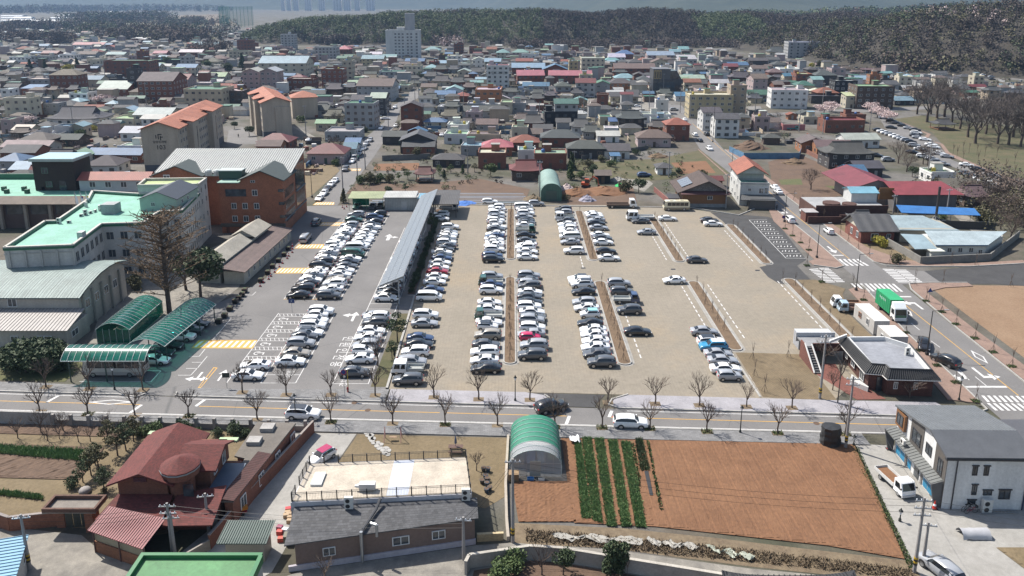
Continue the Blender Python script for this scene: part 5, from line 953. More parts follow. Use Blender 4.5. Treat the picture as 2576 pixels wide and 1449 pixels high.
R_=Bd('terrace_railing','black metal railing round the restaurant roof terrace','railing',-14,72)
railing(R_,(-23.2,71.35),(-4.45,72.85),ZT,12); railing(R_,(-23.0,78.05),(-5.35,79.35),ZT,11); railing(R_,(-4.45,72.95),(-5.3,79.3),ZT,5); railing(R_,(-23.15,74.2),(-23.0,78.0),ZT,3); railing(R_,(-23.2,71.5),(-23.15,72.6),ZT,1)
tag(part('folded_bench',MB().box(-21.9,-20.7,73.9,76.2,ZT+.07,ZT+.3),'paint',col=(.68,.68,.66)),'white folded frames lying on the roof terrace','frame')
# red brick house
RT=(.125,.026,.021); BRK=(.24,.095,.06)
B=Bd('red_house','red brick house with red tiled roofs and a round turret','house',-38,75)
B.box('ground_floor_wall',-43.,-31.6,72.4,80.5,0,3.1,'brick',BRK); B.box('upper_wall',-42.5,-37.2,73.4,81.5,3.1,5.6,'brick',BRK); B.box('upper_wing_wall',-37.2,-33.4,75.6,81.2,3.1,5.5,'brick',BRK)
roofgable(B,-42.5,-36.8,73.2,82,5.45,6.55,'y','shingle',RT,.75,.2,'brick',BRK); roofgable(B,-36.7,-33.0,75.6,80.8,5.4,6.5,'x','shingle',RT,.5,.2,'brick',BRK,name='wing_roof')
for a in ((-43.3,-38.2,82.3,83.0),(-38.9,-38.2,80.9,82.3),(-34.4,-32.2,80.9,81.6)): B.box('copper_gutter',a[0],a[1],a[2],a[3],5.3,5.5,'paint',(.4,.52,.3))
B.p('turret_wall',MB().lathe((-36.1,74.6,3.1),[(1.35,0),(1.35,1.9),(1.95,2.4),(1.95,3.3)],14),'brick',BRK); B.p('turret_roof',MB().lathe((-36.1,74.6,6.4),[(2.1,0),(2.1,.12),(1.95,.2),(.02,1.05)],14),'shingle',RT); B.p('turret_rim',MB().lathe((-36.1,74.6,6.2),[(2.02,0),(2.12,.05),(2.12,.19),(2.0,.195)],14),'paint',(.3,.33,.34))
lowr=[(-43.6,71.6,3.05),(-31.2,71.6,3.05)]
B.p('lower_roof',MB().slab((-43.6,70.3,2.85),(-36.4,69.5,2.85),(-36.6,73.3,3.7),(-42.6,73.4,3.7),.14),'shingle',RT); B.p('lower_roof',MB().slab((-36.2,69.4,2.75),(-31.0,69.4,2.85),(-31.4,74.9,3.75),(-36.2,73.4,3.7),.14),'shingle',RT)
B.box('dark_window',-35.4,-34.3,73.15,73.22,3.4,5.0,'window_glass'); B.box('balcony',-33.4,-30.9,74.2,79.8,2.95,3.25,'paint',(.1,.13,.18)); 
B.win(-33.36,77.0,4.5,.9,1.4,'r'); B.win(-33.36,79.6,4.4,.9,1.9,'r'); B.box('fanlight',-40.6,-39.2,73.13,73.19,5.35,5.85,'window_glass'); B.win(-33.2,72.36,1.6,1.2,1.3,'f',fcol=(.05,.04,.04)); B.box('door',-32.3,-31.65,72.3,72.38,.05,2.1,'paint',(.3,.3,.3))
L_=Bd('lean_to','open lean-to with red ribbed metal roof against the red brick house','shed',-40,69)
a=[(-43.5,68.7,2.75),(-36.6,65.9,2.75),(-35.8,69.6,3.5),(-42.7,71.6,3.5)]; r=L_.p('metal_roof',MB().slab(*[Vector(q) for q in a],.08),'metal_paint',(.24,.035,.045)); seams(L_,a[0],a[1],a[3],a[2],24,'metal_paint',(.14,.02,.028),r,.07,.05)
L_.p('brick_wall',MB().prism([(-43.1,68.9),(-36.7,66.3),(-36.6,66.55),(-43.0,69.15)],0,1.35),'brick',(.3,.13,.07)); L_.p('plastic_screen',MB().prism([(-43.05,69.0),(-36.7,66.42),(-36.68,66.48),(-43.03,69.06)],1.36,2.6),'paint',(.3,.27,.19)); L_.p('brick_wall',MB().prism([(-43.1,69.2),(-42.9,69.2),(-42.6,72.2),(-42.8,72.2)],0,2.6),'brick',(.3,.13,.07))
for p in ((-43.1,68.85),(-39.8,67.5),(-36.65,66.2)): L_.p('post',MB().tube((*p,0),(*p,2.7),.07),'paint',(.1,.05,.05))
W_=Bd('long_outbuilding','long low brick outbuilding with flat roofs beside the concrete yard','outbuilding',-29.5,84)
W_.p('wall',MB().prism([(-31.1,73.2),(-30.2,73.2),(-27.8,88.7),(-32.4,88.9),(-32.6,81.6),(-31.4,81)],0,2.9),'brick',BRK); W_.p('roof_slab',MB().prism([(-31.4,73.0),(-30.05,73.0),(-27.6,88.85),(-32.6,89.1),(-32.9,81.5),(-31.5,81)],2.9,3.1),'concrete',(.17,.15,.13)); W_.p('tiled_edge',MB().slab((-31.6,73,3.4),(-30.0,73,3.12),(-28.6,81.9,3.12),(-30.2,81.9,3.45),.1),'roof_tile',(.09,.03,.025))
W_.box('parapet_tank',-31.5,-29.9,86.6,88.,3.1,3.6,'concrete',(.4,.38,.36)); W_.box('parapet_tank',-32.2,-30.6,83.6,85,3.1,3.6,'concrete',(.4,.38,.36))
for k in range(4): W_.win(-29.85+.16*k*4.2+.04,75.2+k*4.2,1.5,1.2,1.5,pi/2-.16)
def wallrun(name,pts,h,th,mat,col,lab,cap=None,cat='wall'):
    P=[Vector((p[0],p[1],0)) for p in pts]; B=Bd(name,lab,cat,P[0].x,P[0].y)
    for a,b in zip(P[:-1],P[1:]):
        d=(b-a).normalized(); n=Vector((-d.y,d.x,0))*th/2; B.p('wall_panel',MB().prism([a-n,b-n,b+n,a+n],0,h),mat,col)
        if cap: n2=n*1.35; B.p('coping',MB().prism([a-n2,b-n2,b+n2,a+n2],h+.002,h+.08),'concrete',cap)
    return B
wallrun('brick_wall',[(-31.4,69.3),(-29.8,76.9),(-26.2,91.7)],1.7,.22,'brick',BRK,'tall brick wall between red house and concrete yard',(.35,.3,.27)); wallrun('brick_wall',[(-37.2,66.8),(-36.2,66.4),(-33,67.3),(-31.4,69.3)],1.2,.2,'concrete',(.3,.27,.24),'low wall in front of the red house yard')
wallrun('brick_wall',[(-70,75.3),(-57.6,73.6),(-54,72.2),(-49.2,73.1)],1.7,.24,'brick',(.27,.11,.065),'brick garden wall left of the gate',(.3,.26,.24))
B=Bd('gate_house','brick gateway with a flat canopy and dark metal doors','gate',-47.2,72.8); B.box('pier',-49.3,-48.4,72.7,73.7,0,2.5,'brick',(.27,.11,.065)); B.box('pier',-45.7,-44.8,71.9,73.2,0,2.5,'brick',(.27,.11,.065)); B.box('canopy_slab',-50.,-44.3,71.7,74.2,2.5,2.62,'concrete',(.25,.22,.19))
for a in ((-50,-44.3,71.7,71.95),(-50,-44.3,73.95,74.2),(-50,-49.75,71.95,73.95),(-44.55,-44.3,71.95,73.95)): B.box('parapet',*a,2.621,3.05,'brick',(.16,.085,.06))
for k in range(3): B.box('door_leaf',-48.3+k*.86,-47.5+k*.86,72.75,72.82,.08,2.3,'metal_paint',(.04,.045,.035))
# small sheds at the bottom
B=Bd('green_shed','small shed with dark green ribbed metal roof','shed',-27,68); B.box('wall',-29.0,-25.1,67.4,69.6,0,2.45,'paint',(.3,.28,.24)); a=[(-29.7,67.0,2.5),(-24.7,67.0,2.5),(-24.6,69.9,3.05),(-29.5,69.9,3.05)]; r=B.p('metal_roof',MB().slab(*[Vector(q) for q in a],.08),'metal_paint',(.055,.1,.085)); seams(B,a[0],a[1],a[3],a[2],20,'metal_paint',(.035,.07,.06),r)
B=Bd('green_roof_house','flat roofed building painted bright green at the bottom edge','building',-30,61); B.box('wall',-35.8,-24.3,56,64.4,0,2.9,'plaster',(.5,.5,.47)); B.box('roof_slab',-35.6,-24.5,56,64.2,2.9,3.0,'roof_flat',(.1,.27,.11))
for a in ((-36,-24.2,64.2,64.6),(-36,-35.6,56,64.2),(-24.5,-24.1,56,64.2)): B.box('parapet',*a,2.6,3.45,'paint',(.03,.17,.06))
B=Bd('blue_roof_shed','shed with pale blue ribbed roof at the bottom left corner','shed',-50,65,rad(22)); B.box('wall',-54,-48.2,60.5,66.8,0,2.9,'plaster',(.55,.54,.5)); a=[(-48.0,60.3,2.9),(-48.0,67.2,2.9),(-54.3,67.2,3.4),(-54.3,60.3,3.4)]; r=B.p('metal_roof',MB().slab(*[Vector(q) for q in a],.08),'metal_paint',(.2,.4,.55)); seams(B,a[0],a[1],a[3],a[2],14,'metal_paint',(.14,.3,.42),r); B.win(-48.17,65.2,1.7,1.2,.8,'r')
B=Bd('tiled_house','black tiled roof corner rising into the bottom edge','house',25,59); B.box('wall',20.5,31,55,60.8,0,2.8,'plaster',(.6,.57,.5)); tiled_giwa(B,20.6,31,53.5,60.8,3.2,5.2,(.03,.03,.033),1.)
for k in range(24): B.p('tile_row',MB().tube((20+k*.5,61.75,3.3+.004*abs(k-12)),(20+k*.5,59.2,4.15),.07,n=5),'paint',(.022,.022,.025))
wallrun('concrete_wall',[(-4.6,65.6),(-4.3,66.6),(1.8,67.9),(5,67.6),(20.4,63.9),(30,61)],1.55,.25,'concrete',(.42,.39,.35),'grey concrete garden wall along the bottom alley',(.5,.46,.4))
struct(sheet('garden_soil',[(-3.8,66.2),(1.9,67.6),(5,67.3),(20,63.6),(18,50),(-6,50)],.045,'brown_soil'),'brown garden soil behind the concrete wall at the bottom')
wallrun('ditch_wall',[(-.5,90.3),(-.75,80),(-.6,73.8),(-.4,70.6)],.55,.3,'concrete',(.46,.4,.33),'low concrete wall beside the ditch'); wallrun('yellow_block_wall',[(-3.7,70.6),(-.9,70.8)],.9,.3,'brick',(.5,.38,.22),'short yellow block wall at the restaurant corner')
# wall with pillars and railings along the front road
B=Bd('pillar_fence','roadside fence of concrete pillars with black railings','fence',-45,93); 
for k in range(15):
    x=-61.6+k*2.45; y=93.5-.047*(x+61.6); B.box('pillar',x-.2,x+.2,y-.2,y+.2,0,1.65,'concrete',(.33,.31,.29)); 
    if k<14:
        q=B.p('base_panel',MB().prism([(x+.2,y-.1),(x+2.25,y-.2),(x+2.25,y),(x+.2,y+.1)],0,.85),'concrete',(.27,.255,.24)); mb=MB(); mb.tube((x+.2,y,1.4),(x+2.25,y-.1,1.4),.025,n=4); B.p('rail',mb,'paint',(.03,.03,.03)); mb=MB()
        for i in range(14): mb.tube((x+.3+i*.14,y-.005*i,.85),(x+.3+i*.14,y-.005*i,1.45),.012,n=3,caps=False)
        o=B.p('railings',mb,'paint',(.03,.03,.03)); o['kind']='stuff'
wallrun('concrete_wall',[(-80,94.4),(-68.7,93.9),(-61.9,93.5)],1.9,.25,'concrete',(.4,.38,.36),'weathered concrete wall at the left end of the roadside fence')
# bus canopies of green sheet
def vault(B,x0,x1,y0,y1,ze,zp,axis,nr,skew=0.,mat='green_sheet',rib=(.45,.5,.48)):
    n=10; prof=[(i/n,math.sin(pi*i/n)**.8) for i in range(n+1)]
    def P(u,v): # u along, v across 0..1
        h=ze+(zp-ze)*math.sin(pi*v)**.85
        return (x0+(x1-x0)*u,y0+(y1-y0)*v,h) if axis=='x' else (x0+(x1-x0)*v+skew*u,y0+(y1-y0)*u,h)
    for k in range(nr):
        u0=k/nr+.002; u1=(k+1)/nr-.002; B.p('roof_sheet',MB().grid([[P(u0,i/n) for i in range(n+1)],[P(u1,i/n) for i in range(n+1)]]),mat,smooth=True)
    for k in range(nr+1):
        u=k/nr; mb=MB()
        for i in range(n): a=Vector(P(u,i/n)); b=Vector(P(u,(i+1)/n)); mb.tube(a+Vector((0,0,.03)),b+Vector((0,0,.03)),.045,n=4,caps=False)
        B.p('arch_rib',mb,'paint',rib)
    for v in (0,1): B.p('eave_beam',MB().tube(P(0,v),P(1,v),.07,n=5),'paint',rib)
B=Bd('bus_canopy','long green translucent vaulted canopy over the coach','canopy',-61,108); vault(B,-67,-54.5,105.3,110.3,3.5,4.8,'x',13)
for x in (-66,-60.6,-55.1):
    for y in (105.6,110): B.p('post',MB().tube((x,y,0),(x,y,3.5),.1),'paint',(.03,.07,.06))
B=Bd('car_canopy','green translucent vaulted canopy running back over parked cars','canopy',-56,119); vault(B,-60,-53.9,110.6,127.6,3.35,4.6,'y',20,1.7)
for k in range(4):
    for x in (-59.8,-54.0): B.p('post',MB().tube((x+k*.5,111.3+k*5.3,0),(x+k*.5,111.3+k*5.3,3.3),.09),'paint',(.03,.07,.06))
B=Bd('bicycle_shelter','closed green arched shelter behind the canopies','shelter',-66,125); vault(B,-69.1,-63.5,119,131.5,2.4,3.6,'y',12)
for x in (-69.05,-63.55):
    for k in range(6): B.box('side_sheet',x-.02,x+.02,119.1+k*2.08,121.1+k*2.08,.1,2.38,'green_sheet')
for k in range(5): B.box('front_sheet',-69+k*1.1,-67.95+k*1.1,118.98,119.02,.1,2.4,'green_sheet')
for k in range(6): B.p('mullion',MB().tube((-69+k*1.09,118.95,0),(-69+k*1.09,118.95,2.6),.05,n=4),'paint',(.4,.45,.42))
for i,(kc,x,y) in enumerate([('sw',-56.2,111.6),('sk',-56.6,114.2),('sk',-56.3,116.9),('uw',-55.6,120.2),('ug',-55.4,123),('sk',-55.3,125.6)]): car(kc[0],kc[1],x,y,0,f'{CNAME[kc[1]]} {KLAB[kc[0]]} under the green car canopy, {ORD[i+1]} from the near end','cars under the green canopy')
# hall with arched metal roof
B=Bd('gym_hall','pale hall with low arched green-grey metal roof at the left edge','building',-86,130); CW=(.52,.475,.42)
B.box('wall',-112,-74.2,124,140,0,6.2,'plaster',CW)
prof=[(123.5,6.25),(125.5,6.95),(128,7.6),(131,8.15),(134,8.3),(137,8.1),(140.5,7.2)]
r=B.p('arched_roof',MB().grid([[(-112,y,z),(-73.7,y,z)] for y,z in prof]).grid([[(-112,y,z-.2),(-73.7,y,z-.2)] for y,z in prof[::-1]]),'roof_metal',(.26,.33,.31)); B.p('gable_wall',MB().poly([(-74.19,124,6.2)]+[(-74.19,y,z-.1) for y,z in prof[1:-1]]+[(-74.19,140,6.2)]),'plaster',CW)
for k in range(64):
    x=-112+k*.6; mb=MB(); mb.grid([[(x,y,z+.05),(x+.06,y,z+.05)] for y,z in prof]); B.p('roof_seam',mb,'metal_paint',(.2,.25,.24),r)
B.box('leanto_wall',-94,-72.9,117.2,124,0,3.2,'plaster',CW); a=[(-94.3,116.9,3.2),(-72.5,116.9,3.2),(-73.2,123.9,4.2),(-94.3,123.9,4.2)]; r2=B.p('leanto_roof',MB().slab(*[Vector(q) for q in a],.1),'metal_paint',(.36,.33,.31)); seams(B,a[0],a[1],a[3],a[2],36,'metal_paint',(.25,.23,.21),r2)
B.win(-85.6,123.95,5.2,1.6,1.5,'f'); B.win(-76.6,117.15,1.6,2.6,1.1,'f'); B.win(-81.5,117.15,1.6,1.2,1.1,'f')
for y in (126.5,129.6,132.8,136.): B.win(-74.15,y,4.2,1.5,1.6,'r')
B.win(-72.85,119.5,1.8,2,1.1,'r')
for y in (125,128.1,131.2,134.4,137.6): B.box('pilaster',-74.17,-73.8,y-.2,y+.2,0,6.3,'plaster',(.42,.385,.34))
# white school block with green roof
WP=[(-91.8,133),(-80.1,134.6),(-82,148.3),(-74,149.2),(-74.6,157.5),(-70.2,158.4),(-72.6,174),(-86,173),(-98.5,176),(-95.3,168),(-92.4,150.6),(-94.6,150.4)]
B=Bd('school_block','white three storey office block with green painted flat roofs','building',-84,150); SW=(.6,.58,.55)
B.p('wall',MB().prism(WP,0,11.5),'plaster',SW)
def ring(B,pts,z0,z1,t,mat,col,name='parapet'):
    c=Vector((0,0)); n=len(pts); V=[Vector(p) for p in pts]; ar=sum(V[i].x*V[(i+1)%n].y-V[(i+1)%n].x*V[i].y for i in range(n))
    for i in range(n):
        a=V[i]; b=V[(i+1)%n]; d=(b-a).normalized(); nn=Vector((-d.y,d.x))*(t if ar>0 else -t); B.p(name,MB().prism([a-nn*.35-d*.1*t,b-nn*.35,b+nn,a+nn],z0,z1),mat,col)
B.p('roof_slab',MB().prism(WP,11.502,11.6),'roof_flat',(.21,.47,.36)); ring(B,WP,11.605,12.3,.35,'plaster',(.55,.52,.47)); ring(B,WP,11.604,12.05,.5,'paint',(.03,.14,.08),'inner_parapet')
zs=(2.2,5.9,9.6)
B.wins((-82,148.3),(-74,149.2),zs,3,1.5,1.7,fcol=(.5,.48,.45)); B.wins((-80.1,134.6),(-82,148.3),zs,6,1.4,2.0,fcol=(.45,.43,.4)); B.wins((-74.6,157.5),(-70.2,158.4),zs,2,1.3,1.6,fcol=(.5,.48,.45)); B.wins((-70.2,158.4),(-72.6,174),zs,9,.75,1.8,fcol=(.5,.48,.45)); 
for k in range(3): B.p('wall_band',MB().prism([(-91.9,132.9),(-80.0,134.5),(-80.02,134.6),(-91.85,133)],3.4+k*3.7,3.6+k*3.7),'plaster',(.48,.46,.43))
for k in range(5): x=-91.2+k*2.7; B.p('pilaster',MB().prism([(x,133.0+.137*k*2.7-.16),(x+.35,133.05+.137*k*2.7-.16),(x+.35,133.2+.137*k*2.7),(x,133.15+.137*k*2.7)],0,11.4),'plaster',(.52,.5,.47))
B.p('stair_tower',MB().prism([(-72.6,174),(-73.2,180.5),(-87.5,179.6),(-86.2,173)],0,13.6),'plaster',SW); B.p('tower_roof',MB().prism([(-72.9,174.3),(-73.5,180.2),(-87.2,179.3),(-86,173.3)],13.602,13.7),'roof_flat',(.42,.5,.22)); ring(B,[(-72.6,174),(-73.2,180.5),(-87.5,179.6),(-86.2,173)],13.605,14.3,.35,'plaster',(.5,.48,.43),'tower_parapet'); B.wins((-72.6,174),(-73.2,180.5),(2.2,5.9,9.6,12.4),2,.7,1.3,fcol=(.4,.4,.4))
P_=Bd('roof_cabin','pale green cabin with dark blue gabled roof on the school roof','cabin',-75.5,166); P_.t.location.z=11.6; P_.box('wall',-79.8,-71.9,160.2,171.5,0,2.6,'paint',(.36,.48,.41)); roofgable(P_,-79.8,-71.9,160.2,171.5,2.6,4.1,'y','metal_paint',(.03,.04,.06),.35,.12,'paint',(.36,.48,.41)); P_.win(-77,160.17,1.4,.9,.9,'f'); P_.win(-71.88,163,1.4,.8,.9,'r'); P_.win(-71.88,166,1.4,.8,.9,'r')
tag(part('water_tank',MB().box(-86.7,-83.8,157.2,160,11.6,13.7),'concrete',col=(.4,.42,.42)),'grey water tank housing with dish and siren on the school roof','tank')
for i,(x,y) in enumerate([(-91.6,150.2),(-89.8,150.6),(-90,155.5),(-89.7,156.6),(-89.3,157.8),(-88.9,159),(-88.6,160.2),(-82.2,140.5),(-82.6,142.2),(-93,163),(-76.6,151),(-75.6,153.2)]): aircon(x,y,11.6,.3*i,f'air conditioner on the green school roof, {ORD[i+1]} from the near left',.9,i%3==0)
tag(part('roof_cabinet',MB().box(-81.9,-80.9,139.2,140.6,11.6,13.1),'paint',col=(.5,.55,.52)),'tall grey cabinet near the front of the green roof','cabinet')
# red brick offices
B=Bd('brick_offices','four storey red brick office building with silver metal roof','building',-72,190); OB=(.4,.155,.082)
B.box('wall',-89,-55.5,188.9,202,0,13.6,'brick',OB); B.box('front_block',-71,-55.5,181.6,188.9,0,12.6,'brick',OB); B.box('left_block',-89,-77,186.5,188.9,0,13.3,'brick',OB)
a=[(-89.3,188.4,13.7),(-55.1,188.4,13.7),(-55.1,202.4,17.2),(-89.3,202.4,17.2)]; r=B.p('metal_roof',MB().slab(*[Vector(q) for q in a],.25),'metal_paint',(.37,.38,.37)); seams(B,a[0],a[1],a[3],a[2],57,'metal_paint',(.27,.28,.27),r,.08,.1)
for x in (-89,-55.6): B.p('gable_wall',MB().hull8([(x,188.9,13.59),(x,202,13.59),(x,202,16.9)],[(x+.12,188.9,13.59),(x+.12,202,13.59),(x+.12,202,16.9)]),'brick',OB)
B.box('right_gable_block',-65.6,-55.5,181.6,190,12.6,13.4,'brick',OB); roofgable(B,-65.6,-55.5,181.6,192.5,13.4,15.6,'y','metal_paint',(.055,.07,.064),.6,.25,'brick',OB,name='right_gable_roof'); roofgable(B,-89,-77,186.5,194,13.3,15.7,'y','metal_paint',(.055,.07,.064),.6,.25,'brick',OB,name='left_gable_roof')
B.box('terrace',-71.2,-65.7,181.4,188.8,12.605,12.8,'paint',(.3,.45,.38)); B.box('chiller',-71.8,-66.2,184.6,187.4,12.8,14.9,'paint',(.03,.08,.06)); B.box('chiller_frame',-71.9,-66.1,184.5,187.5,14.9,15.1,'paint',(.45,.5,.48)); B.box('terrace',-77,-71,187.4,188.85,13.0,13.2,'paint',(.4,.55,.48))
for k in range(2): B.p('cooling_unit',MB().lathe((-75.5+k*2.2,187.6,13.2),[(.9,0),(.9,1.2),(.6,1.5)],8),'paint',(.55,.58,.55))
B.box('glass_band',-69.4,-64.4,181.5,181.6,9.3,11.1,'window_glass'); 
for x in (-67.6,-64.9,-62.1):
    for z in (6.9,3.6+.1): B.win(x,181.55,z,1.25,1.5,'f',depth=.16)
B.win(-62.3,181.55,10.2,1.3,1.5,'f',depth=.16); B.win(-62.6,181.55,13.,1.1,.6,'f')
for z in (3.9,7.2,10.4): B.box('corner_window',-56.6,-55.3,181.45,182.3,z,z+.7,'window_glass')
B.box('lintel_band',-71.15,-55.35,181.3,181.6,1.7,2.5,'concrete',(.14,.12,.10)); B.win(-85.5,186.45,12.0,1.6,3.2,'f'); B.win(-73.5,188.85,11.2,1.2,.7,'f'); B.win(-73.2,188.85,4,1.2,.7,'f')
for k in range(5): B.box('pier',-69.9+k*3.4,-69.2+k*3.4,181.45,181.6,0,1.7,'brick',(.2,.07,.04))
for k in range(8):
    for z in (3.6,6.6,9.6): B.box('side_window',-55.52,-55.42,183.2+k*1.0,183.75+k*1.0,z-1.1,z+1.1,'window_glass')
B.box('curtain_wall',-55.52,-55.3,192.6,200.6,8.2,14.6,'window_glass'); B.box('curtain_sill',-55.52,-55.1,192.3,200.9,7.8,8.15,'concrete',(.2,.22,.23))
for k in range(8): B.box('side_window',-55.52,-55.42,192.8+k*1.05,193.4+k*1.05,3.8,7.4,'window_glass')
B.box('side_band',-55.52,-55.35,181.7,202,3.0,3.35,'concrete',(.2,.2,.2))
# left: tiled-eave hall, black brick tower, prefab with red roof
B=Bd('council_hall','dark hall with green flat roof and tiled eaves behind the school','building',-118,190)
B.box('wall',-150,-104.5,186,206,0,7.2,'plaster',(.12,.08,.07)); B.p('tiled_eave',MB().slab((-150,184.4,6.6),(-102.5,184.4,6.6),(-104.5,187.6,7.9),(-150,187.6,7.9),.2),'roof_tile',(.2,.155,.12)); B.box('roof_slab',-150,-104.7,187.6,206,7.2,7.9,'roof_flat',(.19,.45,.33)); B.box('parapet',-150,-104.5,206,206.4,7.9,9.4,'paint',(.03,.14,.08))
for k in range(7): B.box('column',-146+k*6.2,-145.3+k*6.2,184.8,185.6,0,6.6,'concrete',(.35,.31,.26)); B.box('window',-144.8+k*6.2,-140.6+k*6.2,185.9,186,3.6,6.0,'window_glass')
for i in range(6): B.box('roof_vent',-134+i*2.6,-133.1+i*2.6,190+(i%2)*3,191+(i%2)*3,7.9,8.9,'paint',(.03,.1,.06))
B.box('tower',-122.5,-112,193,201,7.9,15.6,'brick',(.055,.038,.03)); B.box('tower_roof',-123,-111.6,192.5,201.4,15.605,16.3,'paint',(.45,.52,.5)); B.box('tower_roof_sheet',-122.8,-111.8,192.7,201.2,16.3,16.35,'paint',(.3,.48,.56)); B.win(-119.5,192.95,13.2,1.6,1.5,'f',fcol=(.1,.2,.15)); B.win(-118.8,192.95,9.6,1.6,1.5,'f',fcol=(.1,.2,.15)); B.box('door',-116.2,-114.4,192.9,193,7.95,10.6,'window_glass')
B=Bd('prefab_office','long white prefab cabin with red ribbed roof on the hall roof','cabin',-104,196); B.t.location.z=7.9; B.box('podium',-111.5,-93,192.5,198.5,-7.9,0,'plaster',(.45,.44,.42)); B.box('wall',-111,-93.4,192.8,198,0,3.0,'paint',(.5,.55,.56)); roofgable(B,-111,-93.4,192.8,198.2,3,4.4,'x','roof_metal',(.34,.085,.06),.4,.1,'paint',(.5,.55,.56))
for k in range(4): B.win(-107.6+k*4,192.77,1.7,1.6,1.5,'f')
for i in range(3):
    o=thing('flag_pole',['flag pole with a plain white flag by the school roof','flag pole with the national flag by the school roof','flag pole with a white and yellow flag by the school roof'][i],'flag pole',(-97.2+i*1.0,166.5+.4*i,0),0,'flag poles'); part('pole',MB().tube((0,0,0),(0,0,14.2),.06,n=5),'galvanised',o)
    rows=[[(u*.0+.12*math.sin(u*4)+.5*v*(.4+.3*u),.08*math.cos(u*5),14-v*2.3*.0-u*2.2-v*.5) for v in (0,.5,1.,1.5,2.)] for u in (0,.25,.5,.75,1.)]; fl=part('flag',MB().grid(rows),'plain_cloth',o,(.75,.75,.75))
    if i==1:
        for cc,s in (((.4,.02,.03),.12),((.02,.05,.25),-.12)): part('flag_emblem',MB().poly([(.45+.26*math.cos(a)*.8,-.12,12.9+s+.16*math.sin(a)) for a in [2*pi*k/10 for k in range(10)]]),'plain_cloth',fl,cc)
    if i==2: part('flag_emblem',MB().poly([(.45+.2*math.cos(a),-.12,12.9+.2*math.sin(a)) for a in [2*pi*k/10 for k in range(10)]]),'plain_cloth',fl,(.6,.45,.03))
# two low sheds between school and car park
B=Bd('long_shed','long cream shed with brown tiled roof beside the asphalt lane','shed',-54.5,160,rad(-2.5)); B.box('wall',-57.3,-53.2,146.5,176,0,2.7,'plaster',(.52,.48,.4)); B.p('roof',MB().slab((-52.7,146,2.75),(-52.7,176.6,2.75),(-57.6,176.6,3.5),(-57.6,146,3.5),.15),'roof_tile',(.16,.11,.10))
for k in range(9): B.win(-53.17,149+k*3.1,1.5,.9 if k%2 else .7,1.0 if k%2 else 1.9,'r')
B=Bd('old_storehouse','old storehouse with two beige gabled roofs and stepped ends','shed',-59.5,158,rad(-4)); B.box('wall',-63,-58,147,173,0,4.,'plaster',(.5,.47,.4)); roofgable(B,-63,-58,147,163,4,5.4,'y','roof_metal',(.46,.42,.35),.35,.15,'plaster',(.5,.47,.4)); roofgable(B,-62.8,-57.5,164,173,4.6,6.0,'y','roof_metal',(.46,.42,.35),.35,.15,'plaster',(.55,.52,.45),name='rear_roof')
for k in range(7): B.win(-57.97,149+k*2.4,3.,.6,.6,'r')
# solar canopy, carport, store shed, green arch
B=Bd('solar_canopy','long solar panel canopy on steel columns beside the asphalt lot','canopy',-22,170); nL=46; XL,XR,ZL,ZR,D0,D1=-24.7,-20.2,4.,5.9,135.2,203.4
for k in range(nL):
    y0=D0+(D1-D0)*k/nL; y1=D0+(D1-D0)*(k+.965)/nL
    for j in range(3):
        t0=j/3+.006; t1=(j+1)/3-.006; q=lambda t,y:(XL+(XR-XL)*t,y,ZL+(ZR-ZL)*t)
        B.p('solar_panel',MB().slab(q(t0,y0),q(t1,y0),q(t1,y1),q(t0,y1),.05),'solar_cell')
for j in range(4): t=j/3; B.p('purlin',MB().box(XL+(XR-XL)*t-.06,XL+(XR-XL)*t+.06,D0,D1,ZL+(ZR-ZL)*t-.28,ZL+(ZR-ZL)*t-.06),'metal_paint',(.38,.39,.4))
for k in range(11):
    y=D0+.8+k*(D1-D0-1.6)/10; B.p('column',MB().tube((-21.2,y,0),(-21.2,y,5.2),.13),'metal_paint',(.42,.43,.44)); B.p('rafter',MB().hull8([(XL,y-.06,ZL-.5),(XR,y-.06,ZR-.55),(XR,y-.06,ZR-.3),(XL,y-.06,ZL-.3)],[(XL,y+.06,ZL-.5),(XR,y+.06,ZR-.55),(XR,y+.06,ZR-.3),(XL,y+.06,ZL-.3)]),'metal_paint',(.4,.41,.42)); B.p('brace',MB().tube((-21.2,y,2.6),(-23.6,y,4.1),.07,n=5),'metal_paint',(.42,.43,.44))
B=Bd('dark_carport','open carport with dark metal roof at the back of the lot','carport',-17.5,201); B.p('roof',MB().slab((-21.2,194.6,3.9),(-14.0,194.6,3.9),(-14.2,207.6,4.5),(-21.2,207.6,4.5),.2),'roof_metal',(.085,.08,.08))
for x in (-20.6,-14.7):
    for y in (195.4,201,206.8): B.p('post',MB().tube((x,y,0),(x,y,4),.09),'paint',(.05,.05,.05))
truck('r',-17.2,203,0,'small red and white truck under the dark carport',bedcol=(.6,.6,.6),cabcol=(.6,.58,.57))
B=Bd('store_shed','long white metal shed with open green carport end','shed',-35,203); B.box('wall',-34.6,-25.5,203,207.5,0,3.6,'roof_metal',(.52,.52,.49)); B.p('roof',MB().slab((-34.9,202.6,3.65),(-26,202.6,3.65),(-26,207.8,4.2),(-34.9,207.8,4.2),.1),'roof_metal',(.5,.5,.48)); B.p('blue_roof',MB().slab((-25.8,202.8,3.4),(-23,202.8,3.4),(-23,207.5,3.6),(-25.8,207.5,3.6),.1),'roof_metal',(.18,.4,.55)); B.box('wall',-25.5,-23.2,203.2,207,0,3.3,'paint',(.5,.5,.5)); B.p('green_roof',MB().slab((-44.4,202.2,3.5),(-34.95,202.2,3.5),(-34.95,207.8,4.1),(-44.4,207.8,4.1),.1),'roof_metal',(.33,.37,.2)); B.box('green_screen',-44.2,-39.6,207.2,207.3,.2,3.4,'green_sheet'); B.box('door',-30,-28.6,202.95,203,.05,2.4,'paint',(.55,.55,.53))
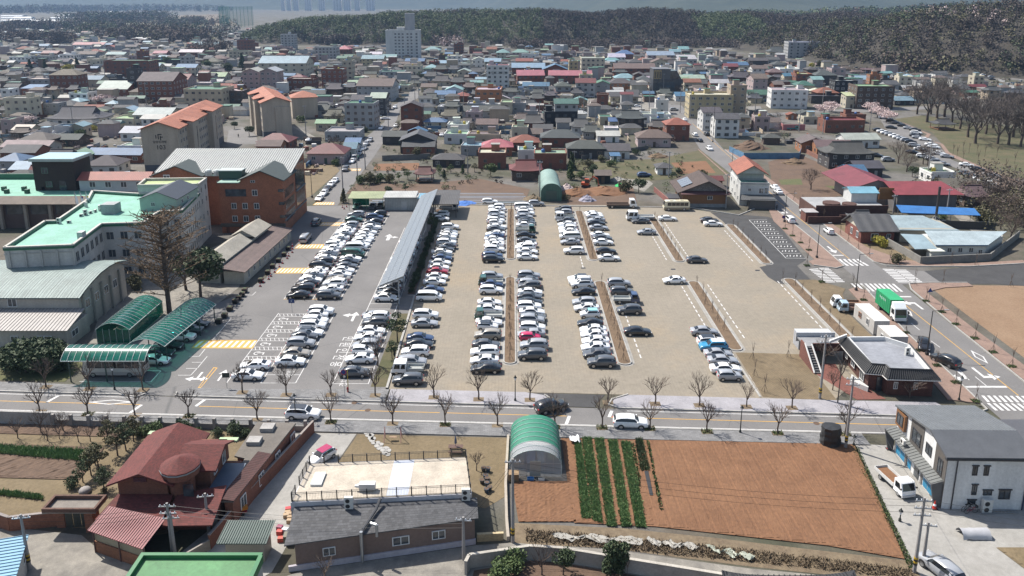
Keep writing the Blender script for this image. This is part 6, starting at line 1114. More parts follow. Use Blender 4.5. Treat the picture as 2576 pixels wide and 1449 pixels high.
for x in (-44.2,-39.5,-35): B.p('post',MB().tube((x,202.5,0),(x,202.5,3.5),.07),'paint',(.1,.18,.12))
for i,(k,x) in enumerate((('sn',-42.6),('sg',-38.2),('uk',-36.1))): car(k[0],k[1],x,205,-pi/2,f'{CNAME[k[1]]} {KLAB[k[0]]} in the open carport shed, {ORD[i+1]} from the left','cars in the carport shed',1)
B=Bd('green_arch_store','green arched metal store behind the paved car park','store',11.2,219); n=14
arc=lambda y:[(11.2-3.0*math.cos(pi*i/n),y,2.6+2.6*math.sin(pi*i/n)) for i in range(n+1)]
B.p('arched_roof',MB().grid([[(8.2,212.6,0)]+arc(212.6)+[(14.2,212.6,0)],[(8.2,232,0)]+arc(232)+[(14.2,232,0)]]),'roof_metal',(.25,.37,.33),smooth=True); B.p('front_wall',MB().poly([(8.2,212.7,0)]+[(p[0],212.7,p[2]) for p in arc(0)]+[(14.2,212.7,0)]),'roof_metal',(.08,.17,.13)); B.box('door',9.7,12.7,212.6,212.69,0,3,'paint',(.07,.11,.09))
# tiled flat-roof building by the front road, containers
B=Bd('tiled_pavilion','dark brick flat roofed building edged with black tiles','building',56,107,rad(-1)); DB=(.12,.05,.038)
FP_=[(52.2,103.2),(54.2,102.9),(54.3,101.6),(60.6,101.3),(61.6,110.4),(58.9,113.4),(52.6,113.2)]
B.p('wall',MB().prism(FP_,0,3.2),'brick',DB); B.p('roof_slab',MB().prism([(52.6,103.6),(54.4,103.2),(54.6,102.1),(60.2,101.8),(61.2,110.2),(58.6,113),(52.9,112.8)],3.21,3.3),'roof_flat',(.3,.31,.34)); ring(B,[(52.6,103.5),(54.5,103.2),(54.6,102.0),(60.2,101.7),(61.2,110.3),(58.7,113.1),(52.9,112.9)],3.301,3.95,.2,'paint',(.68,.68,.67))
EV=[(51.6,113.4),(51.3,102.6),(53.6,102.2),(53.7,100.8),(61.2,100.5),(62.3,110.6)]; IN=[(52.5,113.3),(52.5,103.4),(54.4,103.1),(54.5,101.9),(60.3,101.6),(61.3,110.4)]
for i in range(5):
    a,b,c,d=EV[i],EV[i+1],IN[i+1],IN[i]; B.p('tiled_eave',MB().slab((*a,2.95),(*b,2.95),(*c,3.98),(*d,3.98),.14),'roof_tile',(.035,.035,.037)); L=(Vector(b)-Vector(a)).length; m=max(2,int(L/.33))
    for k in range(m):
        t=(k+.5)/m; p=Vector(a).lerp(Vector(b),t); q=Vector(d).lerp(Vector(c),t); B.p('tile_row',MB().tube((p.x,p.y,3.0),(q.x,q.y,4.02),.075,n=5),'paint',(.04,.04,.042))
    B.p('ridge',MB().tube((*d,4.05),(*c,4.05),.12,n=6),'paint',(.03,.03,.032)); B.p('eave_board',MB().tube((*a,2.85),(*b,2.85),.08,n=5),'paint',(.6,.58,.55))
B.win(52.15,105.2,1.6,1.4,2.2,'l'); B.win(52.15,108.5,1.7,1.3,1.4,'l'); B.win(52.15,111,1.7,1.0,1.0,'l'); B.win(55.4,101.52,1.6,.6,1.1,'f'); B.win(58.2,101.42,1.6,.6,1.1,'f'); B.box('door',53.3,54.1,102.85,102.95,.05,2.2,'window_glass')
B.p('planter',MB().prism([(50.2,104.6),(51.9,102.4),(52.1,102.6),(51.2,106.5)],0,.8),'paint',(.6,.6,.58)); aircon(59.9,107.9,3.3,.3,'air conditioner on the flat roof edged with black tiles',.9)
S_=Bd('outside_stair','brick outside stair with white copings leading to a small terrace','stair',47,110); S_.p('side_wall',MB().hull8([(46.1,108,0),(46.1,114.2,0),(46.1,114.2,2.9),(46.1,112.6,2.9)],[(46.3,108,0),(46.3,114.2,0),(46.3,114.2,2.9),(46.3,112.6,2.9)]),'brick',(.2,.08,.06)); S_.p('side_wall',MB().hull8([(47.2,108,0),(47.2,112.6,0),(47.2,112.6,2.7)],[(47.35,108,0),(47.35,112.6,0),(47.35,112.6,2.7)]),'brick',(.2,.08,.06))
for k in range(11): S_.box('step',46.3,47.2,108.1+k*.41,108.1+(k+1)*.41,0,.22*(k+1),'concrete',(.12,.12,.125))
S_.p('coping',MB().tube((46.2,108,.25),(46.2,112.6,3.05),.12,n=5),'paint',(.68,.67,.65)); S_.p('coping',MB().tube((47.27,108,.25),(47.27,112.6,2.85),.12,n=5),'paint',(.68,.67,.65)); S_.box('terrace',46.3,52.4,112.6,116.2,2.3,2.5,'concrete',(.3,.3,.31)); S_.box('terrace_wall',47.4,52.4,112.5,112.7,1.7,3.0,'brick',DB); S_.box('terrace_wall',46.1,52.4,116.2,116.4,1.7,3.2,'paint',(.6,.6,.6)); S_.p('sloped_coping',MB().hull8([(50,112.4,3.1),(52.6,112.4,4.2),(52.6,112.4,4.6),(50,112.4,3.5)],[(50,112.7,3.1),(52.6,112.7,4.2),(52.6,112.7,4.6),(50,112.7,3.5)]),'paint',(.68,.67,.65))
def container(x0,x1,y0,y1,lab,col=(.58,.56,.53),rz=0.):
    B=Bd('container',lab,'container',(x0+x1)/2,(y0+y1)/2,rz,'site containers'); B.box('body',x0,x1,y0,y1,.1,2.55,'paint',col); B.box('roof',x0-.02,x1+.02,y0-.02,y1+.02,2.551,2.62,'paint',tuple(min(1,c*1.12) for c in col))
    n=int((x1-x0)/.4); 
    for k in range(n): B.box('corrugation',x0+k*.4+.05,x0+k*.4+.2,y0-.03,y0-.002,.2,2.5,'paint',tuple(c*.9 for c in col))
    n=int((y1-y0)/.4)
    for k in range(n): B.box('corrugation',x0-.03,x0-.002,y0+k*.4+.05,y0+k*.4+.2,.2,2.5,'paint',tuple(c*.96 for c in col))
    return B
c=container(61.6,64.2,122.2,130,'long white site container with rusty streaks'); c.win(61.52,127.5,1.5,1.0,1.0,'l',fcol=(.4,.2,.12)); c.win(61.52,124.5,1.5,.9,1.2,'l'); c=container(61.3,64.2,115.9,120.4,'shorter white site container nearest the tiled building'); c.win(61.22,118.5,1.5,.7,.9,'l'); container(46.8,52.4,116.5,119,'pale grey container behind the outside stair',(.48,.49,.52))
# apartment blocks
AP=(.56,.475,.375); TER=(.44,.15,.085)
def apartment(ox,oy,rz,w_,L,lab,num,mirror):
    B=Bd('apartment_block',lab,'apartment block',ox,oy,rz); H=14.6
    B.box('base',ox,ox+w_,oy,oy+L,0,2.6,'plaster',(.13,.135,.15)); B.box('wall',ox-.05,ox+w_+.05,oy-.05,oy+L+.05,2.6,H,'plaster',AP)
    roofgable(B,ox,ox+w_,oy,oy+L,H,H+2.1,'y','roof_tile',TER,.7,.25,'plaster',AP)
    ys=[.18,.62]; sx=(ox+w_+.06) if not mirror else ox-.06; sg=1 if not mirror else -1
    for t in ys:
        y0=oy+L*t; x0,x1=sorted((sx-sg*.05,sx+sg*1.9)); B.box('stair_bay',x0,x1,y0,y0+6.5,0,H+.6,'plaster',AP); 
        xa,xb=sorted((sx-sg*2.2,sx+sg*2.3)); B.p('bay_roof',MB().slab((xa,y0-.4,H+ (1.7 if sg>0 else .75)),(xb,y0-.4,H+(.75 if sg>0 else 1.7)),(xb,y0+6.9,H+(.75 if sg>0 else 1.7)),(xa,y0+6.9,H+(1.7 if sg>0 else .75)),.22),'roof_tile',TER)
        xx=sx+sg*1.92; B.box('stair_window',min(xx,xx+sg*.06),max(xx,xx+sg*.06),y0+4.2,y0+4.6,4,H-1.5,'window_glass')
    segs=[(0.02,.17),(.30,.61),(.75,.98)]
    for a,b in segs:
        n=max(2,int((b-a)*L/2.2))
        for z in (4.2,7.1,10,12.9):
            for k in range(n): B.win(sx+sg*.01,oy+L*(a+(b-a)*(k+.5)/n),z,1.15,1.35,'r' if sg>0 else 'l',fcol=(.5,.49,.47))
    B.t['label']=lab
    o=ob('block_number',text_mesh('block_number',num,2.1,'black_plastic',.02),B.t,(w_*(.5 if num=='103' else .68),-.12,8.4 if num=='103' else 10.2)); o.rotation_euler=(pi/2,0,0)
    return B
B=apartment(-121.3,249.7,rad(6.5),11.6,57,'long cream apartment block numbered 103, nearest behind the brick offices','103',False)
mb=MB()
for x,z0,z1 in ((-.9,0,1.2),(-.2,-.3,1.5),(.5,-.6,.9)): mb.box(x,x+.28,-.03,.03,z0,z1)
mb.box(-.2,1.1,-.03,.03,1.2,1.5); mb.box(.5,1.4,-.03,.03,.3,.6); o=ob('emblem',mb.mesh('emblem','black_plastic'),B.t,(5.3,-.1,11.4)); o=ob('estate_name',text_mesh('estate_name','담양트레빌',.95,'black_plastic',.02),B.t,(5.6,-.12,10.2)); o.rotation_euler=(pi/2,0,0)
B=apartment(-102.7,315.7,rad(24),11.4,42,'cream apartment block numbered 101 with its end wall facing the street','101',True); B.box('end_bay',-97.5,-91.2,315.1,316,0,12.6,'plaster',AP)
B=Bd('apartment_block','terracotta roofed apartment block behind block 101','apartment block',-100,372,rad(20)); B.box('wall',-106,-94,372,384,0,10,'plaster',AP); hiproof(B,-106,-94,372,384,10,12.6,'roof_tile',TER)
# right side houses
B=Bd('brick_tile_house','brick house with grey tiled gable roof beside the side road','house',85.5,176); BR2=(.27,.1,.075)
B.box('wall',81.8,89.6,173.4,182,0,3.3,'brick',BR2); roofgable(B,81.8,89.6,173.4,182,3.3,5.6,'x','roof_tile',(.11,.11,.115),.8,.2,'plaster',(.6,.56,.46),ridge=178.4); tiled_giwa(B,84,88,180,186,3.3,5.4,(.1,.1,.105),.6,'rear_roof')
for k in range(27): x=81.15+k*.34; B.p('tile_row',MB().tube((x,172.6,3.12),(x,178.4,5.82),.07,n=5),'paint',(.10,.10,.105))
B.win(85.,173.35,1.6,1.7,1.7,'f'); B.win(88.3,173.35,1.9,1.0,.9,'f'); B.win(81.75,175.2,1.7,1.1,1.6,'l'); B.win(81.75,178.4,1.7,1.1,1.6,'l')
B=Bd('white_factory','long white prefab works building with pale blue roof','building',100,166); B.p('wall',MB().prism([(94,163.3),(105,163.3),(112.9,170),(112.9,173),(95,171.5)],0,2.9),'paint',(.62,.62,.58)); B.p('roof',MB().slab((93.6,162.9,3.0),(105.2,162.9,3.0),(113.6,170,4.0),(95.0,170.6,4.0),.12),'roof_metal',(.42,.5,.53)); B.box('eave_trim',93.7,105.1,162.82,162.88,2.75,3.0,'paint',(.03,.1,.2))
for k in range(3): B.win(97.0+k*2.4,163.25,1.7,1.0,1.1,'f')
B.win(103.9,163.25,1.2,.9,1.3,'f'); B.p('porch_roof',MB().slab((88.6,161.8,2.4),(93.4,161.8,2.5),(94.4,170,3.2),(89.8,171,3.1),.1),'roof_metal',(.3,.4,.45)); B.box('porch',91.6,93.9,160.6,162.6,0,2.3,'paint',(.55,.56,.52)); B.box('porch_roof_slab',91.2,94.4,160.2,162.9,2.3,2.42,'paint',(.62,.62,.55))
wallrun('block_wall',[(87.2,176),(88.4,158.6),(104.6,160.8),(122,178)],1.7,.25,'concrete',(.25,.24,.22),'dark stained block wall round the white factory')
B=Bd('grey_roof_shed','shed with grey-blue corrugated roof behind the white factory','shed',100,180); B.box('wall',91.5,104.5,174.5,183.5,0,3.2,'paint',(.4,.37,.3)); B.p('roof',MB().slab((91,174,3.1),(105,173.6,3.1),(101.5,184,3.8),(93.5,184.5,3.8),.12),'roof_metal',(.32,.4,.43)); B.p('roof',MB().slab((88.6,175.5,2.6),(92.6,175.2,2.7),(91,179.6,3.0),(88.8,179.8,2.9),.1),'roof_metal',(.4,.5,.52))
B=Bd('brown_flat_house','low brown brick house with flat roofs and curved parapets','house',86,200); DBR=(.115,.055,.042)
B.box('wall',78.8,97.5,193.5,205,0,3.1,'brick',DBR); B.box('roof_slab',79,97.3,193.7,204.8,3.1,3.2,'roof_flat',(.4,.4,.4)); 
for c_,r_ in (((84.2,197),2.2),((88.5,196),1.8)): B.p('curved_parapet',MB().lathe((*c_,2.6),[(r_,0),(r_,1.2)],14),'brick',DBR)
B.box('front_wall',75.5,84,189.6,189.9,0,1.9,'brick',DBR); B.box('front_wall',84,97,190.6,190.9,0,2.1,'brick',DBR); B.box('porch',75.4,78.4,191,194.5,0,2.6,'brick',(.2,.08,.06)); B.box('porch_roof',75.2,78.6,190.8,194.7,2.6,2.75,'concrete',(.4,.38,.38)); B.box('parapet',78.8,97.5,193.3,193.5,2.8,3.9,'brick',DBR)
B.box('upper_room',90.2,97,199,204,3.2,5.9,'paint',(.62,.62,.6)); roofgable(B,90.2,97,199,204,5.9,6.9,'x','roof_metal',(.22,.46,.58),.4,.1,'paint',(.62,.62,.6))
for k in range(9): B.box('step',79.4+k*.32,79.72+k*.32,195,196.4,0,.34*(k+1),'concrete',(.35,.34,.33))
B=Bd('red_roof_works','open sided works with crimson metal roofs','shed',103,212); B.box('wall',97,106,207,226,0,4.4,'plaster',(.3,.27,.25)); roofgable(B,94.5,108.5,209,229,4.6,7.,'y','roof_metal',(.2,.035,.05),.5,.12,'plaster',(.3,.27,.25)); B.box('wall',103.5,119.5,201,208,0,5.,'plaster',(.16,.15,.15)); B.p('front_roof',MB().slab((102.6,200.2,5.0),(121,200.2,5.0),(119,208.6,6.8),(103,208.6,6.8),.14),'roof_metal',(.26,.045,.055)); B.box('timber_gable',99.5,103.4,203,203.2,3,6.2,'paint',(.3,.13,.04))
B=Bd('blue_carport','open carport with bright blue roof','carport',107,190); B.p('roof',MB().slab((99,189.3,3.1),(117.5,186.6,3.1),(119,192,3.5),(100.5,195.5,3.5),.12),'roof_metal',(.03,.17,.46))
for p in ((99.6,189.8),(105,189),(111,188.2),(117,187.2),(118,191.5),(101,195)): B.p('post',MB().tube((*p,0),(*p,3.1),.07),'paint',(.3,.3,.3))
car('s','w',109,190.5,0,'white sedan under the bright blue carport'); wallrun('dark_wall',[(98.5,187),(118.5,184.6),(122,190)],2,.2,'paint',(.05,.05,.05),'dark panel wall in front of the blue carport')
o=thing('chimney_stack','tall dark steel chimney by the blue carport','chimney',(104,182.5,0)); part('stack',MB().tube((0,0,2.6),(0,0,11.5),.3,n=8),'paint',o,(.04,.035,.035)); part('base',MB().box(-1.6,1.6,-1.2,1.2,0,2.6),'brick',o,(.3,.14,.1))
for a in (0,2.1,4.2): part('stay',MB().tube((1.3*math.cos(a),1.3*math.sin(a),2.6),(0,0,4.6),.05,n=4),'paint',o,(.5,.5,.5))
B=Bd('white_roof_terrace_house','white three storey house with terracotta gable and green terrace','house',68,214,rad(-6)); B.box('wall',63.9,71.6,207.5,224,0,5.9,'plaster',(.62,.62,.6)); B.box('top_floor',64.2,71.2,213,224,5.9,8.6,'plaster',(.6,.6,.58)); roofgable(B,64,71.4,211,224.5,8.4,10.6,'y','roof_tile',(.35,.115,.07),.7,.2,'plaster',(.5,.5,.48)); B.box('terrace',64.1,71.4,207.7,212.9,5.905,6.0,'roof_flat',(.2,.48,.38)); ring(B,[(63.9,207.5),(71.6,207.5),(71.6,213),(63.9,213)],6.001,6.6,.15,'plaster',(.45,.45,.44)); B.box('wall_lower',66,72.8,203.8,207.5,0,2.9,'paint',(.1,.1,.1)); B.p('porch_roof',MB().slab((63.4,203.2,2.7),(73.2,203.2,2.7),(72.6,207.5,3.2),(64.4,207.5,3.2),.12),'roof_metal',(.1,.1,.1))
for k in range(6): B.win(63.87,210+k*2.3,4.4 if k%2 else 1.6,.9,1.3,'l')
B.win(69.6,207.45,4.3,1.3,1.7,'f'); B.win(66.4,207.45,4.6,.8,.8,'f'); B.win(70.9,207.45,4.4,.8,1.8,'f')
B=Bd('timber_house','timber clad house with brown shingle roof and solar panels','house',53,210,rad(-2)); B.box('wall',47.2,59.2,206,217.5,0,4.,'paint',(.25,.115,.045)); B.box('plinth',47.1,59.3,205.9,217.6,0,1.0,'concrete',(.3,.3,.3)); roofgable(B,46.6,59.6,206.6,219,4.2,7.2,'y','shingle',(.085,.06,.052),.9,.25,'stone',(.3,.28,.27),ridge=54.0); B.p('lower_roof',MB().slab((46.4,204.9,3.9),(59.9,204.9,3.9),(59.6,207,4.6),(46.8,207,4.6),.15),'roof_tile',(.14,.06,.06)); B.win(54.6,205.95,2.7,1.4,1.1,'f')
for k in range(30): B.box('board',47.25+k*.4,47.28+k*.4,205.96,205.999,1.05,4.0,'paint',(.14,.06,.025))
for k in range(4): B.p('solar_panel',MB().slab((47.3,209+k*2,5.0),(50.2,209+k*2,6.2),(50.2,210.9+k*2,6.2),(47.3,210.9+k*2,5.0),.06),'solar_cell')
wallrun('pink_wall',[(42.4,224),(44.2,206.2),(47,205.4)],1.5,.2,'brick',(.3,.12,.1),'low reddish wall beside the timber house'); B=Bd('tool_shed','small brick tool shed with dark tile roof by the timber house','shed',44.8,208); B.box('wall',43.6,46.3,207.2,209.4,0,2.2,'brick',(.3,.1,.06)); B.p('roof',MB().slab((43.2,206.8,2.3),(46.7,206.8,2.3),(46.7,209.8,2.9),(43.2,209.8,2.9),.12),'roof_tile',(.07,.07,.08))
# the town
RC=dict(K=('dark grey',(.075,.075,.08)),B=('blue',(.06,.15,.28)),C=('pale blue',(.24,.36,.44)),R=('terracotta red',(.28,.08,.05)),M=('maroon',(.16,.03,.035)),G=('green',(.05,.15,.1)),L=('pale green',(.24,.34,.22)),S=('silver grey',(.4,.4,.4)),N=('brown',(.15,.11,.095)),T=('turquoise',(.17,.33,.33)),P=('pink',(.38,.11,.14)),W=('white',(.52,.52,.51)),Y=('cream',(.55,.5,.36)),E=('bare concrete',(.34,.32,.29)))
WC=dict(c=('cream',(.5,.45,.35)),w=('white',(.64,.63,.61)),g=('grey',(.34,.34,.34)),b=('brick',(.22,.09,.06)),d=('dark',(.06,.055,.055)),y=('yellow',(.45,.375,.23)),p=('pinkish',(.4,.31,.3)),o=('orange brick',(.36,.16,.08)),n=('brown',(.18,.13,.105)),k=('black',(.025,.025,.028)),t=('tan',(.42,.34,.25)))
RT_={'f':'flat','g':'gabled','v':'gabled','h':'hipped','k':'tiled','s':'sloping'}
OCC=[(-62,-18,95,215),(-20,75,95,225),(-140,-52,120,210),(-128,-95,246,312),(-132,-82,312,372),(60,130,150,240),(-63,-52,200,480),(66,98,200,430),(8,15,210,234),(-22,75,225,300),(125,330,215,420)]
HOUSES=[]
LAND=[('the long apartment block',-115,275),('the rear apartment block',-105,335),('the white tower block',-105,770),('the brick offices',-72,195),('the black glass-fronted building',40,430),('the yellow building',100,385),('the pink roofed barns',-15,590),('the orange brick church',-35,400),('the long gym with striped roof',-190,660),('the brick school',-260,690),('the dark brick church',-215,530),('the timber house',53,212),('the green arch store',11,220),('the pale open car park',30,440),('the concrete gallery',175,430),('the park road',190,300),('the blocky glass hall',330,930),('the solar canopy',-22,205)]
def wallmat(wc): return 'brick' if wc in 'bo' else ('stone' if wc=='n' else 'plaster')
def house(x,y,w_,d,H,roof,rc,wc,rz=0.,far=False,name=None,extra=None):
    B=Bd(name or ('house' if H<6.5 else 'town_building'),'','house' if H<6.5 else 'building',x,y,rz); x0,x1,y0,y1=x-w_/2,x+w_/2,y,y+d; wm=wallmat(wc); j=random.uniform(1.,1.35); col=tuple(c*j for c in WC[wc][1]); rcol=tuple(c*random.uniform(.85,1.12) for c in RC[rc][1])
    nst=max(1,int(H/2.9+.3)); hs=min(w_,d)
    B.box('wall',x0,x1,y0,y1,0,H,wm,col)
    rmat='roof_metal' if rc in 'BCGLSTWPYM' else 'roof_tile'
    if roof=='f':
        B.box('roof_slab',x0+.2,x1-.2,y0+.2,y1-.2,H,H+.06,'roof_flat',rcol)
        for a in ((x0-.05,x1+.05,y0-.05,y0+.2),(x0-.05,x1+.05,y1-.2,y1+.05),(x0-.05,x0+.2,y0+.2,y1-.2),(x1-.2,x1+.05,y0+.2,y1-.2)): B.box('parapet',*a,H-.05,H+random.choice((.4,.6,.8)),wm,tuple(min(1,c*1.1) for c in col))
        if w_>6:
            hx=random.uniform(x0+.8,x1-3.6); B.box('roof_hut',hx,hx+2.8,y1-3.2,y1-.5,H+.06,H+2.4,'plaster',col); B.box('hut_roof',hx-.2,hx+3,y1-3.4,y1-.3,H+2.4,H+2.55,'roof_flat',random.choice([RC['G'][1],RC['C'][1],RC['E'][1],rcol]))
            if random.random()<.6: tx=random.uniform(x0+1,x1-1.4); B.p('water_tank',MB().lathe((tx,y0+d*.5,H+.06),[(.6,0),(.65,.9),(.4,1.2)],8),'paint',random.choice([(.5,.38,.04),(.05,.15,.4),(.5,.5,.5)]))
    elif roof=='g': roofgable(B,x0,x1,y0,y1,H,H+d*.2,'x',rmat,rcol,.5,.14,wm,col)
    elif roof=='v': roofgable(B,x0,x1,y0,y1,H,H+w_*.2,'y',rmat,rcol,.5,.14,wm,col)
    elif roof=='h': hiproof(B,x0,x1,y0,y1,H,H+hs*.27,rmat,rcol,.6)
    elif roof=='k': tiled_giwa(B,x0,x1,y0,y1,H-.1,H+hs*.34,rcol,.8)
    elif roof=='s': B.p('roof',MB().slab((x0-.4,y0-.4,H+.05),(x1+.4,y0-.4,H+.05),(x1+.4,y1+.3,H+d*.18),(x0-.4,y1+.3,H+d*.18),.12),rmat,rcol)
    ff=far or y>520; fc=random.choice([(.62,.62,.6),(.62,.62,.6),(.3,.2,.15),(.1,.1,.1)])
    n=max(1,min(6,int(w_/3.2))); sd='r' if x<0 else 'l'; sx=x1+.02 if x<0 else x0-.02; m=max(1,min(5,int(d/3.4)))
    for s_ in range(nst):
        z=H*(s_+.55)/nst
        for i in range(n):
            if s_==0 and i==n//2 and nst<3: 
                B.box('door',x0+w_*(i+.5)/n-.5,x0+w_*(i+.5)/n+.5,y0-.05,y0-.005,.05,2.1,'paint',random.choice([(.1,.07,.05),(.3,.3,.3),(.05,.09,.07)]))
            else: B.win(x0+w_*(i+.5)/n,y0-.02,z,random.choice((1.2,1.5,1.8)),1.25,'f',far=ff,fcol=fc)
        for i in range(m): B.win(sx,y0+d*(i+.5)/m,z,1.3,1.2,sd,far=ff,fcol=fc)
    r=max(w_,d)/2; OCC.append((x0-1,x1+1,y0-1,y1+1)); HOUSES.append((B.t,x,y,w_,nst,roof,rc,wc,name)); return B
def T(r,c,s):
    for ln in s.strip().split(';'):
        if not ln.strip(): continue
        q=ln.split(); xl,xr,ye=float(q[0]),float(q[1]),float(q[2]); H=float(q[3]); d=float(q[4]); k=q[5]; H=H*.68 if H<6 else H*.82 if H<8.1 else H*.95
        a=g(r,c,xl,ye,H); b=g(r,c,xr,ye,H); house((a.x+b.x)/2,a.y,max(3,b.x-a.x),d*.85,H,k[0],k[1],k[2],rad(random.gauss(-1.5,2.)))
T(0,0,'''30 285 1000 10 11 fEc;0 105 1215 7 11 fGp;0 80 905 7 11 fWw;290 395 1060 6 7 gNo;365 580 1045 6.5 9 fKg;580 745 1060 4.5 10 hKc;690 880 945 7 11 fGw;495 775 755 11 14 hNb;250 490 800 7.5 14 fEg;210 400 890 6 10 sBb;0 200 835 7 12 fGn;840 1010 800 6 12 gBc;1010 1240 800 5 12 fKd;1040 1490 620 12 20 fGb;980 1280 895 7 22 gSb;1300 1550 925 6 14 hNc;1380 1735 815 12 24 gNb;1690 1885 800 9 16 gMp;1840 2240 905 11 18 fGt;2245 2430 925 9 16 fEn;1925 2190 845 5 14 fSg;2250 2420 890 5 12 gRb;2050 2260 770 5 14 gLc;1765 1965 680 8 13 gBc;1500 1600 665 7 10 gCc;1795 2030 525 6 14 gWb;2380 2515 410 14 16 fNb;2300 2500 520 9 14 fGc;1940 2185 450 8 16 gTg;730 1040 450 6 15 gPw;1060 1150 475 5 12 vRp;410 575 535 6 12 gMb;305 500 570 9 14 fYg;90 290 575 8 14 fYw;595 745 555 9 12 fWw;340 480 462 4 12 gBw;160 280 492 5 12 hRc;240 360 502 5 12 gNc;880 1000 522 5 12 hRc;780 960 545 6 14 gNg;560 750 645 4 20 hYw;1370 1460 522 10 9 fRb;1540 1670 535 6 12 gPb;1490 1820 605 6 16 fGd;1810 1910 575 9 12 fEg;1060 1250 548 5 12 gTc;545 690 1285 6 8 fBg;690 830 1272 6 8 vTc;470 990 1195 5 16 kKw;1205 1395 1335 5 11 gSw;1340 1710 1155 7 14 gSc;1415 1640 1195 7 8 gSw;1110 1350 1200 5 11 fLc;1190 1350 1115 5 9 vCc;120 300 1305 4 9 gYc;240 590 1365 4 10 fWg;180 480 1412 5 11 hNn;450 790 1402 4 9 gKn;650 970 1135 4.5 11 hLc;1270 1375 700 17 10 fKd;20 130 480 5 12 hKg;1180 1370 470 5 12 gNc;1290 1430 560 6 12 fEp;100 260 690 5 11 kKg;300 420 720 5 10 hKc;560 680 620 6 12 gKg;870 1010 600 6 12 fEc;2060 2200 620 6 12 hNc;2110 2270 590 6 12 hNp''')
T(0,1,'''-140 30 725 12 16 vSp;25 500 635 11 26 gCc;590 805 480 12 18 fSg;655 870 705 12 15 fTb;868 965 618 14 14 fGc;310 575 803 8 13 fSb;35 205 720 13 15 vSp;1010 1370 865 9 20 gNg;885 1185 1050 11.5 12 fGg;1150 1300 985 9 12 gSd;960 1160 1000 8 10 gKd;1455 1665 1075 9.5 10 vKb;395 720 1105 5 10 gKg;600 790 1240 5 7 gLc;680 880 1165 4.5 9 kNc;700 870 895 6 11 kKn;890 1000 875 7 13 kKn;520 690 945 5 10 gKd;1370 1540 865 5 13 fLc;1240 1490 725 7 15 fGg;1480 1660 665 8 13 fNc;1660 1810 875 5 10 gNy;1800 2000 950 5 10 gBw;1905 2075 905 6 12 vCw;2205 2465 912 11 16 fSo;1825 2045 1080 5 12 fWg;2125 2305 1055 6 12 fSg;2075 2455 1115 5 11 gKg;2220 2425 1250 5 10 gNg;1925 2130 1262 6 9 fWw;1870 2045 1162 5 9 kNw;1450 1800 1415 6 12 vKd;1270 1500 1372 5 9 gKd;1890 2120 1365 5 11 fLw;2130 2450 1368 5 11 fNt;690 1035 1335 5 13 fEg;900 1040 1432 4.5 7 gBw;10 330 1425 5 11 hMb;930 1110 585 6 13 fYc;1060 1280 592 7 16 gTy;810 940 495 6 16 hPb;810 910 585 7 10 gGc;2170 2310 605 8 11 vSw;1925 2070 565 9 13 fYw;1990 2085 445 12 11 fBb;2145 2270 485 7 12 fEb;2320 2430 495 6 13 gRc;2420 2545 530 7 14 hTc;1690 1850 505 5 16 hTc;1660 1810 365 6 20 hTc;530 680 395 4 18 hTc;690 910 415 5 20 gTc;245 380 350 18 16 fSg;1840 1980 635 6 11 gCc;1740 1840 625 7 10 fMb;2030 2150 720 7 11 vSc;1500 1690 615 5 12 gBb;1790 1930 695 5 10 kKb;1935 2040 695 5 10 kKg;2140 2290 720 5 10 kKg;1690 1830 765 5 10 kKg;1770 1960 815 5 11 kKc;1960 2100 825 5 10 kKb;2090 2210 875 5 10 kNn;1690 1830 995 5 10 kKg;990 1130 705 5 10 kKw;1050 1240 765 5 11 kKb;1030 1240 795 4.5 10 kNb;1375 1480 795 5 9 kKg;1910 2010 1045 5 9 kNn;2020 2130 965 5 10 hRb;410 560 520 6 13 fNg;470 590 560 7 13 fEp;160 340 480 7 14 fEp;80 160 500 5 13 gTc;640 740 350 6 15 fMg;750 850 345 7 15 fEg;1270 1410 575 6 13 gTc;1130 1280 660 5 11 hKw;1140 1260 545 5 12 gWw;550 700 930 4.5 9 gBg;370 490 1000 5 9 kKd;1690 1800 920 4.5 8 hKg;2460 2576 1040 8 12 fLc;2310 2460 1060 6 10 fSg;1700 1820 680 5 10 hCc;2060 2170 640 6 11 fCc;1840 1930 560 6 11 fEn;2300 2460 620 7 14 gCc''')
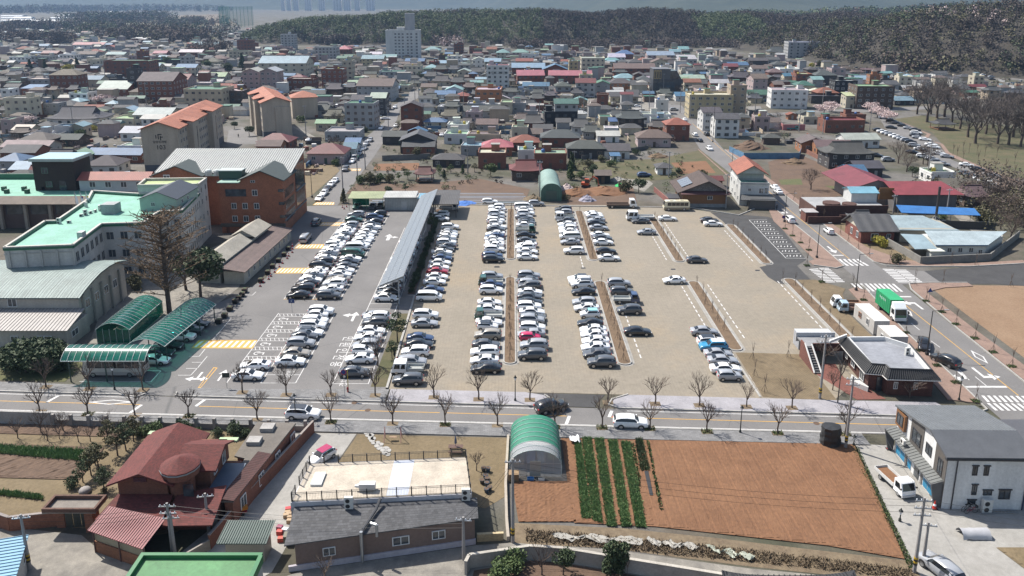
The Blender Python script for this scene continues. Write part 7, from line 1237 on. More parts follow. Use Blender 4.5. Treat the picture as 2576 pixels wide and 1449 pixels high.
T(0,2,'''0 330 680 7 17 gCb;310 560 700 8 16 vBb;55 325 758 8 17 gPb;370 800 758 7 16 gPb;645 840 832 9 12 gMg;835 985 845 8 12 vGg;440 590 868 8 12 hKg;110 370 865 5 11 gBg;985 1205 838 7 12 hKo;1790 2230 965 11.5 14 fYy;2205 2365 868 16 10 fEt;1925 2110 1130 8.5 10 gKw;2050 2290 1195 8.5 10 gKw;1560 1790 1255 8 10 hRb;330 660 1135 7.5 10 fKk;1450 1575 1015 8 7 fWw;1075 1330 1190 6.5 10 kKd;980 1070 1220 5 7 gBc;885 1010 1185 5 9 fGc;1310 1600 1165 5 11 fLw;1400 1590 1210 5 8 fGg;600 790 1275 5 10 kKw;720 880 1325 4.5 9 kKg;300 680 1385 5.5 11 hKb;1270 1600 1385 5.5 11 hNp;930 1070 1295 5 7 fWw;860 1080 1365 4 8 gWw;30 300 1345 4 9 gNg;0 160 1295 6 9 fLc;110 320 1235 5 10 kKb;0 270 1432 5 10 hRb;30 170 1195 4.5 8 kNb;1410 1560 1275 5 9 kKo;700 935 588 14 16 fSc;575 665 625 9 11 fBy;780 930 648 9 13 vKc;1030 1440 688 8 18 gNb;975 1140 575 7 16 gWw;1365 1635 555 7 18 gCp;1675 1860 595 6 18 sSg;1050 1225 545 6 16 hBb;940 1080 605 5 12 hTw;1180 1310 625 6 12 hKg;1280 1380 605 5 11 hRw;1410 1570 625 7 13 vNc;1270 1400 800 5 11 hKg;1230 1345 755 5 10 hKg;1040 1250 785 4 12 hCw;1700 1940 790 5 12 gSp;1735 1900 828 6 11 gRc;2000 2180 835 6 11 gSb;2420 2576 690 7 12 gNw;2430 2576 790 11 13 gNp;2140 2275 670 6 12 gMb;1945 2120 630 6 12 fGg;2180 2380 655 6 12 gBc;1705 1810 655 5 10 hTg;2390 2576 610 8 12 gKd;2210 2420 778 6 12 kKn;1870 2170 920 5 14 fWp;1650 1820 965 4.5 10 gBw;2380 2576 950 5 12 gGg;0 160 528 7 13 hTp;95 270 548 6 12 fWw;40 210 615 6 12 gRc;270 360 605 7 10 fEg;360 480 585 6 12 fEp;1500 1610 675 5 10 fWw;990 1270 970 5.5 11 gKc;190 320 988 5 9 kKb;200 330 945 5 9 kKn;420 580 545 6 12 fEn;500 640 520 6 12 fNp;840 940 560 6 12 fEp;1590 1700 520 5 14 gTg;1680 1780 495 5 16 gTc;1460 1560 585 5 12 gNp;1560 1680 640 5 10 kKg;1830 1950 700 5 10 kKg;1950 2080 665 5 10 kKg;1980 2100 745 5 10 fWg;2100 2200 710 5 10 fEg;1700 1800 720 5 10 fWc;1880 1990 840 5 10 kKc;2080 2200 890 6 9 fWw;2290 2400 730 6 9 fTt;590 720 935 4.5 9 kKg;430 580 930 4.5 9 gNg;330 440 960 4.5 9 kKn;0 140 1050 6 11 fEg;20 130 930 5 9 fBg;130 260 1130 5 8 fEg''')
T(0,3,'''45 400 912 10 13 fEw;680 900 822 9 12 fEk;905 1275 878 12 15 fLn;645 785 695 10 12 fBp;485 695 758 8 12 hKd;285 445 752 8 12 fYb;505 710 935 6 12 hRb;440 730 975 5.5 11 fKd;790 905 965 8 8 sYc;120 320 695 6 12 fWw;0 90 785 7 11 vKn;10 160 728 6 11 hNb;165 255 765 6 9 gBc;290 470 860 6 11 hGc;215 600 430 16 22 fSg;660 770 495 8 18 fKg;765 960 495 8 18 hKw;205 292 1155 3.5 4 vRo;320 460 1145 3.5 6 vKg;580 980 1222 6 10 fMb;790 985 1165 5 9 fKb;345 600 1440 5.5 10 vNo;500 850 1475 5.5 10 gNo;780 1130 1402 5 10 gSw;360 520 1190 4 8 fEc;450 560 800 6 10 gCg;60 160 850 6 9 gNb;400 500 700 6 11 hKn;900 1020 800 6 12 gCw;1030 1130 760 9 8 fNo;1140 1250 800 6 10 fEd;1190 1320 850 6 12 gKg;1280 1480 1010 4 10 gTd;60 180 650 5 12 hKg;0 120 600 6 12 gKg;20 180 520 6 16 kKc''')
T(1,0,'''0 350 85 5 11 gKb;95 415 255 5 10 gCb;-40 200 170 5 9 hBg;865 1415 105 4.5 9 gBb;850 1170 215 5 11 hKw;620 840 130 5 10 vLw;400 740 150 5 9 kKw;0 480 30 4.5 10 gEg;1180 1420 35 5 9 fLw;20 320 340 4.5 8 hKb;230 450 310 4.5 8 kMw''')
T(1,1,'''0 240 20 5 9 gNo;515 880 95 5.5 12 hMp;880 1000 45 5 9 gBw;1475 1790 25 5 10 gKb;1775 2080 155 4 7 hKd;2235 2515 105 6 10 fYb;2060 2290 25 5 9 fCg;2280 2576 30 5 10 hPb''')
T(1,2,'''225 550 110 6 10 fLb;60 235 75 5 9 fTw;560 930 45 5.5 10 hKd;930 1185 65 4.5 10 gKw;0 290 265 5 9 kMn;1465 1605 238 3.5 6 hKw;845 990 312 4 6 gNk;2000 2120 365 3.5 5 gMb;1005 1075 120 3 4 sBw''')
T(1,3,'''620 1075 95 6.5 11 kKd;805 990 275 4.5 8 gBw;890 1160 240 4.5 9 gKd;1790 2110 440 4.5 10 gNc;1985 2240 525 4.5 8 kNn;1650 1890 305 4.5 9 fLw;1670 1860 500 4 9 gNg''')
# white tower block with many windows
a=g(0,1,1395,590); b=g(0,1,1650,590); c_=g(0,1,1285,560)
B=Bd('tower_block','tall white apartment tower with rows of small windows','tower block',a.x,a.y,rad(3)); wd=b.x-a.x; H=26; TWC=(.66,.66,.65)
B.box('wall',a.x-8,b.x,a.y,a.y+22,0,H,'plaster',TWC); B.box('roof_slab',a.x-7.6,b.x-.4,a.y+.4,a.y+21.6,H,H+.1,'roof_flat',(.4,.4,.4)); ring(B,[(a.x-8,a.y),(b.x,a.y),(b.x,a.y+22),(a.x-8,a.y+22)],H,H+1.2,.4,'plaster',TWC); B.box('lift_tower',a.x+10.5,a.x+19.5,a.y+6,a.y+14,H,H+17,'plaster',(.45,.45,.46)); B.box('roof_hut',a.x+2.5,a.x+10,a.y+4,a.y+11,H,H+4,'plaster',TWC)
for fl in range(8):
    for x in (1.5,5.,8.5,13.2,16.8,21.8): B.win(a.x+x,a.y-.05,2.2+fl*3.05,2.0,1.7,'f',far=False,fcol=(.6,.6,.6))
    for y in range(6): B.win(a.x-8.05,a.y+2+y*3.5,2.2+fl*3.05,1.5,1.5,'l',far=True)
OCC.append((a.x-12,b.x+4,a.y-4,a.y+26))
# black glass-fronted building with gold arches
a=g(0,2,1415,960); b=g(0,2,1700,960); B=Bd('glass_front_building','black four storey building with gold arched windows','building',a.x,a.y); H=Hz(a.y,700/4)
B.box('wall',a.x,b.x,a.y,a.y+13,0,H*.62,'paint',(.045,.05,.06)); B.box('upper_block',a.x,a.x+(b.x-a.x)*.6,a.y+.2,a.y+13,H*.62,H,'paint',(.1,.1,.105)); B.p('glass_slope',MB().hull8([(a.x+(b.x-a.x)*.6,a.y+.3,H*.62),(b.x,a.y+.3,H*.62),(b.x-3,a.y+.3,H*.95),(a.x+(b.x-a.x)*.6,a.y+.3,H*.95)],[(a.x+(b.x-a.x)*.6,a.y+12,H*.62),(b.x,a.y+12,H*.62),(b.x-3,a.y+12,H*.95),(a.x+(b.x-a.x)*.6,a.y+12,H*.95)]),'window_glass'); B.box('roof_slab',a.x-.2,a.x+(b.x-a.x)*.6+.2,a.y,a.y+13,H,H+.4,'metal_paint',(.15,.15,.16))
for k in range(3): B.box('gold_frame',a.x+.4+k*1.5,a.x+1.7+k*1.5,a.y+.05,a.y+.19,H*.64,H*.97,'paint',(.5,.36,.16)); B.box('window',a.x+.6+k*1.5,a.x+1.5+k*1.5,a.y-.01,a.y+.04,H*.66,H*.93,'window_glass')
for k in range(7):
    for z in (1.8,5.,8.): B.win(a.x+1.3+k*2.6,a.y-.03,z,2.0,2.2,'f',fcol=(.05,.05,.06))
OCC.append((a.x-2,b.x+2,a.y-2,a.y+15))
# upper storey of the black building, pale church with emblem, church sign lettering
def sign(r,c,x,y,Hh,txt,size,col,lab,z,dy):
    a=g(r,c,x,y,z); me=text_mesh('sign_lettering',txt,size,'paint',.05); o=ob('sign_lettering',me,None,(a.x,a.y-dy,z),col=col); o.rotation_euler=(pi/2,0,0); tag(o,lab,'sign'); return o
a=g(0,2,435,1050,10.3); b=g(0,2,670,1050,10.3); house((a.x+b.x)/2,a.y+3,b.x-a.x,8,10.3,'g','G','g',0)
a=g(0,1,2320,668,14); b=g(0,1,2545,668,14); B=house((a.x+b.x)/2,a.y,b.x-a.x,16,14,'f','M','w',0,name='pale_block'); 
sign(0,1,2430,735,0,'수림치과의원',2.2,(.04,.06,.05),'dark lettering on the upper wall of the pale block',10.5,.9); sign(0,1,2320,935,0,'담양가정교회',1.7,(.7,.7,.66),'white lettering on the orange brick church',8.8,.8)
# random houses fill the blocks between
def free(x0,x1,y0,y1): return all(x1<a or x0>b or y1<c or y0>d for a,b,c,d in OCC)
def edge(y): return (y+14.5)*1288/2000+10
cnt=0; tr=0; rest=[]
while (cnt<185 or len(rest)<1250) and tr<60000:
    tr+=1; y=random.uniform(305,1500) if cnt>=185 else random.uniform(300,620); X=edge(y)
    x=random.uniform(-X,X)
    if (y>940 and x>-330) or (x>210 and y>430 and x>210+(940-y)*.25) or (x>140 and y<420): continue
    w_=random.uniform(5,9.5); d=random.uniform(4.5,7)
    if not free(x-w_/2,x+w_/2,y,y+d): continue
    k=random.choices(['k','h','g','f','v'],[5,2,3,2.4,1])[0]; rc=random.choices('KNBCRMGLSTWE',[9,4,1.6,1.6,1.2,1,.7,.8,1.5,.8,.8,1])[0]
    if k=='k': rc=random.choice('KKKN')
    if k=='f': rc=random.choice('EEGLWY')
    wc=random.choice('cwgbnptgc'); H=random.choice((2.6,2.8,2.8,3,5.6)) if k!='f' else random.choice((3.,3,5.8,8))
    if cnt<185: house(x,y,w_,d,H,k,rc,wc,rad(random.gauss(-2,5)),name='small_house' if H<6 else None); cnt+=1
    else: rest.append((x,y,w_,d,H,k,rc,wc)); OCC.append((x-w_/2-.6,x+w_/2+.6,y-.6,y+d+.6))
# the many further houses, too far to tell apart singly
def fixed(nm,base,col):
    m=MATS[base].copy(); m.name=nm; MATS[nm]=m
    for n in m.node_tree.nodes:
        if n.type=='OBJECT_INFO':
            r=m.node_tree.nodes.new('ShaderNodeRGB'); r.outputs[0].default_value=(*col,1)
            for l in list(n.outputs['Color'].links): m.node_tree.links.new(r.outputs[0],l.to_socket)
slots=[]; 
for k in 'KNBCRMGLSTWE': fixed('far_roof_'+k,'roof_tile' if k in 'KNR' else 'roof_metal',RC[k][1]); slots.append('far_roof_'+k)
for k in 'cwgbnpt': fixed('far_wall_'+k,'plaster',tuple(c*1.2 for c in WC[k][1])); slots.append('far_wall_'+k)
mb=MB()
for x,y,w_,d,H,k,rc,wc in rest:
    rc=rc if 'far_roof_'+rc in slots else 'E'; mb.cur=slots.index('far_wall_'+wc); x0,x1,y1=x-w_/2,x+w_/2,y+d; mb.box(x0,x1,y,y1,0,H); mb.cur=slots.index('far_roof_'+rc); o=.5; e=[(x0-o,y-o,H),(x1+o,y-o,H),(x1+o,y1+o,H),(x0-o,y1+o,H)]
    if k=='f': mb.box(x0-.1,x1+.1,y-.1,y1+.1,H+.01,H+.4)
    else:
        zr=H+d*.24; i_=d*.4 if k in 'hk' else -.5; n=len(mb.v); mb.v+=e+[(x0+i_,(y+y1)/2,zr),(x1-i_,(y+y1)/2,zr)]; mb.f+=[(n,n+1,n+5,n+4),(n+1,n+2,n+5),(n+2,n+3,n+4,n+5),(n+3,n,n+4),(n+3,n+2,n+1,n)]; mb.m+=[mb.cur]*5
o=part('far_houses',mb,slots); stuff(o,'mass of small distant houses filling the far town','houses')
# labels: what it looks like and what it stands by, ranked where look-alikes share the place
from collections import defaultdict
grp=defaultdict(list)
for t,x,y,w_,nst,roof,rc,wc,nm in HOUSES:
    bl=min(LAND,key=lambda l:math.hypot(l[1]-x,(l[2]-y)*.8)); dx=x-bl[1]; dy=y-bl[2]
    rel=('right of ' if dx>0 else 'left of ') if abs(dx)>abs(dy)*.7 else ('behind ' if dy>0 else 'in front of ')
    st={1:'single storey',2:'two storey',3:'three storey',4:'four storey'}.get(nst,'tall'); kd='house' if nst<3 else 'building'
    grp[f'{st} {WC[wc][0]} {kd}, {RC[rc][0]} {RT_[roof]} roof, {rel}{bl[0]}'].append((x,y,t))
for lab,l in grp.items():
    l.sort(key=lambda q:(q[0],q[1])); n=len(l)
    for i,(x,y,t) in enumerate(l):
        s=lab
        if n>1: s=lab.replace(', ',f', {("leftmost" if i==0 else "rightmost" if i==n-1 else ORD[i+1]+" from left")}, ',1) if len(lab.split())<=13 else lab.replace(' storey','',1).replace(', ',f', {("leftmost" if i==0 else "rightmost" if i==n-1 else ORD[i+1]+" from left")}, ',1)
        if len(s.split())>16: s=s.replace(' storey','').replace(' the ',' ')
        t['label']=s; t['group']='houses and buildings of the town'
# trees and shrubs
TREE={}
def gen_bare(seed,kind):
    rr=random.Random(seed); tm=MB(); bm=MB()
    def br(p,d,L,r,lev,mb):
        q=p+d*L; 
        if lev<=1 or kind!='road': mid=p+d*L*.5+Vector((rr.gauss(0,.06),rr.gauss(0,.06),rr.gauss(0,.02)))*L
        else: mid=None
        if mid is not None: mb.tube(p,mid,r,r*.82,4 if lev<2 else 3,False); mb.tube(mid,q,r*.82,r*.62,4 if lev<2 else 3,False)
        else: mb.tube(p,q,r,r*.6,3,False)
        if lev>=mx: return
        n=rr.choice((3,3,4)) if lev<mx-1 else rr.choice((2,3,3))
        for i in range(n):
            t=rr.uniform(.45,1.) if i else 1.; a=2*pi*(i/n)+rr.uniform(-.6,.6); o=d.orthogonal().normalized(); o2=d.cross(o); sp=rr.uniform(.35,.75)*spread
            nd=(d+(o*math.cos(a)+o2*math.sin(a))*sp+Vector((0,0,up))).normalized(); br(p+d*L*t,nd,L*rr.uniform(.58,.8),max(r*.56,tw),lev+1,bm)
    if kind=='road': mx,spread,up,tw=4,.82,.2,.0034; tm.tube((0,0,0),(.01,0,.14),.022,.019,6,False); tm.tube((.01,0,.14),(.0,.01,.3),.019,.016,6,False); base=Vector((0,.01,.3)); L0=.26; nl=5
    elif kind=='big': mx,spread,up,tw=5,1.0,.08,.003; tm.tube((0,0,0),(.01,0,.13),.03,.024,7,False); tm.tube((.01,0,.13),(.0,.01,.26),.024,.021,7,False); base=Vector((0,.01,.26)); L0=.27; nl=5
    elif kind=='sapling': mx,spread,up,tw=2,.6,.35,.0062; tm.tube((0,0,0),(0,0,.5),.011,.008,5,False); base=Vector((0,0,.5)); L0=.26; nl=4
    elif kind=='conifer':
        tm.tube((0,0,0),(0,0,.55),.022,.014,7,False); tm.tube((0,0,.55),(0,0,1.),.014,.003,5,False)
        for i in range(125):
            z=.2+.78*(i/125)**.9; R=(.34*max(0,1-((z-.4)/.62)**2)**.6+.03)*rr.uniform(.65,1.1); a=rr.uniform(0,2*pi); e=Vector((R*math.cos(a),R*math.sin(a),z+R*.45)); b=Vector((0,0,z-.02)); bm.tube(b,e,.006,.0025,3,False)
            for k in range(11): t=rr.uniform(.3,1.); p=b.lerp(e,t); bm.tube(p,p+Vector((rr.gauss(0,.035),rr.gauss(0,.035),rr.uniform(-.01,.05))),  .003,.0018,3,False)
        return tm,bm
    for i in range(nl):
        a=2*pi*i/nl+rr.uniform(-.3,.3); t=rr.uniform(.45,.85)*(.8 if kind!='sapling' else .35); d=Vector((math.cos(a)*t,math.sin(a)*t,1)).normalized(); br(base-Vector((0,0,rr.uniform(0,.08))),d,L0*rr.uniform(.8,1.1),tw*4.2 if kind!='sapling' else tw*1.6,1,bm)
    return tm,bm
def bare(kind,v,twmat='twig'):
    k=(kind,v,twmat)
    if k not in TREE: t,b=gen_bare(v*17+len(kind),kind); TREE[k]=(t.mesh('trunk','bark'),b.mesh('crown',twmat))
    return TREE[k]
def tree(x,y,h,kind,lab,group=None,v=None,twmat='twig',name=None,z=0.,wide=1.):
    v=random.randrange(5 if kind=='road' else 3) if v is None else v; t,c=bare(kind,v,twmat)
    o=thing(name or {'road':'roadside_tree','big':'bare_tree','sapling':'staked_sapling','conifer':'bare_conifer'}[kind],lab,'tree',(x,y,z),random.uniform(0,6.28),group); o.scale=(h*wide,h*wide,h)
    ob('trunk',t,o); ob('crown',c,o); return o
def gen_leafy(kind,v):
    rs=np.random.RandomState(v+5); st=np.random.get_state(); np.random.set_state(rs.get_state())
    if kind=='round': c=[(rs.uniform(-.22,.22),rs.uniform(-.22,.22),rs.uniform(.42,.8)) for _ in range(9)]; r=[(.22,.22,.18)]*9; n=150; s=.032
    elif kind=='bush': c=[(rs.uniform(-.3,.3),rs.uniform(-.3,.3),rs.uniform(.25,.6)) for _ in range(7)]; r=[(.3,.3,.3)]*7; n=150; s=.045
    elif kind=='pine': 
        c=[(0,0,.9),(.2,.1,.72),(-.22,.05,.66),(.05,-.2,.58),(-.1,.2,.5),(.25,-.1,.45)]; r=[(.2,.2,.08)]*6; n=130; s=.03
    elif kind=='cone': c=[(rs.uniform(-.05,.05),rs.uniform(-.05,.05),.15+.8*i/9) for i in range(10)]; r=[(.24*(1-i/10.5)+.02,)*2+(.09,) for i in range(10)]; n=120; s=.035
    elif kind=='thuja': c=[(rs.uniform(-.08,.08),rs.uniform(-.08,.08),.2+.7*i/6) for i in range(7)]; r=[(.15,.15,.14)]*7; n=150; s=.03
    elif kind=='blossom': c=[(rs.uniform(-.4,.4),rs.uniform(-.4,.4),rs.uniform(.45,.85)) for _ in range(12)]; r=[(.24,.24,.16)]*12; n=110; s=.03
    mat={}.get(kind); o=leafmass('crown',c,r,n,s,'leaf_dark'); me=o.data; bpy.data.objects.remove(o); np.random.set_state(st)
    tb=MB(); tb.tube((0,0,0),(.01,.02,.45),.03,.02,6,False); tb.tube((.01,.02,.45),(0,0,.75),.02,.008,5,False); 
    if kind in('pine','round','blossom'):
        for p in c[1:6]: tb.tube((0,0,.35),p,.012,.005,4,False)
    return tb.mesh('trunk','bark'),me
def leafy(x,y,h,kind,mat,lab,group=None,z=0.,wide=1.,name=None,v=None):
    v=random.randrange(3) if v is None else v; k=(kind,v,mat)
    if k not in TREE:
        t,m=gen_leafy(kind,v); m.materials.clear(); m.materials.append(MATS[mat]); TREE[k]=(t,m)
    t,m=TREE[k]; o=thing(name or {'round':'leafy_tree','bush':'shrub','pine':'pine_tree','cone':'conifer_tree','thuja':'thuja_tree','blossom':'cherry_tree'}[kind],lab,'shrub' if kind=='bush' else 'tree',(x,y,z),random.uniform(0,6.28),group); o.scale=(h*wide,h*wide,h)
    ob('trunk',t,o); ob('crown',m,o); return o
def pit(x,y,o=None,c='straw',z=.155):
    return sheet('tree_pit',[(x-.75,y-.6),(x+.75,y-.6),(x+.75,y+.6),(x-.75,y+.6)],z,c)
# roadside trees
NEAR=[(2,0,400,1255),(2,0,885,1280),(2,0,1360,1290),(2,0,1900,1300),(2,1,15,1330),(2,1,755,1360),(2,1,1375,1375),(2,1,1905,1385),(2,1,2430,1390),(2,2,428,1410),(2,2,905,1415),(2,2,1385,1425),(2,2,1960,1455),(2,3,95,1470),(2,3,775,1480)]
FAR=[(2,0,465,1005),(2,0,900,1025),(2,0,1440,1035),(2,0,2440,1060),(2,1,305,1085),(2,1,755,1085),(2,1,1200,1090),(2,1,1790,1110),(2,1,2240,1130),(2,2,180,1135),(2,2,965,1160),(2,2,1440,1175),(2,2,1885,1190),(2,2,2360,1205),(2,3,240,1215),(2,3,1240,1400)]
for i,q in enumerate(NEAR):
    p=g(*q); tree(p.x,p.y,random.uniform(4.8,6.),'road',f'bare roadside tree on the near pavement, {ORD[i+1]} from the left','bare roadside trees',i%5,z=.15); o=struct(pit(p.x,p.y,z=.156),f'soil pit of the near pavement tree, {ORD[i+1]} from the left')
    if i%2 or i>8: blades('tuft',[(p.x-.7,p.y-.5),(p.x+.7,p.y-.5),(p.x+.7,p.y+.5),(p.x-.7,p.y+.5)],160,.3,'leaf_mid','green tuft at the foot of a near pavement tree','grass',.05)
for i,q in enumerate(FAR[:-1]):
    p=g(*q); tree(p.x,p.y,random.uniform(4.8,6.) if i!=13 else 4.4,'road',f'bare roadside tree on the far pavement, {ORD[i+1]} from the left','bare roadside trees',(i*2+1)%5,z=.15); struct(pit(p.x,p.y,z=.156),f'soil pit of the far pavement tree, {ORD[i+1]} from the left')
p=g(2,1,1225,785); tree(p.x,p.y,6.5,'road','taller bare tree at the edge of the asphalt car park',v=2,name='bare_tree')
p=g(2,3,700,1160); tree(p.x,p.y,8.5,'sapling','tall slender bare tree beside the tiled pavilion',v=0,name='bare_tree'); p=g(2,3,650,1030); tree(p.x,p.y,4,'road','small bare tree in the red paved court',v=1,name='bare_tree'); p=g(2,3,1420,1110); tree(p.x,p.y,3.6,'road','bushy bare shrub in front of the tiled pavilion',v=3,name='bare_shrub',wide=1.5)
p=g(2,3,620,820); tree(p.x,p.y+2,4.6,'road','bare tree behind the stair of the tiled pavilion',v=4,name='bare_tree',wide=1.3)
struct(sheet('red_court',[(46.5,107.8),(49.3,100.2),(53.6,100.4),(52,104),(50.2,107),(50.8,111.5),(48,111.5)],ZA+.022,'pavement_red'),'red paved court beside the tiled pavilion')
# staked saplings
SK=[]
for a in (0,2.09,4.19): SK.append(MB().tube((.5*math.cos(a),.5*math.sin(a),0),(.03*math.cos(a),.03*math.sin(a),1.2),.025,n=4).mesh('stake','bark'))
def sapling(x,y,h,lab,group,z=.17):
    o=tree(x,y,1,'sapling',lab,group,z=z); o.scale=(1,1,1)
    for c in o.children: c.scale=(h*.8,h*.8,h)
    for m in SK: ob('stake',m,o)
    return o
for nm,X,d0,d1,st in (('first near island',-.35,112.5,149,4.1),('first far island',-.35,163,203,4.3),('second near island',17.75,112.5,147,4.0),('second far island',18,162.5,200,4.3),('third near island',36.6,124,147,3.9),('third far island',36.7,161.5,194,4.3),('fourth far island',55.3,160,187,4.3),('island by the containers',56.4,119,148,4.4)):
    d=d0; i=1
    while d<=d1: sapling(X+random.gauss(0,.12),d,random.uniform(2.7,3.4),f'thin staked sapling on the {nm}, {ORD[i]} from the near end','staked saplings on the planted islands'); d+=st; i+=1
SP=[(2,3,960,130),(2,3,1385,460),(2,3,1530,640),(2,3,1695,790),(2,3,1885,960),(2,3,2090,1150),(2,3,1590,140),(2,3,1745,250),(2,3,1890,375),(2,3,2080,515),(2,3,2260,655),(2,3,2450,800),(1,3,170,860),(1,3,245,930),(1,3,325,1000),(1,3,410,1075),(1,3,390,1230),(1,3,540,1395),(1,3,145,1400),(1,3,555,790),(1,3,725,920),(1,3,805,995),(1,3,905,1065),(1,3,1015,1145),(1,3,1220,1220),(1,3,850,1449),(1,3,1475,1420),(1,3,1760,1410),(1,3,2440,1440),(1,3,260,570),(1,3,345,630),(1,3,1840,1225),(1,3,2090,1225)]
for i,q in enumerate(SP):
    p=g(*q); sapling(p.x,p.y,random.uniform(3,3.8),f'staked street sapling by the side road, {ORD[i+1] if i<30 else ["thirty-first","thirty-second","thirty-third"][i-30]} counted','staked saplings along the side road',.15)
    if i<18: blades('tuft',[(p.x-.6,p.y-.45),(p.x+.6,p.y-.45),(p.x+.6,p.y+.45),(p.x-.6,p.y+.45)],150,.22,'leaf_mid','green planting at the foot of a street sapling','grass',.05).location.z=.12
for i,(x,y) in enumerate([(2440,890),(2540,1050),(200,700),(1910,950)]): p=g(2,2,x,y) if i<2 else (g(2,3,x,y) if i==2 else g(2,2,2420,720)); sapling(p.x,p.y,3.2,f'staked sapling in the dry weedy corner, {ORD[i+1]} counted','saplings in the dry corner',.06)
# park and hillside trees
for i,(x,y,h) in enumerate([(1600,1230,19),(1700,1190,17),(1775,1175,18),(1930,1300,15),(2085,1445,17),(2190,1350,14),(2320,1330,15),(2465,1380,16),(2560,1330,17),(2310,1449,14),(2420,1460,15),(2540,1480,14),(1500,1150,15),(1850,1230,15),(2010,1380,15),(2140,1290,14),(2260,1290,14),(2400,1290,15),(2500,1270,15),(1640,1150,14)]):
    p=g(0,3,x,y); tree(p.x,p.y,h*1.25,'big',f'huge bare park tree on the right, {ORD[i+1]} counted from the left','huge bare park trees',i%3,'twig_grey')
for i,(x,y,h) in enumerate([(1310,195,9),(1395,280,8),(1560,205,8),(1605,215,8),(2440,960,7),(430,460,7.5),(2070,560,7),(2180,600,7),(2300,640,7.5),(2420,560,8),(2520,620,8),(2250,760,7),(2400,740,7.5),(2520,770,7),(2140,690,6),(2340,860,6),(2480,860,7),(1990,560,6)]):
    p=g(1,3,x,y); tree(p.x,p.y,h,'big',f'bare tree among the right side gardens, {ORD[i+1]} counted from the back','bare garden trees on the right',i%3)
for i,(x,y) in enumerate([(1860,110),(1900,135),(1960,80),(2020,95),(2110,190),(2180,130),(2280,290),(2300,140),(2390,280),(2420,330),(2480,200),(2210,340),(2480,330),(1960,180),(2100,110)]):
    p=g(1,3,x,y); tree(p.x,p.y,5,'sapling',f'thin young tree on the park lawn, {ORD[i+1]} counted','thin young park trees',i%3,name='young_tree')
for i,(x,y,s,kd) in enumerate([(1065,1060,11,'blossom'),(255,1260,8,'blossom')]): p=g(0,0,x,y); leafy(p.x,p.y,s*.6,'blossom','blossom',['wide pink cherry tree in blossom by the dark brick church','pale cherry tree in blossom at the left edge'][i],'cherry trees in blossom',wide=1.6)
for i,(x,y) in enumerate([(1100,1180),(640,1130),(1030,1140),(720,590),(1190,1230),(560,1160),(2540,700)]): p=g(0,3,x,y); leafy(p.x,p.y,6,'blossom','blossom',f'pale cherry tree in blossom on the right, {ORD[i+1]} counted','cherry trees in blossom',wide=1.4)
# school grounds
p=g(2,0,1705,250); tree(p.x,p.y,19,'conifer','tall bare brown conifer in front of the white school block',v=0,twmat='bark_mulch',wide=1.15)
p=g(2,0,2020,90); leafy(p.x,p.y,11,'round','leaf_dark','dark evergreen tree right of the bare conifer',wide=1.0,v=1); p=g(2,0,1960,60); tree(p.x-2.5,p.y+2,10,'big','brown leafless tree just behind the evergreen',v=1); p=g(2,0,1330,40); leafy(p.x,p.y+2,3.5,'bush','leaf_olive','olive shrub at the foot of the school wall')
for i,(x,y,h) in enumerate([(40,840,4.5),(130,860,4.8),(220,880,5),(330,850,5.2),(430,870,4.8),(530,850,5),(610,820,4.4),(300,780,5.5),(480,760,5)]): p=g(2,0,x,y); leafy(p.x,p.y+1,h,'bush','leaf_dark',f'dark overgrown shrub in front of the pale hall, {ORD[i+1]} counted','dark shrubs before the hall')
struct(sheet('hall_lawn',[(-80,106.2),(-67,105.6),(-67,116),(-100,117),(-100,107.5)],.03,'green_grass'),'grass before the pale hall')
for i,d in enumerate(np.arange(142,196,2.3)): leafy(-19.5+random.gauss(0,.2),d,random.uniform(1.2,2.0),'bush','leaf_dark',f'dark shrub in the hedge by the solar canopy, {ORD[i+1]} from the near end','hedge shrubs by the solar canopy')
struct(sheet('hedge_bed',[(-20.3,141),(-18.9,141),(-19.2,204),(-20.6,204)],ZA+.01,'brown_soil'),'shaded planting bed beside the solar canopy'); struct(sheet('hedge_bed',[(-20.9,104),(-18.6,104),(-18.9,131.5),(-20.6,131.5)],ZA+.012,'rough_grass'),'grassy strip between the two car parks')
for i,(r,c,x,y,h) in enumerate([(2,1,1425,545,5.4),(2,1,1370,715,3.2),(1,1,1770,880,4),(1,1,1765,805,3)]): p=g(r,c,x,y); leafy(p.x,p.y,h,'pine','leaf_dark',['tall clipped pine between the two car parks','small clipped pine near the standing person','clipped pine beside the end of the solar canopy','clipped pine by the dark carport'][i],'clipped pines',wide=.8)
# gardens
for i,(x,y,h,k) in enumerate([(920,440,3.6,'pine'),(835,505,3,'pine'),(1185,240,4,'pine'),(1045,580,3,'pine'),(1000,400,3.6,'pine'),(725,560,1.8,'bush'),(1345,95,3.6,'pine'),(1270,190,4,'pine'),(1090,100,3.2,'pine'),(960,330,3,'pine'),(1060,620,1.,'bush'),(1010,680,1.,'bush'),(930,715,1.1,'bush')]): p=g(3,0,x,y); leafy(p.x,p.y,h,k,'leaf_dark' if i%2 else 'leaf_olive',f'clipped {"pine" if k=="pine" else "shrub"} in the red house garden, {ORD[i+1]} counted','clipped plants in the red house garden',wide=.85)
for i,(x,y,h) in enumerate([(1580,1425,2.3),(1740,1440,1.5),(1890,1410,2.3),(2010,1440,1.4),(2220,1440,1.4),(2400,1440,2.3),(1440,1440,1.6),(2500,1449,1.5)]): p=g(2,0,x,y); leafy(p.x,p.y-1.2,h,'bush','leaf_mid' if i%3==0 else 'leaf_dark',f'green shrub behind the pillar fence, {ORD[i+1]} counted','shrubs behind the pillar fence')
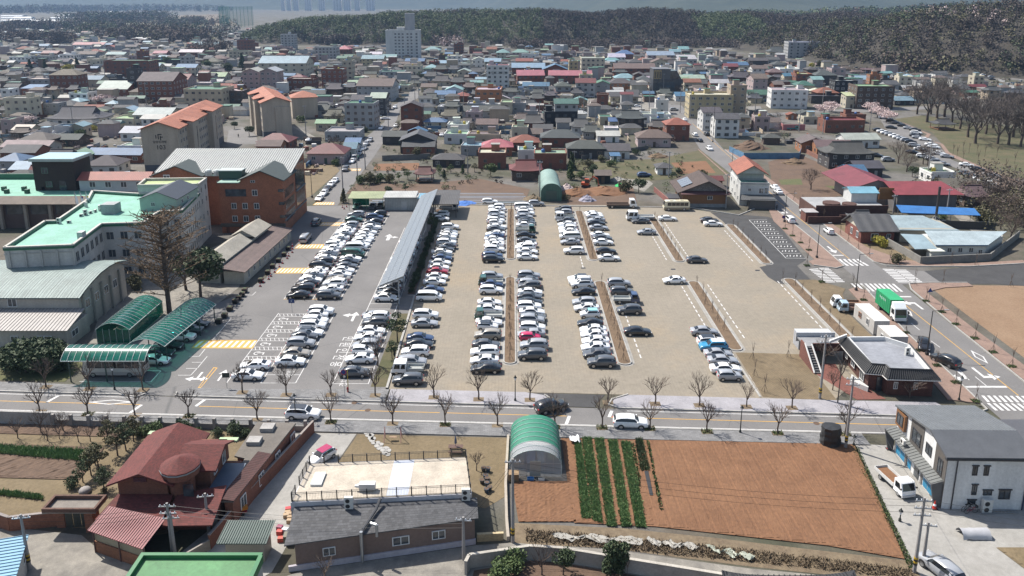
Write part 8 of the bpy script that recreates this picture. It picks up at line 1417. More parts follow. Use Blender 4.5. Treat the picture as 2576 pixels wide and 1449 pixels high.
for i,(x,y,h) in enumerate([(480,1400,4),(700,1380,3.6),(1130,1400,3.6),(1320,1430,3.4),(250,1449,3.5)]): p=g(2,0,x,y); tree(p.x,p.y-1.5,h,'road',f'bare fruit tree behind the roadside wall, {ORD[i+1]} counted','bare fruit trees',i%5,name='fruit_tree')
for i,(x,y,h) in enumerate([(480,90,3),(600,70,2.6),(790,100,3),(910,95,2.8),(640,0,2.6)]): p=g(3,0,x,y); tree(p.x,p.y,h,'road',f'small bare tree in the vegetable plot, {ORD[i+1]} counted','bare trees in the plot',i%5,name='fruit_tree')
p=g(3,2,515,1440); leafy(p.x,p.y,3.4,'round','leaf_dark','round leafy tree behind the bottom concrete wall',wide=.8); p=g(3,2,1035,1449); leafy(p.x-.4,p.y,4,'thuja','leaf_dark','forked dark thuja behind the bottom concrete wall'); leafy(p.x+.7,p.y,3.8,'thuja','leaf_dark','second stem of thuja beside the forked one'); p=g(3,2,300,1440); tree(p.x,p.y,4,'road','bare tree behind the bottom concrete wall',v=0,name='bare_tree'); p=g(3,2,10,1380); leafy(p.x,p.y,2.6,'bush','leaf_mid','bright green shrub at the corner of the concrete wall'); p=g(3,1,2480,1449); leafy(p.x,p.y-1,2.8,'bush','leaf_mid','green shrub below the restaurant corner'); p=g(3,1,720,1420); tree(p.x,p.y-1.,3.2,'road','bare shrub at the bottom edge in front of the restaurant',v=2,name='bare_shrub',wide=1.3); p=g(3,1,2220,390); tree(p.x,p.y,3.2,'road','bare sapling in the orange bed beside the restaurant',v=3,name='fruit_tree'); p=g(3,2,1150,1440); tree(p.x,p.y-.5,3,'sapling','thin bare shrub beside the thuja',name='bare_shrub')
for i,(r,c,x,y,h,k,m) in enumerate([(1,1,1055,400,3.5,'bush','leaf_mid'),(1,1,1155,400,4.5,'bush','leaf_olive'),(1,1,1260,385,3.5,'bush','leaf_mid'),(1,1,1345,385,3.5,'bush','leaf_olive'),(1,1,1440,375,3,'pine','leaf_mid'),(1,1,1530,360,3.5,'pine','leaf_mid'),(1,1,1840,310,3.5,'pine','leaf_mid'),(1,1,1895,350,3,'cone','leaf_dark'),(1,1,2360,325,5,'round','leaf_mid'),(1,1,1340,490,2.5,'bush','leaf_dark'),(1,1,1505,490,3,'pine','leaf_dark'),(1,1,800,220,3,'bush','leaf_mid'),(1,1,1490,300,2.5,'pine','leaf_dark'),(1,1,1960,290,3,'pine','leaf_mid'),(1,1,2080,300,3,'cone','leaf_mid'),(1,1,2200,280,3,'pine','leaf_olive'),(1,1,880,590,4,'cone','leaf_olive'),(1,1,1620,150,5,'round','leaf_olive'),
 (1,2,1130,480,4.5,'bush','leaf_olive'),(1,2,1275,490,5,'round','leaf_dark'),(1,2,810,340,5,'round','leaf_dark'),(1,2,590,360,6,'cone','leaf_mid'),(1,2,600,260,6,'cone','leaf_dark'),(1,2,690,340,3,'bush','leaf_mid'),(1,2,900,180,3,'bush','leaf_olive'),(1,2,1000,230,3,'bush','leaf_mid'),(1,2,760,230,3.5,'bush','leaf_olive'),(1,2,1680,300,2.5,'bush','leaf_dark'),(1,2,1910,330,3,'bush','leaf_olive'),(1,2,1250,110,3,'bush','leaf_dark'),(1,2,540,570,2.5,'bush','leaf_olive'),
 (1,3,1125,1030,3.2,'bush','leaf_yellow'),(1,3,1310,1200,2.6,'bush','leaf_olive'),(1,3,1650,360,4.5,'round','leaf_dark'),(1,3,1450,330,4,'round','leaf_dark'),(1,3,1750,760,2,'bush','leaf_mid'),(1,3,2200,800,4,'bush','leaf_olive'),(1,3,2120,760,4,'bush','leaf_olive'),(1,3,590,160,2.5,'bush','leaf_mid'),
 (0,0,310,725,10,'cone','leaf_dark'),(0,0,460,715,9,'cone','leaf_dark'),(0,0,790,725,11,'cone','leaf_dark'),(0,0,680,735,9,'bush','leaf_yellow'),(0,0,2440,700,13,'cone','leaf_dark'),(0,0,2290,745,10,'round','leaf_dark'),(0,0,1690,660,9,'round','leaf_mid'),(0,0,2080,700,9,'round','leaf_mid'),(0,0,1150,250,16,'cone','leaf_dark'),(0,0,1235,255,17,'cone','leaf_dark'),(0,0,800,1400,5,'bush','leaf_mid'),(0,0,950,1320,3.5,'bush','leaf_yellow'),(0,0,2360,1300,4,'round','leaf_dark'),(0,0,2510,1370,5,'round','leaf_dark'),
 (0,1,610,830,8,'cone','leaf_dark'),(0,1,1655,815,7,'pine','leaf_dark'),(0,1,240,900,4,'bush','leaf_dark'),(0,1,450,1230,4,'bush','leaf_mid'),(0,1,1100,1330,3,'bush','leaf_dark'),(0,1,1750,1270,4,'bush','leaf_olive'),(0,1,730,970,5,'round','leaf_dark'),
 (0,2,925,1095,5,'bush','leaf_yellow'),(0,2,660,1000,3,'bush','leaf_olive'),(0,2,1980,880,4,'round','leaf_dark'),(0,2,2160,800,5,'pine','leaf_dark'),(0,3,430,690,6,'bush','leaf_yellow'),(0,3,520,680,7,'round','leaf_olive'),(0,3,600,590,8,'round','leaf_mid')]):
    p=g(r,c,x,y); kn={'bush':'shrub','round':'tree','cone':'conifer','pine':'pine'}[k]; mn={'leaf_mid':'green','leaf_dark':'dark green','leaf_olive':'olive','leaf_yellow':'yellow-green'}[m]
    bl=min(LAND,key=lambda l:math.hypot(l[1]-p.x,(l[2]-p.y)*.8)); leafy(p.x,p.y,h,k,m,f'{mn} {kn} {"left" if p.x<bl[1] else "right"} of {bl[0]}','garden trees and shrubs of the town')
# bare trees between the houses
k=0; tr=0; 
while k<75 and tr<4000:
    tr+=1; y=random.uniform(235,800); x=random.uniform(-edge(y),edge(y))
    if y<300 and (-62<x<120): continue
    if not free(x-.8,x+.8,y-.8,y+.8): continue
    bl=min(LAND,key=lambda l:math.hypot(l[1]-x,(l[2]-y)*.8)); tree(x,y,random.uniform(4.5,8),'big',f'small bare tree {"left" if x<bl[1] else "right"} of {bl[0]}','garden trees and shrubs of the town',k%3,random.choice(['twig','twig_grey'])); k+=1
seen=defaultdict(list)
for o in COL.objects:
    if o.parent is None and o.get('group')=='garden trees and shrubs of the town': seen[o['label']].append(o)
for l,v in seen.items():
    if len(v)>1:
        v.sort(key=lambda q:q.location.x)
        for i,q in enumerate(v): q['label']=l.replace(' the ',' ')+f', {ORD[i+1]} from left'
# yards: clutter, walls and scrub between the houses, too small to tell apart
mb=MB(); k=0; tr=0; cs=[]; ms=['far_wall_'+q for q in 'cwgbnpt']+['far_roof_'+q for q in 'KNBCRS']
while k<3200 and tr<20000:
    tr+=1; y=random.uniform(238,700)**1.; x=random.uniform(-edge(y),edge(y))
    if (y<300 and -62<x<135) or (x>135 and y<430) or not free(x-.3,x+.3,y-.3,y+.3): continue
    mb.cur=random.randrange(len(ms)); q=random.random(); k+=1
    if q<.3: L=random.uniform(3,9); mb.cbox((x,y,.75),(L,.2,1.5),random.choice((0,pi/2))+random.gauss(0,.05))
    elif q<.75: s_=random.uniform(.4,1.8); mb.cbox((x,y,s_*.4),(s_*random.uniform(.6,1.6),s_,s_*.8),random.uniform(0,3))
    else: cs.append((x,y,.8))
o=part('yard_clutter',mb,ms); stuff(o,'walls, jars, boxes and odds and ends in the town yards','clutter')
for m,f in (('twig',.0),('leaf_olive',.5),('leaf_dark',.8)):
    a=np.array(cs)[int(f*len(cs)):]; r=np.random.uniform(.7,2.2,(len(a),1)); a=a+np.concatenate([np.random.normal(0,1.5,(len(a),2)),r*.5],1); stuff(leafmass('yard_scrub',a,np.concatenate([r,r,r*.9],1),60,.2,m),'low scrub and shrubs in the town yards','scrub')
woodstrip([g(1,3,*q) for q in ((2000,560),(2250,640),(2450,760),(2576,800))],60,1.6,3,['twig','twig_grey','leaf_olive'],'brown thicket among the right side gardens',7,130,.09)
woodstrip([g(1,3,*q) for q in ((2250,480),(2450,560),(2600,640))],50,2,3.5,['twig','twig_grey'],'bare orchard mass beside the lower park road',6,130,.09)
# film strips and garden scrub behind the car park
for i in range(8):
    y=209.6+i*1.75; o=struct(strip('film_strip',(-41+i*.6,y),(5.5-i*.3,y-.6),.8,.06,'galvanised' if i%3 else 'asphalt'),f'grey mulch film strip behind the car park, {ORD[i+1]} from the front')
a=[]
while len(a)<200:
    x=random.uniform(-50,62); y=random.uniform(222,296)
    if (-41<x<8 and y<226) or (28<x<44 and y<240) or not all(x<q[0] or x>q[1] or y<q[2] or y>q[3] for q in OCC[11:]): continue
    a.append((x,y,.4))
a=np.array(a)
for m,f,e in (('leaf_mid',0,90),('leaf_olive',90,150),('twig',150,190),('leaf_dark',190,200)):
    r=np.random.uniform(.35,1.2,(e-f,1)); stuff(leafmass('garden_scrub',a[f:e]+np.concatenate([r*0,r*0,r*.4],1),np.concatenate([r,r,r*.8],1),70,.13,m),'low garden plants and scrub behind the car park','scrub')
# street furniture and small things
def lantern(r,c,x,y,h,lab):
    p=g(r,c,x,y); o=thing('street_lamp',lab,'street lamp',(p.x,p.y,.15 if h>3 else ZA),0,'old style street lanterns')
    part('post',MB().lathe((0,0,0),[(.16,0),(.16,.25),(.08,.4),(.055,h*.72),(.07,h*.8)],8),'paint',o,(.02,.025,.022)); part('lantern',MB().lathe((0,0,h*.8),[(.1,0),(.2,.35),(.21,.37)],6),'lamp_clear',o); part('cap',MB().lathe((0,0,h*.8+.37),[(.27,0),(.1,.2),(.03,.4)],6),'paint',o,(.02,.025,.022)); return o
lantern(2,0,1155,1030,3.8,'black street lantern in front of the green bus canopy'); lantern(2,1,402,1335,4,'black street lantern beside the white SUV on the road'); lantern(2,2,32,1142,4,'black street lantern left of the car park entrance'); lantern(2,2,2295,1462,4,'black street lantern on the near pavement by the ploughed field'); lantern(2,3,1920,1135,3.8,'black street lantern by the side road corner'); lantern(2,1,1432,300,4.2,'black twin lantern between the car parks')
for i,(x,y) in enumerate([(1325,900),(860,140)]): lantern(3,3,x,y,1.1,['small garden lantern on the grass strip by the drive','small garden lantern at the head of the drive'][i])
def roadlamp(r,c,x,y,yt,lab,dx=2.2):
    p=g(r,c,x,y); h=hz(r,c,x,y,yt); o=thing('road_lamp',lab,'street lamp',(p.x,p.y,.1),0,'tall road lamps'); part('post',MB().tube((0,0,0),(0,0,h),.11,.06,8),'paint',o,(.03,.03,.032)); part('arm',MB().tube((0,0,h-.05),(dx,0,h+.15),.05,n=6),'paint',o,(.03,.03,.032)); part('lamp_head',MB().box(dx-.35,dx+.35,-.12,.12,h+.1,h+.22),'paint',o,(.3,.3,.31)); part('base',MB().box(-.22,.22,-.22,.22,0,.5),'paint',o,(.03,.03,.032)); return o
roadlamp(1,3,165,790,505,'tall road lamp beside the bay lane'); roadlamp(1,3,490,1150,805,'tall road lamp at the crossing by the bay lane'); roadlamp(1,3,885,1480,1115,'tall road lamp at the near side of the crossroads'); roadlamp(2,3,1597,680,235,'tall road lamp by the parked black sedan'); roadlamp(1,1,565,540,300,'road lamp beside the vacant lot',1.4); roadlamp(0,2,2020,1430,1000,'road lamp far up the side road'); roadlamp(1,2,2210,270,60,'road lamp on the side road behind the white house',1.8)
def pole(r,c,x,y,yt,lab,stripe=False,arms=1,lean=0.):
    p=g(r,c,x,y); h=min(13,max(5,hz(r,c,x,y,yt))); o=thing('utility_pole',lab,'utility pole',(p.x,p.y,0),random.uniform(-.2,.2),'utility poles'); part('post',MB().tube((0,0,0),(lean,0,h),.2,.12,8),'pole_concrete',o)
    for k in range(arms):
        part('crossarm',MB().cbox((lean*.95,0,h-.4-k*.8),(1.7,.1,.1)),'galvanised',o)
        for s in (-.7,-.25,.25,.7): part('insulator',MB().lathe((s,0,h-.34-k*.8),[(.05,0),(.06,.12),(.03,.2)],5),'lamp_clear',o)
    if stripe:
        for k in range(4): part('warning_band',MB().tube((0,0,.9+k*.22),(0,0,1.1+k*.22),.215,.213,8),'paint',o,(.55,.35,.02) if k%2 else (.02,.02,.02))
    return (p.x+lean*.95,p.y,h,o)
P1=pole(2,3,520,1115,470,'leaning concrete utility pole beside the red court',True,2); P2=pole(3,3,780,160,-560,'concrete utility pole at the corner of the ploughed field',True,2); P3=pole(3,3,1470,1410,660,'concrete utility pole with many wires on the drive',True,3); P4=pole(3,3,1555,1340,1000,'shorter concrete pole beside the wired pole on the drive',False,1); P5=pole(3,0,1740,1240,715,'concrete utility pole in front of the red house',False,2); P6=pole(3,0,1765,1262,920,'short concrete pole next to the one before the red house',False,1); P7=pole(3,0,300,1380,830,'concrete utility pole by the blue roofed shed',True,1); P8=pole(3,1,2092,1285,880,'concrete utility pole at the restaurant corner',False,1); P9=pole(3,2,8,1110,270,'concrete utility pole beside the green tunnel',True,1); P10=pole(3,0,2105,1030,920,'thin pole at the corner of the red house wall',False,1)
BG=[(1,1,875,465,130),(1,1,1100,255,15),(1,1,1022,355,100),(1,1,2132,295,10),(1,2,625,255,70),(1,2,1575,335,75),(1,2,278,560,170),(1,2,2150,645,300),(1,3,1600,370,-40),(1,3,1792,735,450),(1,3,1775,600,400),(1,3,1255,700,510),(0,1,1335,1345,1080),(0,1,710,1065,800),(0,1,1500,1190,980),(0,1,505,1370,1050),(0,1,1600,1010,800),(0,1,1640,1010,830),(0,1,2090,1080,860),(0,2,275,1240,1030),(0,2,345,1010,840),(0,2,720,1200,920),(0,2,835,1300,1080),(0,2,1300,1180,900),(0,2,1380,1100,780),(0,2,1520,960,730),(0,2,1690,1140,880),(0,2,1790,1200,800),(0,2,2440,1200,880),(0,2,790,500,400),(0,3,310,1330,1030),(0,3,545,1080,790),(0,3,975,790,690),(0,3,1370,1050,750),(0,3,1165,1080,920),(0,3,1020,1320,1060),(0,3,550,1350,1150),(0,0,1060,800,600),(0,0,1480,1080,830),(0,0,740,1290,1080),(0,0,470,1100,900)]
for i,q in enumerate(BG): pole(*q,f'thin utility pole in the town, {ORD[i%30+1]} counted from {"the near left" if i<30 else "the far left"}',False,1)
def wire(a,b,lab,n=10,sag=.6,dx=0.,dz=0.):
    a=Vector((a[0]+dx,a[1],a[2]-.25-dz)); b=Vector((b[0]+dx,b[1],b[2]-.25-dz)); mb=MB(); pr=None
    for i in range(n+1):
        t=i/n; p=a.lerp(b,t)-Vector((0,0,sag*4*t*(1-t)))
        if pr is not None: mb.tube(pr,p,.016,n=3,caps=False)
        pr=p
    return tag(part('power_line',mb,'black_plastic'),lab,'cable','power lines')
for k in range(3): wire(P3,P9,f'power line crossing the ploughed field, {ORD[k+1]} from the top',14,.9,0,k*.7); wire(P3,(66,60,9),f'power line leaving the drive pole to the right, {ORD[k+1]} from the top',8,.5,0,k*.6); wire(P9,P8,f'power line from tunnel pole to restaurant pole, {ORD[k+1]} from the top',8,.4,0,k*.5) if k<2 else None; wire(P5,P7,f'power line before the red house, {ORD[k+1]} from the top',8,.5,0,k*.5); wire(P5,P8,f'power line over the restaurant front, {ORD[k+1]} from the top',10,.6,0,k*.5)
wire(P3,P2,'power line from drive pole to field corner pole',8,.5); wire(P2,P1,'power line over the front road',8,.5)
# cones, planters, signs
CONE=(MB().lathe((0,0,.04),[(.16,0),(.03,.62)],10).mesh('cone_body','paint'),MB().box(-.2,.2,-.2,.2,0,.04).mesh('cone_base','black_plastic'),MB().lathe((0,0,.28),[(.115,0),(.085,.14)],10).mesh('reflective_band','lamp_clear'))
def cone(r,c,x,y,lab,s=1.25):
    p=g(r,c,x,y); o=thing('traffic_cone',lab,'cone',(p.x,p.y,ZA+.004),0,'red traffic cones'); ob('cone_body',CONE[0],o,col=(.55,.035,.02)); ob('cone_base',CONE[1],o); ob('reflective_band',CONE[2],o); o.scale=(s,s,s)
for i,(x,y) in enumerate([(42,1435),(75,1397),(128,1365),(150,1335),(188,1295),(235,1240),(268,1205),(315,1155),(330,1132),(365,1095),(368,1060),(365,1030)]): cone(1,1,x,y,f'red traffic cone along the lane edge, {ORD[i+1]} from the near end')
for i,(x,y) in enumerate([(870,642),(888,657),(912,637)]): cone(1,1,x,y,f'red traffic cone beside the store shed, {ORD[i+1]} counted')
cone(3,3,1212,175,'red traffic cone at the far corner of the modern building',1.5); cone(3,3,1672,775,'red traffic cone at the near corner of the modern building',1.5)
def planter(r,c,x,y,lab):
    p=g(r,c,x,y); o=thing('planter_box',lab,'planter',(p.x,p.y,ZA+.004),random.uniform(-.1,.1),'black planter boxes'); part('box',MB().hull8([(-.42,-.42,0),(.42,-.42,0),(.42,.42,0),(-.42,.42,0)],[(-.5,-.5,.8),(.5,-.5,.8),(.5,.5,.8),(-.5,.5,.8)]),'paint',o,(.022,.02,.018)); part('soil',MB().box(-.43,.43,-.43,.43,.802,.83),'brown_soil',o); part('plants',leafmass('plants',[(0,0,.9)],[(.4,.4,.15)],60,.07,'leaf_dark').data and MB().box(-.3,.3,-.3,.3,.83,.9),'leaf_dark',o)
_keep=set(o.name for o in COL.objects)
for i,(r,c,x,y) in enumerate([(1,1,325,1070),(1,1,285,1130),(1,1,228,1190),(1,1,170,1250),(1,1,120,1312),(1,1,50,1392),(2,0,2465,45),(2,0,2440,85),(2,0,2405,120),(2,0,2370,155),(2,0,2315,230),(2,0,2262,300),(2,0,2205,358)]): planter(r,c,x,y,f'black planter box beside the long shed lane, {ORD[i+1]} from the far end')
for o in list(COL.objects):
    if o.name.startswith('plants') and o.parent is None: bpy.data.objects.remove(o)
def signpost(r,c,x,y,h,shape,col,lab,txt=None):
    p=g(r,c,x,y); o=thing('sign',lab,'sign',(p.x,p.y,.1)); part('post',MB().tube((0,.03,0),(0,.03,h),.04,n=6),'galvanised',o)
    if shape=='rect': part('panel',MB().box(-.55,.55,-.03,0,h-.75,h),'paint',o,col)
    elif shape=='round': part('panel',MB().poly([(.42*math.cos(a),-.03,h-.3+.42*math.sin(a)) for a in [2*pi*k/16 for k in range(16)]]),'paint',o,(.5,.02,.03)); part('face',MB().poly([(.33*math.cos(a),-.04,h-.3+.33*math.sin(a)) for a in [2*pi*k/16 for k in range(16)]]),'paint',o,col)
    else: part('panel',MB().poly([(-.5,-.03,h-.7),(.5,-.03,h-.7),(0,-.03,h+.15)]),'paint',o,col)
    if txt: me=text_mesh('lettering',txt,.5,'lamp_clear'); q=ob('lettering',me,o,(0,-.045,h-.4)); q.rotation_euler=(pi/2,0,0)
signpost(2,1,365,252,2.6,'rect',(.01,.04,.16),'blue parking sign at the head of the disabled bays','P'); signpost(2,0,2284,1010,2.4,'rect',(.015,.03,.025),'small dark sign board at the corner of the front pavement'); signpost(2,1,895,1102,4.2,'round',(.02,.04,.2),'round red and blue no parking sign on the pavement'); signpost(2,3,1615,150,2.8,'tri',(.01,.05,.25),'blue triangular crossing sign on the right pavement'); signpost(1,3,150,810,2.2,'round',(.02,.04,.2),'round no parking sign beside the bay lane')
p=g(2,1,930,1050); o=thing('height_bar_post','yellow bent post on the front pavement','post',(p.x,p.y,.1)); part('post',MB().tube((0,0,0),(0,0,3.2),.06,n=6).tube((0,0,3.2),(.2,-.6,3.7),.05,n=6),'paint',o,(.5,.38,.02))
def hydrant(r,c,x,y,lab):
    p=g(r,c,x,y); o=thing('fire_hydrant',lab,'hydrant',(p.x,p.y,.12),0,'red fire hydrants'); part('body',MB().lathe((0,0,0),[(.16,0),(.16,.08),(.11,.1),(.11,.62),(.15,.64),(.12,.75),(.03,.85)],8),'paint',o,(.3,.02,.02)); part('outlet',MB().tube((-.2,0,.5),(.2,0,.5),.06,n=6),'paint',o,(.3,.02,.02))
hydrant(2,1,925,1055,'red fire hydrant by the yellow post'); hydrant(3,2,405,30,'red fire hydrant behind the green tunnel')
for i,x in enumerate((380,488,594,700,805)): p=g(2,1,x,130); o=thing('bollard',f'short black bollard at the end of the double row, {ORD[i+1]} from the left','bollard',(p.x,p.y,ZA),0,'short bollards'); part('post',MB().tube((0,0,0),(0,0,.7),.05,n=6),'paint',o,(.03,.03,.03)); part('cap',MB().lathe((0,0,.7),[(.07,0),(.02,.06)],6),'paint',o,(.4,.3,.03))
# foreground polytunnel
B=Bd('polytunnel','green and clear plastic tunnel greenhouse beside the leek rows','greenhouse',2.9,86,rad(-1)); n=12; x0,x1,ya,yb=-.2,6.0,82.,90.2
def arc(y,s=1.): return [(2.9-3.1*s*math.cos(pi*i/n),y,1.4+2.1*s*math.sin(pi*i/n)) for i in range(n+1)]
for k in range(8):
    y0=ya+(yb-ya)*k/8; y1=ya+(yb-ya)*(k+1)/8; ring_=lambda y:[(x0,y,0)]+arc(y)+[(x1,y,0)]
    B.p('cover_sheet',MB().grid([ring_(y0+.01),ring_(y1-.01)]),'clear_film' if k<2 else 'roof_flat',None if k<2 else (.03,.22,.14),smooth=True)
    mb=MB(); q=[(x0,y0,0)]+arc(y0,1.012)+[(x1,y0,0)]
    for a,b in zip(q[:-1],q[1:]): mb.tube(a,b,.035,n=4,caps=False)
    B.p('hoop',mb,'paint',(.4,.48,.46))
B.p('front_film',MB().poly([(x0,ya,0)]+arc(ya)+[(x1,ya,0)]),'clear_film')
for x in (.8,1.8,3.0,4.,5.): B.p('front_bar',MB().tube((x,ya-.03,0),(x,ya-.03,1.5+2*math.sin(math.acos(max(-1,min(1,(2.9-x)/3.1))))),.025,n=4),'galvanised')
for z in (.9,1.8): B.p('front_bar',MB().tube((x0,ya-.04,z),(x1,ya-.04,z),.025,n=4),'galvanised')
B.box('door',2.2,3.5,ya-.08,ya-.05,.1,2.1,'paint',(.4,.38,.33))
for k in range(4): B.box('inner_shelf',.4+k*1.35,1.5+k*1.35,84+k*.5,85.5+k*.5,.0,.9+.2*(k%2),'paint',[(.25,.17,.1),(.1,.14,.25),(.4,.4,.38),(.3,.3,.12)][k])
o=thing('pallet_stack','stack of wooden pallets by the tunnel door','pallets',(.2,81.2,.1)); 
for k in range(7): part('pallet',MB().box(-.6,.6,-.5,.5,k*.15,k*.15+.1),'paint',o,(.3,.2,.11))
for i,(x,y,w_,d,h,cc,lb) in enumerate([(2.2,81.2,.8,.4,.3,(.05,.2,.45),'blue crate in front of the tunnel'),(3.5,81.1,.7,.3,.25,(.65,.65,.63),'white crate in front of the tunnel')]):
    o=thing('crate',lb,'crate',(x,y,.1)); part('base',MB().box(-w_/2,w_/2,-d/2,d/2,0,.05),'paint',o,cc)
    for a in ((-w_/2,w_/2,-d/2,-d/2+.03),(-w_/2,w_/2,d/2-.03,d/2),(-w_/2,-w_/2+.03,-d/2+.03,d/2-.03),(w_/2-.03,w_/2,-d/2+.03,d/2-.03)): part('side',MB().box(*a,.05,h),'paint',o,cc)
rumple('plastic_sheet',[g(3,2,570,75),g(3,2,670,70),g(3,2,685,125),g(3,2,585,125)],'crumpled white plastic sheet beside the leeks',(.7,.7,.7),.4,8,5)
# wrapped bale, low tunnel
p=g(3,3,655,165); mb=MB(); 
rows=[]
for j in range(7):
    z=j/6*2.5; k=1-.06*j/6; rows.append([((1.25*k)*math.cos(2*pi*i/10)*(1.1 if i%5 else 1.)+random.gauss(0,.05),(1.1*k)*math.sin(2*pi*i/10)+random.gauss(0,.05),z+random.gauss(0,.04)) for i in range(10)]); rows[-1].append(rows[-1][0])
rows.append([(0,0,2.55)]*11); o=part('wrapped_bale',mb.grid(rows),'black_plastic'); o.location=(p.x,p.y+1,.1); tag(o,'black plastic wrapped bale at the field corner','bale')
p=g(3,3,2100,1085); mb=MB(); mb.grid([[(u,.75*math.cos(v)*1.+random.gauss(0,.03),.75*math.sin(v)+random.gauss(0,.03)) for v in [pi*i/8 for i in range(9)]] for u in [-1.5+.3*k for k in range(11)]]); o=part('cover_tunnel',mb,'paint',col=(.45,.45,.47),smooth=True); o.location=(p.x,p.y+.6,.1); tag(o,'low grey plastic cover tunnel in the bottom right bed','cover')
# bicycles and ladder by the modern building
def bicycle(x,y,rz,col,lab):
    o=thing('bicycle',lab,'bicycle',(x,y,ZA),rz,'bicycles by the white building')
    for xx in (-.52,.52):
        mb=MB()
        for i in range(14): a=2*pi*i/14; b=2*pi*(i+1)/14; mb.tube((xx+.33*math.cos(a),0,.34+.33*math.sin(a)),(xx+.33*math.cos(b),0,.34+.33*math.sin(b)),.022,n=4,caps=False)
        part('wheel',mb,'tyre',o)
    f=MB(); 
    for a,b in (((-.52,.34),(-.05,.3)),((-.05,.3),(-.2,.8)),((-.2,.75),(.38,.72)),((.38,.72),(-.05,.3)),((.52,.34),(.36,.85)),((-.52,.34),(-.18,.72))): f.tube((a[0],0,a[1]),(b[0],0,b[1]),.025,n=5)
    part('frame',f,'paint',o,col); part('saddle',MB().box(-.34,-.1,-.08,.08,.82,.9),'black_plastic',o); part('handlebar',MB().tube((.34,-.28,.95),(.34,.28,.95),.02,n=5).tube((.36,0,.85),(.34,0,.95),.02,n=5),'galvanised',o); part('basket',MB().box(.42,.68,-.16,.16,.72,.95),'black_plastic',o)
bicycle(51.1,75.1,.15,(.3,.03,.05),'red bicycle leaning by the white building wall'); bicycle(50.9,75.5,.3,(.05,.05,.06),'dark bicycle behind the red one at the white building'); p=g(2,1,560,1395); bicycle(p.x,p.y,.3,(.1,.1,.1),'black bicycle parked on the near pavement by the fence end')
o=thing('ladder','metal ladder lying at the foot of the white building','ladder',(54.2,75.2,.06),.05)
for s in (-.2,.2): part('side_rail',MB().box(-2.2,2.2,s-.03,s+.03,.05,.12),'galvanised',o)
for k in range(11): part('rung',MB().tube((-2.+k*.4,-.2,.09),(-2.+k*.4,.2,.09),.018,n=5),'galvanised',o)
# things in the restaurant yard
def crate(x,y,w_,d,h,col,lab,name='cardboard_box',cat='box',z=.035):
    o=thing(name,lab,cat,(x,y,z),random.uniform(-.3,.3)); part('body',MB().box(-w_/2,w_/2,-d/2,d/2,0,h),'paint',o,col); part('flap',MB().slab((-w_/2,-d/2,h+.02),(w_/2,-d/2,h+.02),(w_/2,0,h+.05),(-w_/2,0,h+.05),.015),'paint',o,tuple(c*.9 for c in col))
for i,(x,y) in enumerate([(305,860),(335,845),(345,880),(340,915),(320,830)]): p=g(3,1,x,y); crate(p.x,p.y,.6,.45,.4,(.42,.28,.15),f'cardboard box beside the restaurant wall, {ORD[i+1]} counted')
for i,(x,y,cc,lb) in enumerate([(240,985,(.25,.02,.08),'crimson plastic box by the restaurant corner'),(240,1030,(.5,.03,.02),'red plastic basin by the restaurant corner'),(325,800,(.5,.02,.03),'red plastic chair by the restaurant wall'),(250,1100,(.5,.06,.03),'red basket on the yard concrete'),(295,1010,(.55,.6,.65),'white and blue bag pile by the restaurant corner')]): p=g(3,1,x,y); crate(p.x,p.y,.6,.5,.45,cc,lb,'plastic_box')
def wheeliebin(r,c,x,y,col,lab):
    p=g(r,c,x,y); o=thing('wheelie_bin',lab,'bin',(p.x,p.y,.035)); part('body',MB().hull8([(-.25,-.28,.08),(.25,-.28,.08),(.25,.28,.08),(-.25,.28,.08)],[(-.3,-.36,1.),(.3,-.36,1.),(.3,.36,1.),(-.3,.36,1.)]),'paint',o,col); part('lid',MB().slab((-.31,-.38,1.02),(.31,-.38,1.02),(.31,.38,1.12),(-.31,.38,1.12),.05),'paint',o,col)
    for s in (-.25,.25): w_=ob('wheel',wheel_mesh(.1,.05)[0],o,(s,.25,.1)); w_.rotation_euler=(0,0,pi/2)
wheeliebin(3,1,315,1120,(.12,.11,.07),'olive wheelie bin at the restaurant corner')
for i,(x,y) in enumerate([(2275,520),(2310,470),(2325,500),(2325,545),(2350,590),(2320,610),(2290,395),(2335,400)]): p=g(3,1,x,y); o=thing('plant_pot',f'dark plant pot in the strip right of the restaurant, {ORD[i+1]} counted','pot',(p.x,p.y,.03),0,'plant pots'); part('pot',MB().lathe((0,0,0),[(.22,0),(.3,.5),(.32,.52)],9),'paint',o,(.03,.06,.1) if i%2 else (.05,.05,.05)); part('soil',MB().lathe((0,0,.5),[(.26,0),(.25,.03)],9),'brown_soil',o)
for i,(x,y) in enumerate([(1115,15),(1130,40),(1150,65),(1165,90),(1185,115),(1215,145),(1245,165),(1275,190),(1300,215),(1330,230),(1160,35),(1180,70),(1225,110),(1260,130),(1310,165),(1335,190)]): p=g(3,1,x,y); o=sheet('stepping_stone',[(p.x+random.uniform(.3,.5)*math.cos(a),p.y+random.uniform(.3,.5)*math.sin(a)) for a in [2*pi*k/7 for k in range(7)]],.09,'kerb',th=.07); tag(o,f'grey stepping stone across the restaurant lawn, {ORD[i+1]} counted','stepping stone','stepping stones')
p=g(3,1,2010,200); o=thing('picnic_table','brown picnic table with folded parasol on the restaurant lawn','table',(p.x,p.y,.03)); part('table_top',MB().box(-.9,.9,-.4,.4,.72,.78),'paint',o,(.12,.065,.045))
for s in (-.75,.75): part('bench',MB().box(-.9,.9,s-.14,s+.14,.42,.47),'paint',o,(.12,.065,.045))
for s in (-.7,.7): part('leg_frame',MB().box(s-.05,s+.05,-.8,.8,.0,.09).tube((s,-.5,0),(s,-.2,.72),.05,n=4).tube((s,.5,0),(s,.2,.72),.05,n=4),'paint',o,(.1,.055,.04))
